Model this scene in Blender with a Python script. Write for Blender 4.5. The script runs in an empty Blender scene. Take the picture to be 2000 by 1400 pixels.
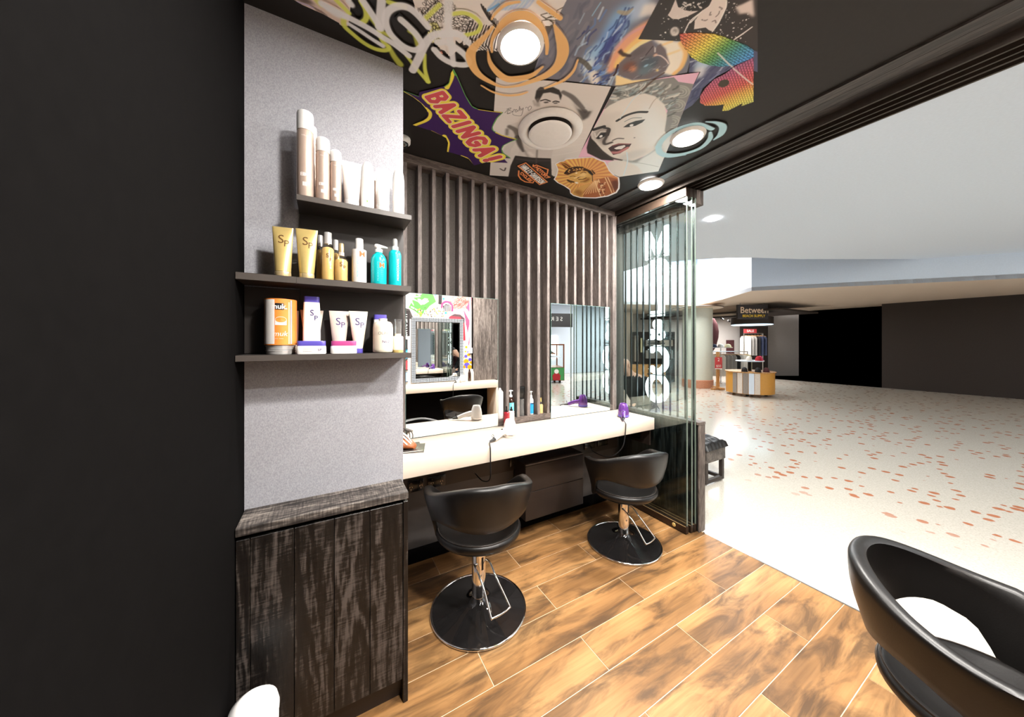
import bpy, bmesh, math, random
import numpy as np
from mathutils import Vector, Matrix
random.seed(7); rng = np.random.default_rng(7)
S = bpy.context.scene
C = S.collection
PI = math.pi
# ------------------------------------------------------------------ camera
FPX, CXP, CYP, YAW, EYE = 637.0, 1001.0, 668.3, 0.5147, 1.6
cam_d = bpy.data.cameras.new('camera'); cam = bpy.data.objects.new('camera', cam_d); C.objects.link(cam)
cam_d.sensor_fit = 'HORIZONTAL'; cam_d.sensor_width = 36.0; cam_d.lens = 36.0 * FPX / 2000.0
cam_d.shift_x = (1000.0 - CXP) / 2000.0; cam_d.shift_y = -(700.0 - CYP) / 2000.0
cam_d.clip_start = 0.02; cam_d.clip_end = 100
cam.location = (0, 0, EYE); cam.rotation_euler = (PI / 2, 0, -YAW)
S.camera = cam
# ------------------------------------------------------------------ world, lamps, exposure
W = bpy.data.worlds.new('world'); S.world = W; W.use_nodes = True
W.node_tree.nodes['Background'].inputs[0].default_value = (0.9, 0.95, 1.0, 1)
W.node_tree.nodes['Background'].inputs[1].default_value = 0.0
S.view_settings.view_transform = 'Standard'; S.view_settings.look = 'None'
S.view_settings.exposure = 0.45; S.view_settings.gamma = 1.0; S.view_settings.use_curve_mapping = False
S.cycles.max_bounces = 10; S.cycles.diffuse_bounces = 5; S.cycles.glossy_bounces = 7
S.cycles.transmission_bounces = 8; S.cycles.transparent_max_bounces = 40
S.cycles.sample_clamp_indirect = 6.0; S.cycles.caustics_reflective = False; S.cycles.caustics_refractive = False
S.cycles.use_denoising = True
CEIL = 2.95
def lamp(name, loc, power, size, col=(1, .955, .90), rot=(0, 0, 0), shape='DISK', size_y=None, spread=PI):
    l = bpy.data.lights.new(name, 'AREA'); l.shape = shape; l.size = size
    if size_y: l.size_y = size_y
    l.energy = power; l.color = col; l.spread = spread
    o = bpy.data.objects.new(name, l); o.location = loc; o.rotation_euler = rot; C.objects.link(o); return o
def atd_(u, t):
    r = (u - CXP) / FPX; return ((r * math.cos(YAW) + math.sin(YAW)) * t, (-r * math.sin(YAW) + math.cos(YAW)) * t)
DOWNLIGHTS = [(.752, 1.258), (2.035, 1.285), (2.372, 1.822)]
DOWNLIGHTS_BEHIND = [(.62, .28), (1.9, .10), (.95, -.36), (2.15, -.36)]  # first fits the shelf shadow; the rest are added unseen fill
for (x, y), w in zip(DOWNLIGHTS + DOWNLIGHTS_BEHIND, (12, 44, 42, 58, 42, 22, 32)):
    lamp('downlight_lamp', (x, y, CEIL - .034), w, .17)
# broad area lamps added to light the shopping mall
lamp('mall_lamp', (5.4, 3.4, 3.42), 50, 2.6, (.93, .97, 1), shape='RECTANGLE', size_y=3.0)
lamp('mall_lamp', (5.4, -2.0, 3.42), 45, 2.6, (.93, .97, 1), shape='RECTANGLE', size_y=3.0)
lamp('mall_lamp', (11.2, 6.0, 4.4), 620, 3.0, (1, .96, .9), shape='RECTANGLE', size_y=5.0, rot=(0, 0, .6))
_q = atd_(1425, 13.9)
lamp('shop_fill_lamp', (_q[0], _q[1], 2.64), 110, 1.6, (1, .97, .93))  # one broad lamp added to brighten the dark shop, for its track spots
lamp('mall_lamp', (13.0, -6.0, 3.4), 120, 2.0, (1, .98, .95), shape='RECTANGLE', size_y=2.0)  # added unseen fill for the pale wall reflected in the right mirror
lamp('mall_lamp', (9.0, -4.5, 3.4), 130, 2.0, (1, .98, .95), shape='RECTANGLE', size_y=2.0)
# ------------------------------------------------------------------ pixel -> point on a real plane
_c, _s = math.cos(YAW), math.sin(YAW)
def ray(u, v):
    r = (u - CXP) / FPX; return (r * _c + _s, -r * _s + _c, -(v - CYP) / FPX)
def atz(u, v, z):
    d = ray(u, v); t = (z - EYE) / d[2]; return Vector((d[0] * t, d[1] * t, z))
def aty(u, v, y):
    d = ray(u, v); t = y / d[1]; return Vector((d[0] * t, y, EYE + d[2] * t))
def atx(u, v, x):
    d = ray(u, v); t = x / d[0]; return Vector((x, d[1] * t, EYE + d[2] * t))
def atd(u, v, t):
    d = ray(u, v); return Vector((d[0] * t, d[1] * t, EYE + d[2] * t))
# ------------------------------------------------------------------ materials
def lin(c):
    return tuple((x / 12.92 if x <= .04045 else ((x + .055) / 1.055) ** 2.4) for x in c)
def rgb(r, g, b): return lin((r / 255, g / 255, b / 255))
MATS = {}
def new_mat(name):
    m = bpy.data.materials.new(name); m.use_nodes = True; n = m.node_tree.nodes; n.clear()
    out = n.new('ShaderNodeOutputMaterial'); b = n.new('ShaderNodeBsdfPrincipled')
    m.node_tree.links.new(b.outputs[0], out.inputs[0]); MATS[name] = m
    return m, n, m.node_tree.links, b, out
def ramp(n, stops):
    r = n.new('ShaderNodeValToRGB'); e = r.color_ramp.elements
    while len(e) < len(stops): e.new(.5)
    for k, (p, c) in enumerate(stops): e[k].position = p; e[k].color = (*c, 1)
    return r
def simple(name, col, rough=.5, metal=0, noise=.08, scale=40, bump=.02, coat=0, spec=.5, emit=None, trans=0, ior=1.45, sss=0):
    """principled with a little procedural mottling so nothing is dead flat"""
    m, n, l, b, out = new_mat(name)
    tc = n.new('ShaderNodeTexCoord'); nz = n.new('ShaderNodeTexNoise'); nz.inputs['Scale'].default_value = scale; nz.inputs['Detail'].default_value = 4
    l.new(tc.outputs['Object'], nz.inputs['Vector'])
    lo = tuple(max(0, x * (1 - noise)) for x in col); hi = tuple(min(1, x * (1 + noise)) for x in col)
    r = ramp(n, [(.3, lo), (.7, hi)]); l.new(nz.outputs['Fac'], r.inputs[0]); l.new(r.outputs[0], b.inputs['Base Color'])
    b.inputs['Roughness'].default_value = rough; b.inputs['Metallic'].default_value = metal
    b.inputs['Coat Weight'].default_value = coat; b.inputs['Specular IOR Level'].default_value = spec
    b.inputs['Transmission Weight'].default_value = trans; b.inputs['IOR'].default_value = ior
    if bump:
        bp = n.new('ShaderNodeBump'); bp.inputs['Strength'].default_value = bump; bp.inputs['Distance'].default_value = .002
        l.new(nz.outputs['Fac'], bp.inputs['Height']); l.new(bp.outputs[0], b.inputs['Normal'])
    if emit:
        b.inputs['Emission Color'].default_value = (*emit[0], 1); b.inputs['Emission Strength'].default_value = emit[1]
    return m
def timber(name, dark, mid, light, along='Z', rough=.6, fine=1.0, contrast=1.0, bump=.35, spec=.4, saw=0):
    """board grain: rings distorted by noise and stretched along one axis, shifted per object"""
    m, n, l, b, out = new_mat(name)
    tc = n.new('ShaderNodeTexCoord'); oi = n.new('ShaderNodeObjectInfo')
    mul = n.new('ShaderNodeVectorMath'); mul.operation = 'MULTIPLY_ADD'
    comb = n.new('ShaderNodeCombineXYZ')
    for k, f in enumerate((37.0, 51.0, 23.0)):
        mm = n.new('ShaderNodeMath'); mm.operation = 'MULTIPLY'; mm.inputs[1].default_value = f
        l.new(oi.outputs['Random'], mm.inputs[0]); l.new(mm.outputs[0], comb.inputs[k])
    sc = {'X': (1.1, 9, 9), 'Y': (9, 1.1, 9), 'Z': (9, 9, 1.1)}[along]
    mul.inputs[1].default_value = tuple(x * fine for x in sc)
    l.new(tc.outputs['Object'], mul.inputs[0]); l.new(comb.outputs[0], mul.inputs[2])
    n1 = n.new('ShaderNodeTexNoise'); n1.inputs['Scale'].default_value = 1.0; n1.inputs['Detail'].default_value = 3; n1.inputs['Distortion'].default_value = .6
    l.new(mul.outputs[0], n1.inputs['Vector'])
    m1 = n.new('ShaderNodeMath'); m1.operation = 'MULTIPLY'; m1.inputs[1].default_value = 44.0; l.new(n1.outputs['Fac'], m1.inputs[0])
    m2 = n.new('ShaderNodeMath'); m2.operation = 'SINE'; l.new(m1.outputs[0], m2.inputs[0])
    n2 = n.new('ShaderNodeTexNoise'); n2.inputs['Scale'].default_value = 14.0; n2.inputs['Detail'].default_value = 6; l.new(mul.outputs[0], n2.inputs['Vector'])
    n3 = n.new('ShaderNodeTexNoise'); n3.inputs['Scale'].default_value = 1.3; n3.inputs['Detail'].default_value = 2; l.new(mul.outputs[0], n3.inputs['Vector'])
    a = n.new('ShaderNodeMath'); a.operation = 'MULTIPLY_ADD'; a.inputs[1].default_value = .16 * contrast; l.new(m2.outputs[0], a.inputs[0]); l.new(n2.outputs['Fac'], a.inputs[2])
    a2 = n.new('ShaderNodeMath'); a2.operation = 'ADD'; l.new(a.outputs[0], a2.inputs[0]); l.new(n3.outputs['Fac'], a2.inputs[1])
    a3 = n.new('ShaderNodeMath'); a3.operation = 'MULTIPLY'; a3.inputs[1].default_value = .5; l.new(a2.outputs[0], a3.inputs[0])
    if saw:
        v4 = n.new('ShaderNodeVectorMath'); v4.operation = 'MULTIPLY'; v4.inputs[1].default_value = {'X': (150, 14, 14), 'Y': (14, 150, 14), 'Z': (14, 14, 150)}[along]
        l.new(tc.outputs['Object'], v4.inputs[0]); n4 = n.new('ShaderNodeTexNoise'); n4.inputs['Scale'].default_value = 1; n4.inputs['Detail'].default_value = 3; l.new(v4.outputs[0], n4.inputs['Vector'])
        a4 = n.new('ShaderNodeMath'); a4.operation = 'MULTIPLY_ADD'; a4.inputs[1].default_value = saw; l.new(n4.outputs['Fac'], a4.inputs[0]); l.new(a3.outputs[0], a4.inputs[2])
        a5 = n.new('ShaderNodeMath'); a5.operation = 'SUBTRACT'; a5.inputs[1].default_value = saw * .5; l.new(a4.outputs[0], a5.inputs[0]); a3 = a5
    r = ramp(n, [(.36, dark), (.5, mid), (.66, light)]); l.new(a3.outputs[0], r.inputs[0]); l.new(r.outputs[0], b.inputs['Base Color'])
    b.inputs['Roughness'].default_value = rough; b.inputs['Specular IOR Level'].default_value = spec
    bp = n.new('ShaderNodeBump'); bp.inputs['Strength'].default_value = bump; bp.inputs['Distance'].default_value = .002
    l.new(a3.outputs[0], bp.inputs['Height']); l.new(bp.outputs[0], b.inputs['Normal'])
    return m
def make_floor_tile_mat():
    m, n, l, b, out = new_mat('wood_look_tile')
    tc = n.new('ShaderNodeTexCoord'); oi = n.new('ShaderNodeObjectInfo')
    comb = n.new('ShaderNodeCombineXYZ')
    for k, f in enumerate((61.0, 47.0, 0.0)):
        mm = n.new('ShaderNodeMath'); mm.operation = 'MULTIPLY'; mm.inputs[1].default_value = f
        l.new(oi.outputs['Random'], mm.inputs[0]); l.new(mm.outputs[0], comb.inputs[k])
    def coords(sx, sy):
        v = n.new('ShaderNodeVectorMath'); v.operation = 'MULTIPLY_ADD'; v.inputs[1].default_value = (sx, sy, 1)
        l.new(tc.outputs['Object'], v.inputs[0]); l.new(comb.outputs[0], v.inputs[2]); return v
    def noise(v, scale, detail, dist=0, rough=.5):
        t = n.new('ShaderNodeTexNoise'); t.inputs['Scale'].default_value = scale; t.inputs['Detail'].default_value = detail
        t.inputs['Distortion'].default_value = dist; t.inputs['Roughness'].default_value = rough; l.new(v.outputs[0], t.inputs['Vector']); return t
    c1 = coords(1.6, 7.0); c2 = coords(2.2, 60.0); c3 = coords(1.3, 4.0)
    patch = noise(c1, 1.5, 5, .8, .62); grain = noise(c2, 1.0, 4, .3); soft = noise(c3, 1.0, 2)
    base = ramp(n, [(.3, rgb(122, 88, 53)), (.5, rgb(153, 112, 69)), (.72, rgb(182, 140, 91))]); l.new(soft.outputs['Fac'], base.inputs[0])
    gm = n.new('ShaderNodeMixRGB'); gm.blend_type = 'MULTIPLY'; gm.inputs[0].default_value = .55
    gr = ramp(n, [(.3, (.55, .5, .45)), (.6, (1, 1, 1))]); l.new(grain.outputs['Fac'], gr.inputs[0])
    l.new(base.outputs[0], gm.inputs[1]); l.new(gr.outputs[0], gm.inputs[2])
    pm = n.new('ShaderNodeMixRGB'); pr = ramp(n, [(.45, (0, 0, 0)), (.64, (.8, .8, .8))]); l.new(patch.outputs['Fac'], pr.inputs[0])
    l.new(pr.outputs[0], pm.inputs[0]); l.new(gm.outputs[0], pm.inputs[1]); pm.inputs[2].default_value = (*rgb(66, 48, 32), 1)
    l.new(pm.outputs[0], b.inputs['Base Color'])
    b.inputs['Roughness'].default_value = .42; b.inputs['Specular IOR Level'].default_value = .35
    bp = n.new('ShaderNodeBump'); bp.inputs['Strength'].default_value = .12; bp.inputs['Distance'].default_value = .001
    l.new(grain.outputs['Fac'], bp.inputs['Height']); l.new(bp.outputs[0], b.inputs['Normal'])
    return m
def make_terrazzo():
    m, n, l, b, out = new_mat('terrazzo')
    tc = n.new('ShaderNodeTexCoord')
    mp = n.new('ShaderNodeMapping'); mp.inputs['Scale'].default_value = (9.5, 9.5, 1); l.new(tc.outputs['Object'], mp.inputs[0])
    wn = n.new('ShaderNodeTexNoise'); wn.inputs['Scale'].default_value = 1.4; l.new(mp.outputs[0], wn.inputs['Vector'])
    mixv = n.new('ShaderNodeMixRGB'); mixv.inputs[0].default_value = .22; l.new(mp.outputs[0], mixv.inputs[1]); l.new(wn.outputs['Color'], mixv.inputs[2])
    vo = n.new('ShaderNodeTexVoronoi'); vo.inputs['Scale'].default_value = 1.0; vo.inputs['Randomness'].default_value = 1; l.new(mixv.outputs[0], vo.inputs['Vector'])
    chip = ramp(n, [(.26, (1, 1, 1)), (.30, (0, 0, 0))]); l.new(vo.outputs['Distance'], chip.inputs[0])
    sep = n.new('ShaderNodeSeparateColor'); l.new(vo.outputs['Color'], sep.inputs[0])
    sel = n.new('ShaderNodeMath'); sel.operation = 'GREATER_THAN'; sel.inputs[1].default_value = .42; l.new(sep.outputs[0], sel.inputs[0])
    # the terracotta chips only start some way out from the shop front
    sx = n.new('ShaderNodeSeparateXYZ'); l.new(tc.outputs['Object'], sx.inputs[0])
    far = n.new('ShaderNodeMapRange'); far.inputs[1].default_value = 4.1; far.inputs[2].default_value = 4.7; l.new(sx.outputs[0], far.inputs[0])
    k1 = n.new('ShaderNodeMath'); k1.operation = 'MULTIPLY'; l.new(chip.outputs[0], k1.inputs[0]); l.new(sel.outputs[0], k1.inputs[1])
    k2 = n.new('ShaderNodeMath'); k2.operation = 'MULTIPLY'; l.new(k1.outputs[0], k2.inputs[0]); l.new(far.outputs[0], k2.inputs[1])
    v2 = n.new('ShaderNodeTexVoronoi'); v2.inputs['Scale'].default_value = 75; l.new(tc.outputs['Object'], v2.inputs['Vector'])
    sp = ramp(n, [(.0, rgb(130, 121, 110)), (.2, rgb(200, 193, 180)), (1, rgb(216, 209, 198))]); l.new(v2.outputs['Distance'], sp.inputs[0])
    mx = n.new('ShaderNodeMixRGB'); l.new(k2.outputs[0], mx.inputs[0]); l.new(sp.outputs[0], mx.inputs[1]); mx.inputs[2].default_value = (*rgb(186, 118, 86), 1)
    l.new(mx.outputs[0], b.inputs['Base Color']); b.inputs['Roughness'].default_value = .16; b.inputs['Specular IOR Level'].default_value = .5
    return m
def make_glass(name, tint=(.968, .992, .988), ior=1.5):
    m, n, l, b, out = new_mat(name); n.remove(b)
    t = n.new('ShaderNodeBsdfTransparent'); t.inputs[0].default_value = (*tint, 1)
    g = n.new('ShaderNodeBsdfGlossy'); g.inputs['Roughness'].default_value = 0.0; g.inputs[0].default_value = (.92, 1, 1, 1)
    geo = n.new('ShaderNodeNewGeometry'); dt = n.new('ShaderNodeVectorMath'); dt.operation = 'DOT_PRODUCT'
    l.new(geo.outputs['Incoming'], dt.inputs[0]); l.new(geo.outputs['Normal'], dt.inputs[1])
    ab = n.new('ShaderNodeMath'); ab.operation = 'ABSOLUTE'; l.new(dt.outputs['Value'], ab.inputs[0])
    om = n.new('ShaderNodeMath'); om.operation = 'SUBTRACT'; om.inputs[0].default_value = 1; l.new(ab.outputs[0], om.inputs[1])
    pw = n.new('ShaderNodeMath'); pw.operation = 'POWER'; pw.inputs[1].default_value = 5; l.new(om.outputs[0], pw.inputs[0])
    f0 = ((ior - 1) / (ior + 1)) ** 2
    f = n.new('ShaderNodeMath'); f.operation = 'MULTIPLY_ADD'; f.inputs[1].default_value = 1 - f0; f.inputs[2].default_value = f0; l.new(pw.outputs[0], f.inputs[0])
    nz = n.new('ShaderNodeTexNoise'); nz.inputs['Scale'].default_value = 3.0
    mr = n.new('ShaderNodeMapRange'); mr.inputs[3].default_value = .0; mr.inputs[4].default_value = .012; l.new(nz.outputs['Fac'], mr.inputs[0])
    l.new(mr.outputs[0], g.inputs['Roughness'])
    mx = n.new('ShaderNodeMixShader'); l.new(f.outputs[0], mx.inputs[0]); l.new(t.outputs[0], mx.inputs[1]); l.new(g.outputs[0], mx.inputs[2])
    l.new(mx.outputs[0], out.inputs[0]); return m
def emitter(name, col, strength):
    m, n, l, b, out = new_mat(name); n.remove(b)
    e = n.new('ShaderNodeEmission'); e.inputs[0].default_value = (*col, 1); e.inputs[1].default_value = strength
    l.new(e.outputs[0], out.inputs[0]); return m
def print_mat(name, img, rough=.45, spec=.25):
    m, n, l, b, out = new_mat(name)
    t = n.new('ShaderNodeTexImage'); t.image = img; t.extension = 'EXTEND'
    uv = n.new('ShaderNodeUVMap'); uv.uv_map = 'print'; l.new(uv.outputs[0], t.inputs[0]); l.new(t.outputs[0], b.inputs['Base Color'])
    b.inputs['Roughness'].default_value = rough; b.inputs['Specular IOR Level'].default_value = spec; return m
def M(k): return MATS[k]

make_floor_tile_mat(); make_terrazzo(); make_glass('pane_glass')
make_glass('bottle_glass', (.97, .97, .95), 1.35)
simple('grout', rgb(212, 190, 160), .8)
def make_grey_wall():
    m, n, l, b, out = new_mat('grey_wall')
    tc = n.new('ShaderNodeTexCoord'); mp = n.new('ShaderNodeMapping'); mp.inputs['Scale'].default_value = (260, 260, 160); l.new(tc.outputs['Object'], mp.inputs[0])
    nz = n.new('ShaderNodeTexNoise'); nz.inputs['Scale'].default_value = 1; nz.inputs['Detail'].default_value = 3; l.new(mp.outputs[0], nz.inputs['Vector'])
    r = ramp(n, [(.3, rgb(146, 146, 152)), (.7, rgb(172, 172, 178))]); l.new(nz.outputs['Fac'], r.inputs[0]); l.new(r.outputs[0], b.inputs['Base Color'])
    b.inputs['Roughness'].default_value = .75; b.inputs['Specular IOR Level'].default_value = .2
    bp = n.new('ShaderNodeBump'); bp.inputs['Strength'].default_value = .15; bp.inputs['Distance'].default_value = .001; l.new(nz.outputs['Fac'], bp.inputs['Height']); l.new(bp.outputs[0], b.inputs['Normal'])
make_grey_wall()
simple('black_paint', rgb(13, 12, 12), .95, spec=.03)
simple('black_ceiling', rgb(34, 31, 29), .5, spec=.3)
simple('shelf_black', rgb(44, 40, 38), .42, noise=.12, scale=15)
simple('shelf_edge', rgb(74, 68, 64), .4, noise=.1, scale=15)
simple('slat_backing', rgb(92, 86, 82), .8, noise=.22, scale=160, bump=.4)
timber('slat_timber', rgb(74, 66, 63), rgb(102, 93, 89), rgb(130, 120, 115), 'Z', .55, 2.2, .5, .2)
timber('rail_timber', rgb(62, 54, 50), rgb(92, 82, 77), rgb(124, 112, 105), 'X', .6, 2.2, .5, .2)
timber('char_timber', rgb(9, 7, 7), rgb(23, 20, 18), rgb(80, 73, 69), 'Z', .42, .8, .9, .7, .45, .30)
timber('char_timber_top', rgb(34, 30, 28), rgb(74, 68, 64), rgb(132, 124, 116), 'X', .6, 1.2, .7, .5, .4, .35)
timber('char_timber_dark', rgb(10, 11, 11), rgb(26, 27, 27), rgb(58, 58, 58), 'Z', .35, .8, 1.2, .4, .5)
timber('post_timber', rgb(58, 50, 46), rgb(86, 77, 72), rgb(120, 110, 104), 'Z', .6, 1.4, .8, .4)
timber('ceiling_plank', rgb(24, 22, 21), rgb(44, 40, 38), rgb(74, 68, 66), 'Y', .35, 1.2, .8, .4, .5)
timber('bench_timber', rgb(60, 55, 51), rgb(88, 81, 76), rgb(116, 108, 102), 'Y', .5, 1.2, .8, .3)
timber('light_wood', rgb(150, 105, 60), rgb(184, 136, 84), rgb(206, 162, 108), 'Z', .5, 1.5, .6, .1)
simple('worktop_white', rgb(222, 207, 190), .22, noise=.02, scale=8, bump=0)
simple('brown_laminate', rgb(38, 30, 26), .38, noise=.1, scale=12)
simple('under_wall', rgb(70, 66, 64), .5, noise=.15, scale=6)
simple('socket_black', rgb(22, 20, 19), .18, noise=.05)
simple('leather', rgb(15, 13, 12), .38, noise=.15, scale=220, bump=.12, spec=.5)
simple('leather_edge', rgb(44, 39, 36), .3, noise=.12, scale=220, bump=.1, spec=.5)
simple('chrome', (.86, .85, .84), .08, 1, .02)
simple('silver_cap', (.72, .70, .68), .22, .45, .03)
simple('steel', (.62, .6, .58), .25, 1, .05)
simple('black_chrome', (.012, .011, .011), .04, 0, .1, coat=.6, spec=.6)
simple('rail_metal', rgb(58, 46, 38), .3, .6, .1)
simple('track_metal', rgb(60, 53, 48), .3, .5, .1)
simple('track_plate', rgb(150, 140, 132), .22, .6, .05)
simple('mirror_silver', (.93, .94, .93), .0, 1, 0, bump=0)
simple('mirror_edge', rgb(120, 160, 150), .2, 0, .05)
simple('glass_edge', rgb(96, 110, 100), .25, 0, .05, spec=.8)
simple('white_plastic', rgb(238, 236, 234), .3, noise=.02)
simple('white_bottle', rgb(240, 236, 232), .32, noise=.02)
simple('cream_bottle', rgb(236, 226, 206), .35, noise=.02)
simple('taupe_can', rgb(196, 174, 160), .28, .25, .03)
simple('taupe_print', rgb(246, 236, 230), .35)
simple('beige_tube', rgb(214, 198, 186), .4, noise=.03)
simple('gold_tube', rgb(214, 188, 120), .3, .35, .04)
simple('gold_cap', rgb(206, 182, 136), .25, .4, .04)
simple('amber', rgb(228, 188, 122), .15, 0, .05, trans=.12)
simple('clear_shell', (.96, .96, .95), .05, 0, 0, trans=.9, bump=0)
simple('teal', rgb(20, 186, 190), .25, noise=.03)
simple('turquoise_label', rgb(110, 200, 214), .4)
simple('purple_cap', rgb(86, 76, 166), .3, noise=.03)
simple('magenta_cap', rgb(168, 66, 124), .3, noise=.03)
simple('orange_print', rgb(238, 140, 62), .4, noise=.03)
simple('pale_orange', rgb(250, 196, 150), .4)
simple('ink_purple', rgb(60, 46, 110), .5)
simple('ink_brown', rgb(96, 64, 28), .5)
simple('ink_orange', rgb(206, 92, 34), .5)
simple('ink_green', rgb(104, 160, 30), .5)
simple('ink_grey', rgb(130, 120, 116), .5)
simple('ink_white', rgb(246, 244, 240), .5)
simple('ink_black', rgb(24, 22, 22), .5)
simple('brown_glass', rgb(44, 22, 12), .08, 0, .05, spec=.8)
simple('black_plastic', rgb(18, 17, 17), .25, noise=.05)
simple('red_bottle', rgb(140, 26, 40), .2, noise=.03)
simple('blue_label', rgb(30, 140, 210), .4)
simple('purple_gloss', rgb(104, 60, 140), .12, .35, .06, coat=.6)
simple('cord_black', rgb(26, 25, 26), .45)
simple('tan_leather', rgb(150, 84, 44), .5, noise=.2, scale=60, bump=.2)
simple('paper', rgb(232, 226, 214), .5, noise=.05)
simple('magazine_cover', rgb(70, 64, 62), .25, noise=.6, scale=18)
simple('mall_white', rgb(226, 238, 252), .6, noise=.02)
simple('mall_beige', rgb(222, 206, 190), .6, noise=.02)
simple('shop_wall', rgb(196, 190, 186), .7, noise=.04)
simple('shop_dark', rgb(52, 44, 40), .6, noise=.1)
simple('sign_black', rgb(44, 40, 42), .4)
simple('sign_cream', rgb(236, 214, 186), .5)
simple('sign_yellow', rgb(240, 204, 40), .5)
simple('column_paint', rgb(206, 212, 200), .4, noise=.03)
simple('column_base', rgb(196, 140, 112), .35, noise=.12, scale=30)
simple('amber_panel', rgb(208, 150, 66), .3, noise=.06)
simple('stripe_grey', rgb(150, 140, 132), .5); simple('stripe_cream', rgb(226, 214, 202), .5)
simple('cloth_white', rgb(226, 220, 212), .8, noise=.08); simple('cloth_grey', rgb(150, 146, 142), .8, noise=.12)
simple('cloth_black', rgb(30, 28, 30), .8, noise=.12); simple('cloth_navy', rgb(44, 52, 78), .8, noise=.12)
simple('cloth_pink', rgb(204, 70, 110), .8, noise=.08); simple('cloth_maroon', rgb(78, 40, 44), .8, noise=.1)
simple('cloth_cream', rgb(220, 210, 170), .8, noise=.08); simple('cloth_red', rgb(180, 40, 50), .8, noise=.08)
simple('poster_red', rgb(196, 66, 70), .5)
simple('skin', rgb(206, 160, 136), .5, noise=.05); simple('hair_dark', rgb(30, 24, 22), .5, noise=.2)
simple('kiosk_green', rgb(66, 150, 84), .5); simple('kiosk_wood', rgb(120, 72, 44), .4, noise=.12)
simple('sky_card', rgb(70, 170, 210), .4); simple('rose_card', rgb(216, 60, 70), .4); simple('lilac_card', rgb(150, 170, 220), .4)
emitter('lamp_glow', (1, .97, .92), 34.0)
emitter('letter_glow', (.86, .96, 1.0), 9.0)
emitter('bead_glow', (.95, .98, 1.0), 1.2)
emitter('rim_glow', (.6, .85, 1.0), 2.5)
emitter('shop_glow', (1, .97, .92), 4.0)
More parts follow.
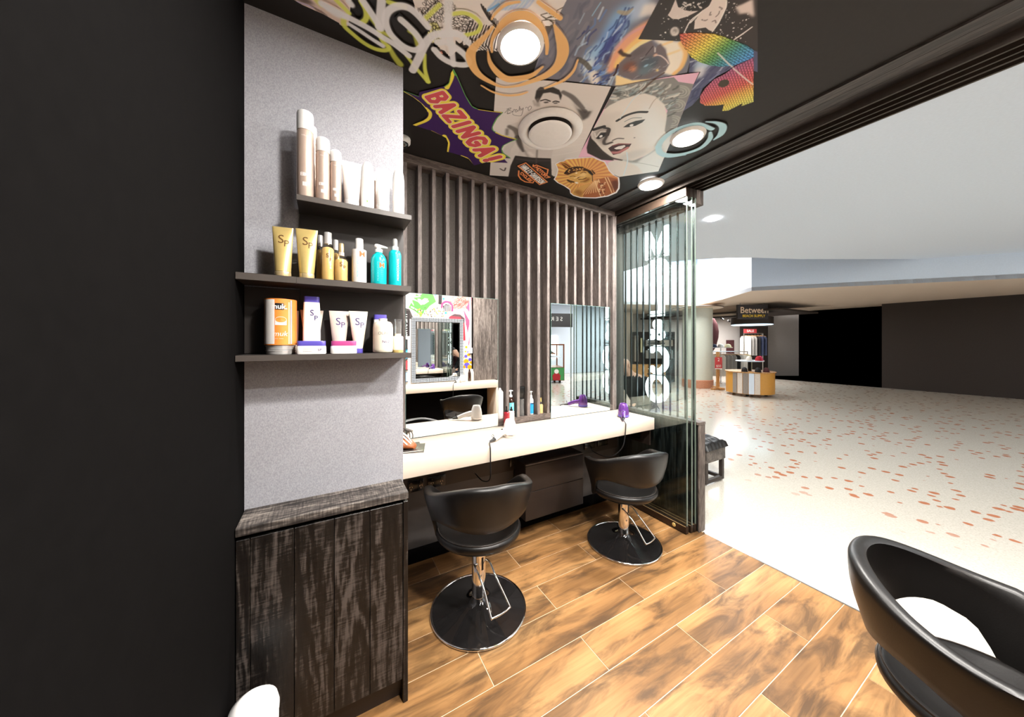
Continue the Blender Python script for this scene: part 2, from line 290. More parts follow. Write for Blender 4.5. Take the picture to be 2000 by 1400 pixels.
# ------------------------------------------------------------------ mesh helpers
class MB:
    """collects shapes into one mesh (one part)"""
    def __init__(s): s.v = []; s.f = []; s.m = []; s.uv = None
    def add(s, verts, faces, mi=0):
        o = len(s.v); s.v += [tuple(p) for p in verts]
        s.f += [tuple(i + o for i in f) for f in faces]; s.m += [mi] * len(faces); return s
    def box(s, x0, x1, y0, y1, z0, z1, mi=0):
        return s.add([(x0, y0, z0), (x1, y0, z0), (x1, y1, z0), (x0, y1, z0), (x0, y0, z1), (x1, y0, z1), (x1, y1, z1), (x0, y1, z1)],
                     [(0, 3, 2, 1), (4, 5, 6, 7), (0, 1, 5, 4), (1, 2, 6, 5), (2, 3, 7, 6), (3, 0, 4, 7)], mi)
    def bbox(s, x0, x1, y0, y1, z0, z1, r=.004, seg=2, mi=0):
        bm = bmesh.new(); bmesh.ops.create_cube(bm, size=1)
        for v in bm.verts:
            v.co = ((x0 + x1) / 2 + v.co.x * (x1 - x0), (y0 + y1) / 2 + v.co.y * (y1 - y0), (z0 + z1) / 2 + v.co.z * (z1 - z0))
        bmesh.ops.bevel(bm, geom=list(bm.edges), offset=r, segments=seg, affect='EDGES', profile=.5)
        bm.verts.index_update(); s.add([v.co[:] for v in bm.verts], [[v.index for v in f.verts] for f in bm.faces], mi); bm.free(); return s
    def rings(s, rings, mi=0, cap=True, closed=False):
        n = len(rings[0]); o = len(s.v)
        for r in rings: s.v += [tuple(p) for p in r]
        k = len(rings)
        for i in range(k if closed else k - 1):
            j = (i + 1) % k
            for a in range(n):
                b = (a + 1) % n
                s.f.append((o + i * n + a, o + i * n + b, o + j * n + b, o + j * n + a)); s.m.append(mi)
        if cap and not closed:
            s.f.append(tuple(o + a for a in reversed(range(n)))); s.m.append(mi)
            s.f.append(tuple(o + (k - 1) * n + a for a in range(n))); s.m.append(mi)
        return s
    def lathe(s, prof, n=24, cx=0, cy=0, mi=0, ax=1, ay=1, closed=False):
        return s.rings([[(cx + max(r, 1e-4) * ax * math.cos(2 * PI * k / n), cy + max(r, 1e-4) * ay * math.sin(2 * PI * k / n), z) for k in range(n)] for r, z in prof], mi, cap=not closed, closed=closed)
    def tube(s, pts, r, n=8, closed=False, mi=0):
        P = [Vector(p) for p in pts]; rr = r if isinstance(r, (list, tuple)) else [r] * len(P); R = []
        up = Vector((.13, .29, 1)).normalized(); k = len(P)
        for i in range(k):
            if closed: t = P[(i + 1) % k] - P[i - 1]
            else: t = P[min(i + 1, k - 1)] - P[max(i - 1, 0)]
            t.normalize(); a = t.cross(up)
            if a.length < .05: a = t.cross(Vector((1, 0, 0)))
            a.normalize(); b = a.cross(t)
            R.append([P[i] + (a * math.cos(2 * PI * q / n) + b * math.sin(2 * PI * q / n)) * rr[i] for q in range(n)])
        return s.rings(R, mi, cap=not closed, closed=closed)
    def prism(s, poly, z0, z1, mi=0):
        n = len(poly); o = len(s.v)
        s.v += [(x, y, z0) for x, y in poly] + [(x, y, z1) for x, y in poly]
        s.f += [tuple(o + i for i in reversed(range(n))), tuple(o + n + i for i in range(n))]; s.m += [mi, mi]
        for i in range(n):
            j = (i + 1) % n; s.f.append((o + i, o + j, o + n + j, o + n + i)); s.m.append(mi)
        return s
    def xform(s, M4):
        s.v = [tuple(M4 @ Vector(p)) for p in s.v]; return s
    def build(s, name, mats, parent=None, loc=None, rotz=0, smooth=None):
        me = bpy.data.meshes.new(name); me.from_pydata(s.v, [], s.f)
        if isinstance(mats, str): mats = [mats]
        for k in mats: me.materials.append(M(k))
        if len(mats) > 1: me.polygons.foreach_set('material_index', s.m)
        bm = bmesh.new(); bm.from_mesh(me); bmesh.ops.recalc_face_normals(bm, faces=bm.faces); bm.to_mesh(me); bm.free()
        if smooth is not None:
            me.shade_smooth(); me.set_sharp_from_angle(angle=math.radians(smooth))
        me.update()
        o = bpy.data.objects.new(name, me); C.objects.link(o)
        if parent is not None: o.parent = parent
        if loc is not None: o.location = loc
        o.rotation_euler[2] = rotz
        return o
def tag(o, label, cat, group=None, kind=None):
    o['label'] = label; o['category'] = cat
    if group: o['group'] = group
    if kind: o['kind'] = kind
    return o
def thing(name, label, cat, loc=(0, 0, 0), rotz=0, group=None):
    o = bpy.data.objects.new(name, None); C.objects.link(o); o.location = loc; o.rotation_euler[2] = rotz
    o.empty_display_size = .05
    return tag(o, label, cat, group)
def structure(o, label=None):
    o['kind'] = 'structure'
    if label: o['label'] = label
    return o
def dup(root, loc, rotz, label, group=None):
    def cp(o, par):
        c = o.copy(); C.objects.link(c)
        if par is not None: c.parent = par
        for ch in list(o.children): cp(ch, c)
        return c
    r = cp(root, None); r.location = loc; r.rotation_euler[2] = rotz; r['label'] = label
    if group: r['group'] = group
    return r
def catmull(pts, n=6, closed=False):
    P = [np.array(p, float) for p in pts]; out = []; k = len(P)
    for i in range(k if closed else k - 1):
        p0 = P[(i - 1) % k] if (closed or i > 0) else 2 * P[0] - P[1]
        p1, p2 = P[i], P[(i + 1) % k]
        p3 = P[(i + 2) % k] if (closed or i + 2 < k) else 2 * P[-1] - P[-2]
        for j in range(n):
            t = j / n
            out.append(.5 * (2 * p1 + (p2 - p0) * t + (2 * p0 - 5 * p1 + 4 * p2 - p3) * t * t + (3 * p1 - p0 - 3 * p2 + p3) * t ** 3))
    if not closed: out.append(P[-1])
    return out
def text_mesh(txt, size, bold=0.0, shear=0.0, spacing=1.0, depth=0.0):
    """flat lettering as verts/faces in the x,y plane, centred"""
    cu = bpy.data.curves.new('lettering', 'FONT'); cu.body = txt; cu.size = size; cu.align_x = 'CENTER'; cu.align_y = 'CENTER'
    cu.offset = bold; cu.shear = shear; cu.space_character = spacing; cu.extrude = depth; cu.resolution_u = 3
    o = bpy.data.objects.new('lettering', cu); C.objects.link(o)
    dg = bpy.context.evaluated_depsgraph_get(); me = bpy.data.meshes.new_from_object(o.evaluated_get(dg))
    v = [x.co[:] for x in me.vertices]; f = [tuple(p.vertices) for p in me.polygons]
    bpy.data.objects.remove(o); bpy.data.curves.remove(cu); bpy.data.meshes.remove(me)
    return v, f
def lettering(txt, size, mat, parent, place, name='lettering', **kw):
    """place maps flat (x, y, depth) to local 3-D"""
    v, f = text_mesh(txt, size, **kw); mb = MB(); mb.add([place(*p) for p in v], f)
    return mb.build(name, mat, parent)

# ------------------------------------------------------------------ room shell
CABX = .312
# floor: tiles on grout
floor = structure(MB().box(-.75, 2.75, -.75, 2.55, -.06, -.002).build('floor', 'grout'), 'wood-look plank tile floor with pale grout joints')
JY = [-.75, -.522, -.313, -.104, .105, .314, .523, .737, .947, 1.153, 1.363, 1.575, 1.787, 1.994, 2.203, 2.412, 2.55]
g = .0022
for r in range(len(JY) - 1):
    y0, y1 = JY[r], JY[r + 1]; base = .673 if r % 2 == 0 else 1.195
    xs = [x for x in (base + 1.0455 * k for k in range(-3, 4)) if -.75 < x < 2.74]
    xs = [-.75] + xs + [2.745]
    for a, b in zip(xs[:-1], xs[1:]):
        if b - a < .02: continue
        MB().box(a + g, b - g, y0 + g, y1 - g, -.04, random.uniform(-.0004, .0004)).build('floor_tile', 'wood_look_tile', floor)
mall_floor = structure(MB().box(2.752, 17, -12, 16, -.06, -.003).build('floor.001', 'terrazzo'), 'pale terrazzo floor of the shopping mall with terracotta chips')
structure(MB().box(2.744, 2.756, -.75, 1.6, -.03, .0015).build('trim_1', 'steel'), 'thin metal strip where plank floor meets terrazzo')
# ceiling
ceiling = structure(MB().box(-.75, 2.80, -.75, 2.6, CEIL, CEIL + .12).build('ceiling', 'black_ceiling'), 'black ceiling covered with pasted posters, stickers and spray paint')
for x0, x1 in ((2.335, 2.408), (2.411, 2.482), (2.485, 2.556)):
    MB().box(x0, x1, -.74, 2.48, CEIL - .014, CEIL - .0005).build('plank', 'ceiling_plank', ceiling)
# left wall, grey wall block, slat wall, opposite wall
structure(MB().box(-.45, -.29, -.75, 1.6551, 0, CEIL).build('wall_left', 'black_paint'), 'black painted side wall')
structure(MB().box(-.75, .320, 1.655, 2.6, 0, CEIL).build('wall_front', 'grey_wall'), 'speckled grey wall with product shelves')
wall_back = structure(MB().box(.320, 2.80, 2.49, 2.6, 0, CEIL).build('wall_back', 'slat_backing'), 'dark wall of vertical timber slats behind the mirrors')
for k in range(-1, 19):
    x = .569 + .1042 * k
    z0 = .962 if (5 < k < 12) else (.93 if k > 17 else .962)
    MB().box(x, x + .0262, 2.40, 2.489, z0, 2.886).build('slat', 'slat_timber', wall_back)
MB().box(.321, .352, 2.40, 2.489, .962, 2.886).build('slat', 'slat_timber', wall_back)
MB().box(2.532, 2.582, 2.395, 2.489, .912, 2.886).build('end_slat', 'slat_timber', wall_back)
MB().box(.321, 2.586, 2.392, 2.489, 2.886, 2.945).build('top_rail', 'rail_timber', wall_back)
MB().box(.321, 2.531, 2.398, 2.489, .911, .961).build('bottom_rail', 'rail_timber', wall_back)
structure(MB().box(.321, 2.60, 2.42, 2.489, 0.10, .80).build('wall_under', 'under_wall'), 'grey board wall below the worktop')
structure(MB().box(.321, 2.60, 2.405, 2.4195, 0.0, .10).build('baseboard_back', 'black_paint'), 'black baseboard below the worktop')
structure(MB().box(.321, 2.585, 2.385, 2.4195, .525, .7).build('trim_2', 'brown_laminate'), 'dark service strip under the worktop that carries sockets')
structure(MB().box(2.572, 2.588, 1.99, 2.384, .655, .803).build('trim_3', 'brown_laminate'), 'dark bracket panel under the right end of the worktop')
wall_opp = structure(MB().box(-.75, 2.80, -.90, -.751, 0, CEIL).build('wall_opposite', 'black_paint'), 'wall opposite the mirrors with a painted mural')
# header over the glass: tracks and boxed beam
header = structure(MB().box(2.556, 2.80, -.75, 2.49, 2.935, CEIL - .0005).build('trim_4', 'track_metal'), 'dark sliding-panel header along the shop front')
for x0, x1 in ((2.558, 2.572), (2.622, 2.634), (2.678, 2.690), (2.730, 2.745), (2.786, 2.799)):
    MB().box(x0, x1, -.74, 2.485, 2.893, 2.9349).build('track', 'track_metal', header)
beam = structure(MB().box(2.716, 2.80, 1.628, 2.489, 2.772, 2.892).build('trim_5', 'post_timber'), 'timber beam above the row of thin dark bars')
# low wall below the bars
low = structure(MB().box(2.722, 2.798, 1.625, 2.489, 0, .90).build('wall_low', 'char_timber_dark'), 'low black timber-clad wall at the shop front')
for k in range(5):
    y0 = 1.640 + k * .169
    MB().box(2.7135, 2.7215, y0 + .001, y0 + .167, .01, .899).build('plank', 'char_timber_dark', low)
MB().bbox(2.7125, 2.80, 1.612, 1.6245, 0, .9, .002, 1).build('end_board', 'post_timber', low)
MB().bbox(2.708, 2.803, 1.610, 2.488, .9005, .925, .002, 1).build('cap_board', 'post_timber', low)
screen = thing('bar_screen', 'row of thin dark upright bars standing on the low wall outside the glass', 'screen', (2.755, 2.04, .925))
for k in range(11):
    y = 2.428 - .0742 * k - 2.04
    MB().box(-.0065, .0065, y - .0065, y + .0065, .0005, 1.8465).build('bar', 'char_timber_dark', screen)

# ------------------------------------------------------------------ glass panels
def glass_panel(x, y0, y1, label, idx):
    t = thing('glass_panel', label, 'glass panel', (x, y0, 0), 0, 'sliding glass panels stacked at the shop front')
    L = y1 - y0
    MB().box(-.005, .005, .006, L, .07, 2.815).build('pane', 'pane_glass', t)
    MB().box(-.0052, .0052, .0, .0058, .07, 2.815).build('polished_edge', 'glass_edge', t)
    MB().bbox(-.017, .017, 0, L, .006, .0695, .002, 1).build('bottom_rail', 'rail_metal', t)
    MB().box(-.0175, -.0165, .004, L, .064, .0685).build('rail_bead', 'gold_cap', t)
    MB().bbox(-.017, .017, 0, L, 2.8155, 2.888, .002, 1).build('top_rail', 'rail_metal' if idx == 0 else 'track_metal', t)
    return t
p0 = glass_panel(2.601, 1.645, 2.48, 'frameless sliding glass panel nearest the worktop, with a tarnished brass spot on its bottom rail', 0)
MB().lathe([(.0, 0), (.017, .0), (.014, .003), (.0, .004)], 12).xform(Matrix.Translation((-.0175, .11, .036)) @ Matrix.Rotation(-PI / 2, 4, 'Y')).build('lock', 'gold_tube', p0, smooth=40)
glass_panel(2.655, 1.637, 2.48, 'frameless sliding glass panel in the middle of the stack of three', 1)
glass_panel(2.697, 1.633, 2.48, 'frameless sliding glass panel closest to the low wall and bars', 2)
# ------------------------------------------------------------------ illuminated letters outside the bars (read from the mall)
sign = thing('letter_sign', 'vertical glowing white shop letters outside the bars, seen from behind through glass', 'sign', (2.80, 2.095, 1.0))
def ring_letter(a0, a1, rx=.125, rz=.142, t_=.052, n_=40):
    q = np.linspace(a0, a1, n_); o_ = [(rx * math.cos(a), rz * math.sin(a)) for a in q]; i_ = [((rx - t_) * math.cos(a), (rz - t_) * math.sin(a)) for a in q]
    m = MB(); d = .03
    for k in range(n_ - 1):
        P = [o_[k], o_[k + 1], i_[k + 1], i_[k]]
        m.add([(0, x, z) for x, z in P] + [(d, x, z) for x, z in P], [(0, 1, 2, 3), (7, 6, 5, 4), (0, 4, 5, 1), (2, 6, 7, 3)] + ([(3, 7, 4, 0)] if k == 0 else []) + ([(1, 5, 6, 2)] if k == n_ - 2 else []))
    return m
def poly_letter(P):
    m = MB().prism(P, 0, .03); m.v = [(z, x, y) for x, y, z in m.v]; return m
def letter(ch):
    if ch == 'O': return ring_letter(0, 2 * PI)
    if ch == 'C': return ring_letter(.75, 2 * PI - .75)
    if ch == 'L': return poly_letter([(-.075, .142), (-.075, -.142), (.085, -.142), (.085, -.092), (-.02, -.092), (-.02, .142)])
    if ch == 'M': return poly_letter([(-.13, -.142), (-.13, .142), (-.085, .142), (0, -.03), (.085, .142), (.13, .142), (.13, -.142), (.082, -.142), (.082, .03), (.012, -.125), (-.012, -.125), (-.082, .03), (-.082, -.142)])
    v, f = text_mesh('&', .29, .004, depth=.015); m = MB(); return m.add([(z + .015, x * .95, y) for x, y, z in v], f)
for ch, zc in zip('MOL&CO', (2.575, 2.29, 2.0, 1.715, 1.43, 1.15)):
    m = letter(ch); m.v = [(.006 + x, y, z + zc - 1.0) for x, y, z in m.v]; m.build('letter', 'letter_glow', sign)
    MB().box(.001, .0055, -.10, .10, zc - 1.0 + (.126 if ch in 'OC' else -.13), zc - 1.0 + (.136 if ch in 'OC' else -.12)).build('letter_mount', 'steel', sign)
# ------------------------------------------------------------------ worktop and mirrors
wt = tag(MB().bbox(.322, 2.592, 1.952, 2.391, .806, .910, .004, 2).build('worktop', 'worktop_white', smooth=35), 'long thick cream white worktop running under the two frameless wall mirrors', 'worktop')
def mirror(x0, label):
    t = thing('wall_mirror', label, 'mirror', (x0, 2.3975, .9115), 0, 'frameless wall mirrors on the slats')
    MB().box(0, .737, -.0035, 0, 0, 1.043).build('backing', 'mirror_edge', t)
    MB().box(.0015, .7355, -.0042, -.0036, .0015, 1.0415).build('silvered_face', 'mirror_silver', t)
    return t
mirror(.480, 'frameless wall mirror beside the grey wall, reflecting the painted mural')
mirror(1.753, 'frameless wall mirror beside the glass panels, reflecting a mall kiosk')
# drawers hung below the worktop
dr = thing('drawer_unit', 'dark brown two-drawer unit hung below the worktop between the salon chairs', 'drawers', (1.37, 2.21, .17))
MB().box(0, .60, .019, .19, 0, .452).build('carcass', 'brown_laminate', dr)
for z0, z1 in ((.0, .222), (.226, .436)):
    MB().bbox(0, .60, 0, .018, z0, z1, .0015, 1).build('drawer', 'brown_laminate', dr)
MB().box(0, .60, 0, .018, .44, .452).build('top_lip', 'shelf_edge', dr)
# power sockets
def socket(loc, rotz, label, w=.135):
    t = thing('power_socket', label, 'socket', loc, rotz, 'black double power sockets under the worktop')
    MB().bbox(-w / 2, w / 2, -.012, 0, -.042, .042, .004, 2).build('face_plate', 'socket_black', t, smooth=40)
    for sx in (-.035, .035):
        m = MB()
        for dx, dz, ry in ((-.008, -.004, .5), (.008, -.004, -.5), (0, -.022, 0)):
            q = MB().box(-.0012, .0012, -.0128, -.0121, -.005, .005); q.xform(Matrix.Translation((sx + dx, 0, dz)) @ Matrix.Rotation(ry, 4, 'Y')); m.add(q.v, q.f)
        m.build('socket_slots', 'steel', t)
        MB().bbox(sx - .006, sx + .006, -.0155, -.0121, .014, .030, .001, 1).build('switch', 'socket_black', t)
socket((.548, 2.384, .573), 0, 'black double socket under the worktop, closest to the timber cabinet', .11)
socket((.70, 2.384, .572), 0, 'black double socket under the worktop above the back of the nearer salon chair')
socket((1.383, 2.384, .60), 0, 'black double socket above the drawer unit under the worktop')
socket((2.20, 2.384, .612), 0, 'black double socket right of the drawer unit, first of a pair')
socket((2.372, 2.384, .616), 0, 'black double socket right of the drawer unit, second of the pair')
socket((2.570, 2.13, .728), -PI / 2, 'black double socket facing sideways beside the glass, below the purple hairdryer', .10)

# ------------------------------------------------------------------ salon chairs
def salon_chair(label):
    t = thing('salon_chair', label, 'chair', (0, 0, 0), 0, 'black barrel-back hydraulic salon chairs')
    sh = MB(); secs = []; n = 56; TM = math.radians(152)
    def smooth(a, b, x): x = max(0, min(1, (x - a) / (b - a))); return x * x * (3 - 2 * x)
    for i in range(n + 1):
        th = -TM + 2 * TM * i / n; a = abs(math.degrees(th))
        top = .852 - .095 * smooth(10, 95, a) - .16 * smooth(95, 152, a)
        bot = .598 + .035 * smooth(5, 55, a) - .03 * smooth(58, 80, a) - .160 * smooth(76, 102, a)
        def R(z): return .252 + .074 * smooth(.44, .80, z)
        t_ = .048 - .012 * smooth(110, 152, a)
        prof = [(R(bot) - .004, bot), (R(bot) + .002, bot + .004)]
        for q in (.2, .4, .6, .8, .93): z = bot + (top - bot) * q; prof.append((R(z), z))
        prof += [(R(top) - .004, top - .006), (R(top) - .016, top), (R(top) - t_ + .012, top - .001), (R(top) - t_, top - .012)]
        for q in (.8, .55, .3): z = bot + (top - bot) * q; prof.append((R(z) - t_ * (.55 + .45 * q), z))
        prof.append((R(bot) - .022, bot + .004))
        secs.append([(r * math.sin(th), -r * math.cos(th) * (.98 if a < 90 else .96), z) for r, z in prof])
    sh.rings(secs); sh.build('backrest', 'leather', t, smooth=50)
    MB().lathe([(.0, .455), (.19, .452), (.232, .460), (.250, .480), (.253, .498), (.246, .512), (.234, .518), (.218, .514), (.15, .498), (0, .492)], 48).build('seat', 'leather', t, smooth=60)
    MB().tube([(.240 * math.cos(q), .240 * math.sin(q), .5175) for q in np.linspace(0, 2 * PI, 49)[:-1]], .0035, 6, True).build('piping', 'leather_edge', t, smooth=60)
    MB().box(-.09, .09, -.09, .09, .436, .4515).build('mounting_plate', 'steel', t)
    MB().lathe([(.034, .39), (.034, .4355)], 24).build('piston', 'chrome', t, smooth=40)
    c = MB().lathe([(.041, .06), (.041, .375), (.0385, .385), (.035, .389)], 28).build('column', 'chrome', t, smooth=40)
    MB().box(-.007, .007, -.0418, -.040, .25, .325).xform(Matrix.Rotation(math.radians(22), 4, 'Z')).build('lever_slot', 'ink_black', c)
    MB().lathe([(.0, .004), (.272, .004), (.277, .010), (.24, .0155), (.16, .028), (.10, .042), (.065, .058), (.048, .074), (.042, .082)], 64).build('base', 'black_chrome', t, smooth=50)
    MB().tube([(.279 * math.cos(q), .279 * math.sin(q), .0085) for q in np.linspace(0, 2 * PI, 65)[:-1]], .0075, 8, True).build('base_rim', 'chrome', t, smooth=60)
    w = .036
    lp = [(-.040, -.012, .285), (-.048, -.05, .278), (-w - .012, -.12, .222), (-w - .026, -.215, .125), (-w - .02, -.226, .117), (0, -.230, .114), (w + .02, -.226, .117), (w + .026, -.215, .125), (w + .012, -.12, .222), (.048, -.05, .278), (.040, -.012, .285)]
    MB().tube(catmull(lp, 4), .0058, 8).xform(Matrix.Rotation(math.radians(22), 4, 'Z')).build('pump_lever', 'chrome', t, smooth=60)
    return t
ch1 = salon_chair('black leather salon chair on a round black base, closer to the timber cabinet')
ch1.location = (.79, 1.81, 0); ch1.rotation_euler[2] = math.radians(-13)
ch2 = dup(ch1, (2.06, 1.835, 0), math.radians(-13), 'black leather salon chair beside the glass panels, seat set lower')
def lower_chair(ch, dz):
    for c in ch.children:
        if c.name.split('.')[0] in ('backrest', 'seat', 'piping', 'mounting_plate', 'piston'): c.location.z -= dz
lower_chair(ch2, .05)
dup(ch1, (1.75, .13, 0), math.radians(186), 'black leather salon chair at the opposite worktop, seen in the mirror')

# ------------------------------------------------------------------ hairdryers
def hairdryer(loc, rotz, label, mat, hl, hz, cord, ring):
    c_, s_ = math.cos(rotz), math.sin(rotz)
    cord = [((x - loc[0]) * c_ + (y - loc[1]) * s_, -(x - loc[0]) * s_ + (y - loc[1]) * c_, z - loc[2]) for x, y, z in cord]
    t = thing('hairdryer', label, 'hairdryer', loc, rotz)
    MB().lathe([(.0, .001), (.044, .001), (.048, .008), (.0495, .03), (.048, .06), (.043, .09), (.036, .112), (.031, .124), (.029, .126), (.026, .122), (.026, .10), (0, .10)], 28).build('body', mat, t, smooth=50)
    MB().lathe([(.0503, .008), (.0508, .016), (.0503, .024)], 28).build('grille_ring', ring, t, smooth=50)
    pts = [(.030, 0, .058), (.07, 0, .052), (.10, 0, .044), (hl, 0, hz)]
    MB().tube(catmull(pts, 5), [.023 - .006 * k / 15 for k in range(16)], 14).build('handle', mat, t, smooth=60)
    MB().bbox(.075, .09, -.006, .006, .068, .0725, .001, 1).build('switch', 'cord_black', t)
    MB().tube([(hl - .004, 0, hz), (hl + .045, 0, hz - .006)], [.013, .007], 10).build('strain_relief', 'cord_black', t, smooth=50)
    MB().tube([(hl + .012, .0, hz + .012), (hl + .014, .009, hz + .024), (hl + .018, 0, hz + .036), (hl + .02, -.009, hz + .024)], .0022, 6, True).build('hanging_loop', 'cord_black', t, smooth=60)
    MB().tube(catmull(cord, 6), .0042, 8).build('cord', 'cord_black', t, smooth=60)
    return t
hairdryer((1.157, 2.085, .9105), math.radians(201), 'white hairdryer standing nozzle up on the worktop, black cord over the edge', 'white_plastic', .165, .020,
          [(.962, 2.010, .925), (.945, 1.982, .922), (.935, 1.955, .913), (.930, 1.940, .89), (.930, 1.939, .80), (.945, 1.98, .68), (.99, 2.2, .58), (1.0, 2.36, .575)], 'steel')
hairdryer((2.375, 2.118, .9105), math.radians(221), 'metallic purple hairdryer standing nozzle up near the right end of the worktop', 'purple_gloss', .155, .022,
          [(2.226, 1.990, .930), (2.212, 1.965, .924), (2.206, 1.945, .912), (2.202, 1.938, .89), (2.19, 1.939, .79), (2.165, 1.95, .70), (2.12, 2.04, .61), (2.15, 2.26, .58), (2.2, 2.365, .60)], 'purple_cap')

# ------------------------------------------------------------------ magazines and tool pouch at the left end of the worktop
for k, (x, y, rz, w, d, h, lab, mt) in enumerate(((.425, 2.155, -.30, .25, .19, .008, 'pale magazine lowest under the brown tool pouch on the worktop', 'paper'),
                                   (.410, 2.165, -.12, .24, .18, .006, 'dark covered magazine directly under the brown tool pouch', 'magazine_cover'))):
    t = thing('magazine', lab, 'magazine', (x, y, .9105 + .0085 * k), rz)
    MB().box(-w / 2, w / 2, -d / 2, d / 2, .0008, h - .0008).build('pages', 'paper', t)
    MB().box(-w / 2 - .001, w / 2, -d / 2, d / 2, h - .0007, h).build('front_cover', mt if k else 'magazine_cover', t)
    MB().box(-w / 2 - .001, w / 2, -d / 2, d / 2, 0, .0007).build('back_cover', mt, t)
pt = thing('tool_pouch', 'brown leather tool pouch holding white handled tools and looped wires', 'tool pouch', (.405, 2.165, .9260), math.radians(-38))
sec = []
for k in range(12):
    u = k / 11; w = .055 * math.sin(PI * (.12 + .76 * u)) + .006; h = .026 * math.sin(PI * (.1 + .8 * u)) + .006
    sec.append([(-.095 + .19 * u, w * math.cos(a), max(0, h + h * math.sin(a))) for a in np.linspace(0, 2 * PI, 17)[:-1]])
MB().rings(sec).build('pouch', 'tan_leather', pt, smooth=60)
for k, (dx, dy, ln) in enumerate(((-.02, -.040, .12), (-.005, -.018, .13), (.01, .004, .13), (.02, .026, .115))):
    MB().tube(catmull([(dx - .06, dy + .03, .090), (dx - .03, dy + .012, .084), (dx + .02, dy - .012, .066), (dx + ln - .06, dy - .028, .036)], 5), [.0075 - .0032 * q / 15 for q in range(16)], 9).build('tool_handle', 'white_plastic', pt, smooth=60)
for k, (cx, cy, r) in enumerate(((.01, .045, .045), (.03, .055, .038), (-.02, .06, .05))):
    MB().tube([(cx + r * .5 * math.cos(a), cy + r * .5 * math.cos(a) * .6, .058 + r * math.sin(a)) for a in np.linspace(-.4, PI + .4, 16)], .003, 6).build('wire_loop', 'brown_laminate', pt, smooth=60)

# ------------------------------------------------------------------ cabinet below the grey wall
cab = thing('base_cabinet', 'low cabinet clad in rough charred black timber boards under the grey wall', 'cabinet', (0, 1.654, 0))
MB().box(-.288, .288, -.125, 0, .102, .90).build('carcass', 'black_paint', cab)
dx = [-.288, -.247, -.113, .022, .155, .2895]
door = MB().box(-.288, .288, -.138, -.1255, .104, .886).build('door', 'black_paint', cab)
for a, b in zip(dx[:-1], dx[1:]):
    MB().bbox(a + .0008, b - .0008, -.154, -.1385, .106 + random.uniform(-.001, .001), .888, .0015, 1).build('plank', 'char_timber', door)
MB().bbox(.2905, .3105, -.158, 0, .0, .893, .0015, 1).build('end_board', 'char_timber', cab)
MB().bbox(-.288, .3115, -.162, 0, .9045, .935, .003, 2).build('top_board', 'char_timber_top', cab)
MB().box(-.288, .2895, -.112, -.10, 0, .1015).build('kick_board', 'brown_laminate', cab)
bn = thing('pedal_bin', 'rounded pale waste bin in front of the charred timber cabinet', 'bin', (-.212, 1.345, 0))
MB().lathe([(.058, 0), (.064, .01), (.068, .36), (.064, .37)], 32).build('bucket', 'white_plastic', bn, smooth=40)
MB().lathe([(.069, .371), (.070, .39), (.064, .415), (.04, .435), (.0, .44)], 32).build('lid', 'white_plastic', bn, smooth=40)

# ------------------------------------------------------------------ wall shelves
bp_ = tag(MB().box(-.104, .3195, 1.6445, 1.6545, 1.556, 2.147).build('shelf_back_panel', 'shelf_black'), 'black panel on the grey wall behind the lower product shelves', 'panel')
bp2 = tag(MB().box(-.288, -.1055, 1.6445, 1.6545, 1.556, 1.822).build('shelf_back_panel', 'shelf_black'), 'shorter black panel left of the seam behind the orange tin', 'panel')
def shelf(x0, x1, y0, z0, z1, label, y1=1.6543):
    t = thing('wall_shelf', label, 'shelf', (x0, y1, z0), 0, 'black floating product shelves')
    MB().bbox(0, x1 - x0, y0 - y1, 0, 0, z1 - z0, .0012, 1).build('board', 'shelf_black', t)
    MB().box(.0005, x1 - x0 - .0005, y0 - y1 - .0008, y0 - y1 - .0001, .001, z1 - z0 - .001).build('edge_band', 'shelf_edge', t)
    return t
TOPZ, MIDZ, LOWZ = 2.170, 1.852, 1.553
shelf(-.106, .326, 1.497, 2.1475, TOPZ, 'highest black wall shelf, holding taupe spray cans and white tubes')
shelf(-.106, .326, 1.502, 1.826, MIDZ, 'middle black wall shelf holding gold tubes and teal bottles', 1.6443)
shelf(-.288, -.1065, 1.500, 1.826, MIDZ, 'middle shelf extension left of the joint, under one gold tube', 1.6443)
shelf(-.288, .326, 1.497, 1.530, LOWZ, 'lowest black wall shelf holding the orange tin and purple lidded jar')

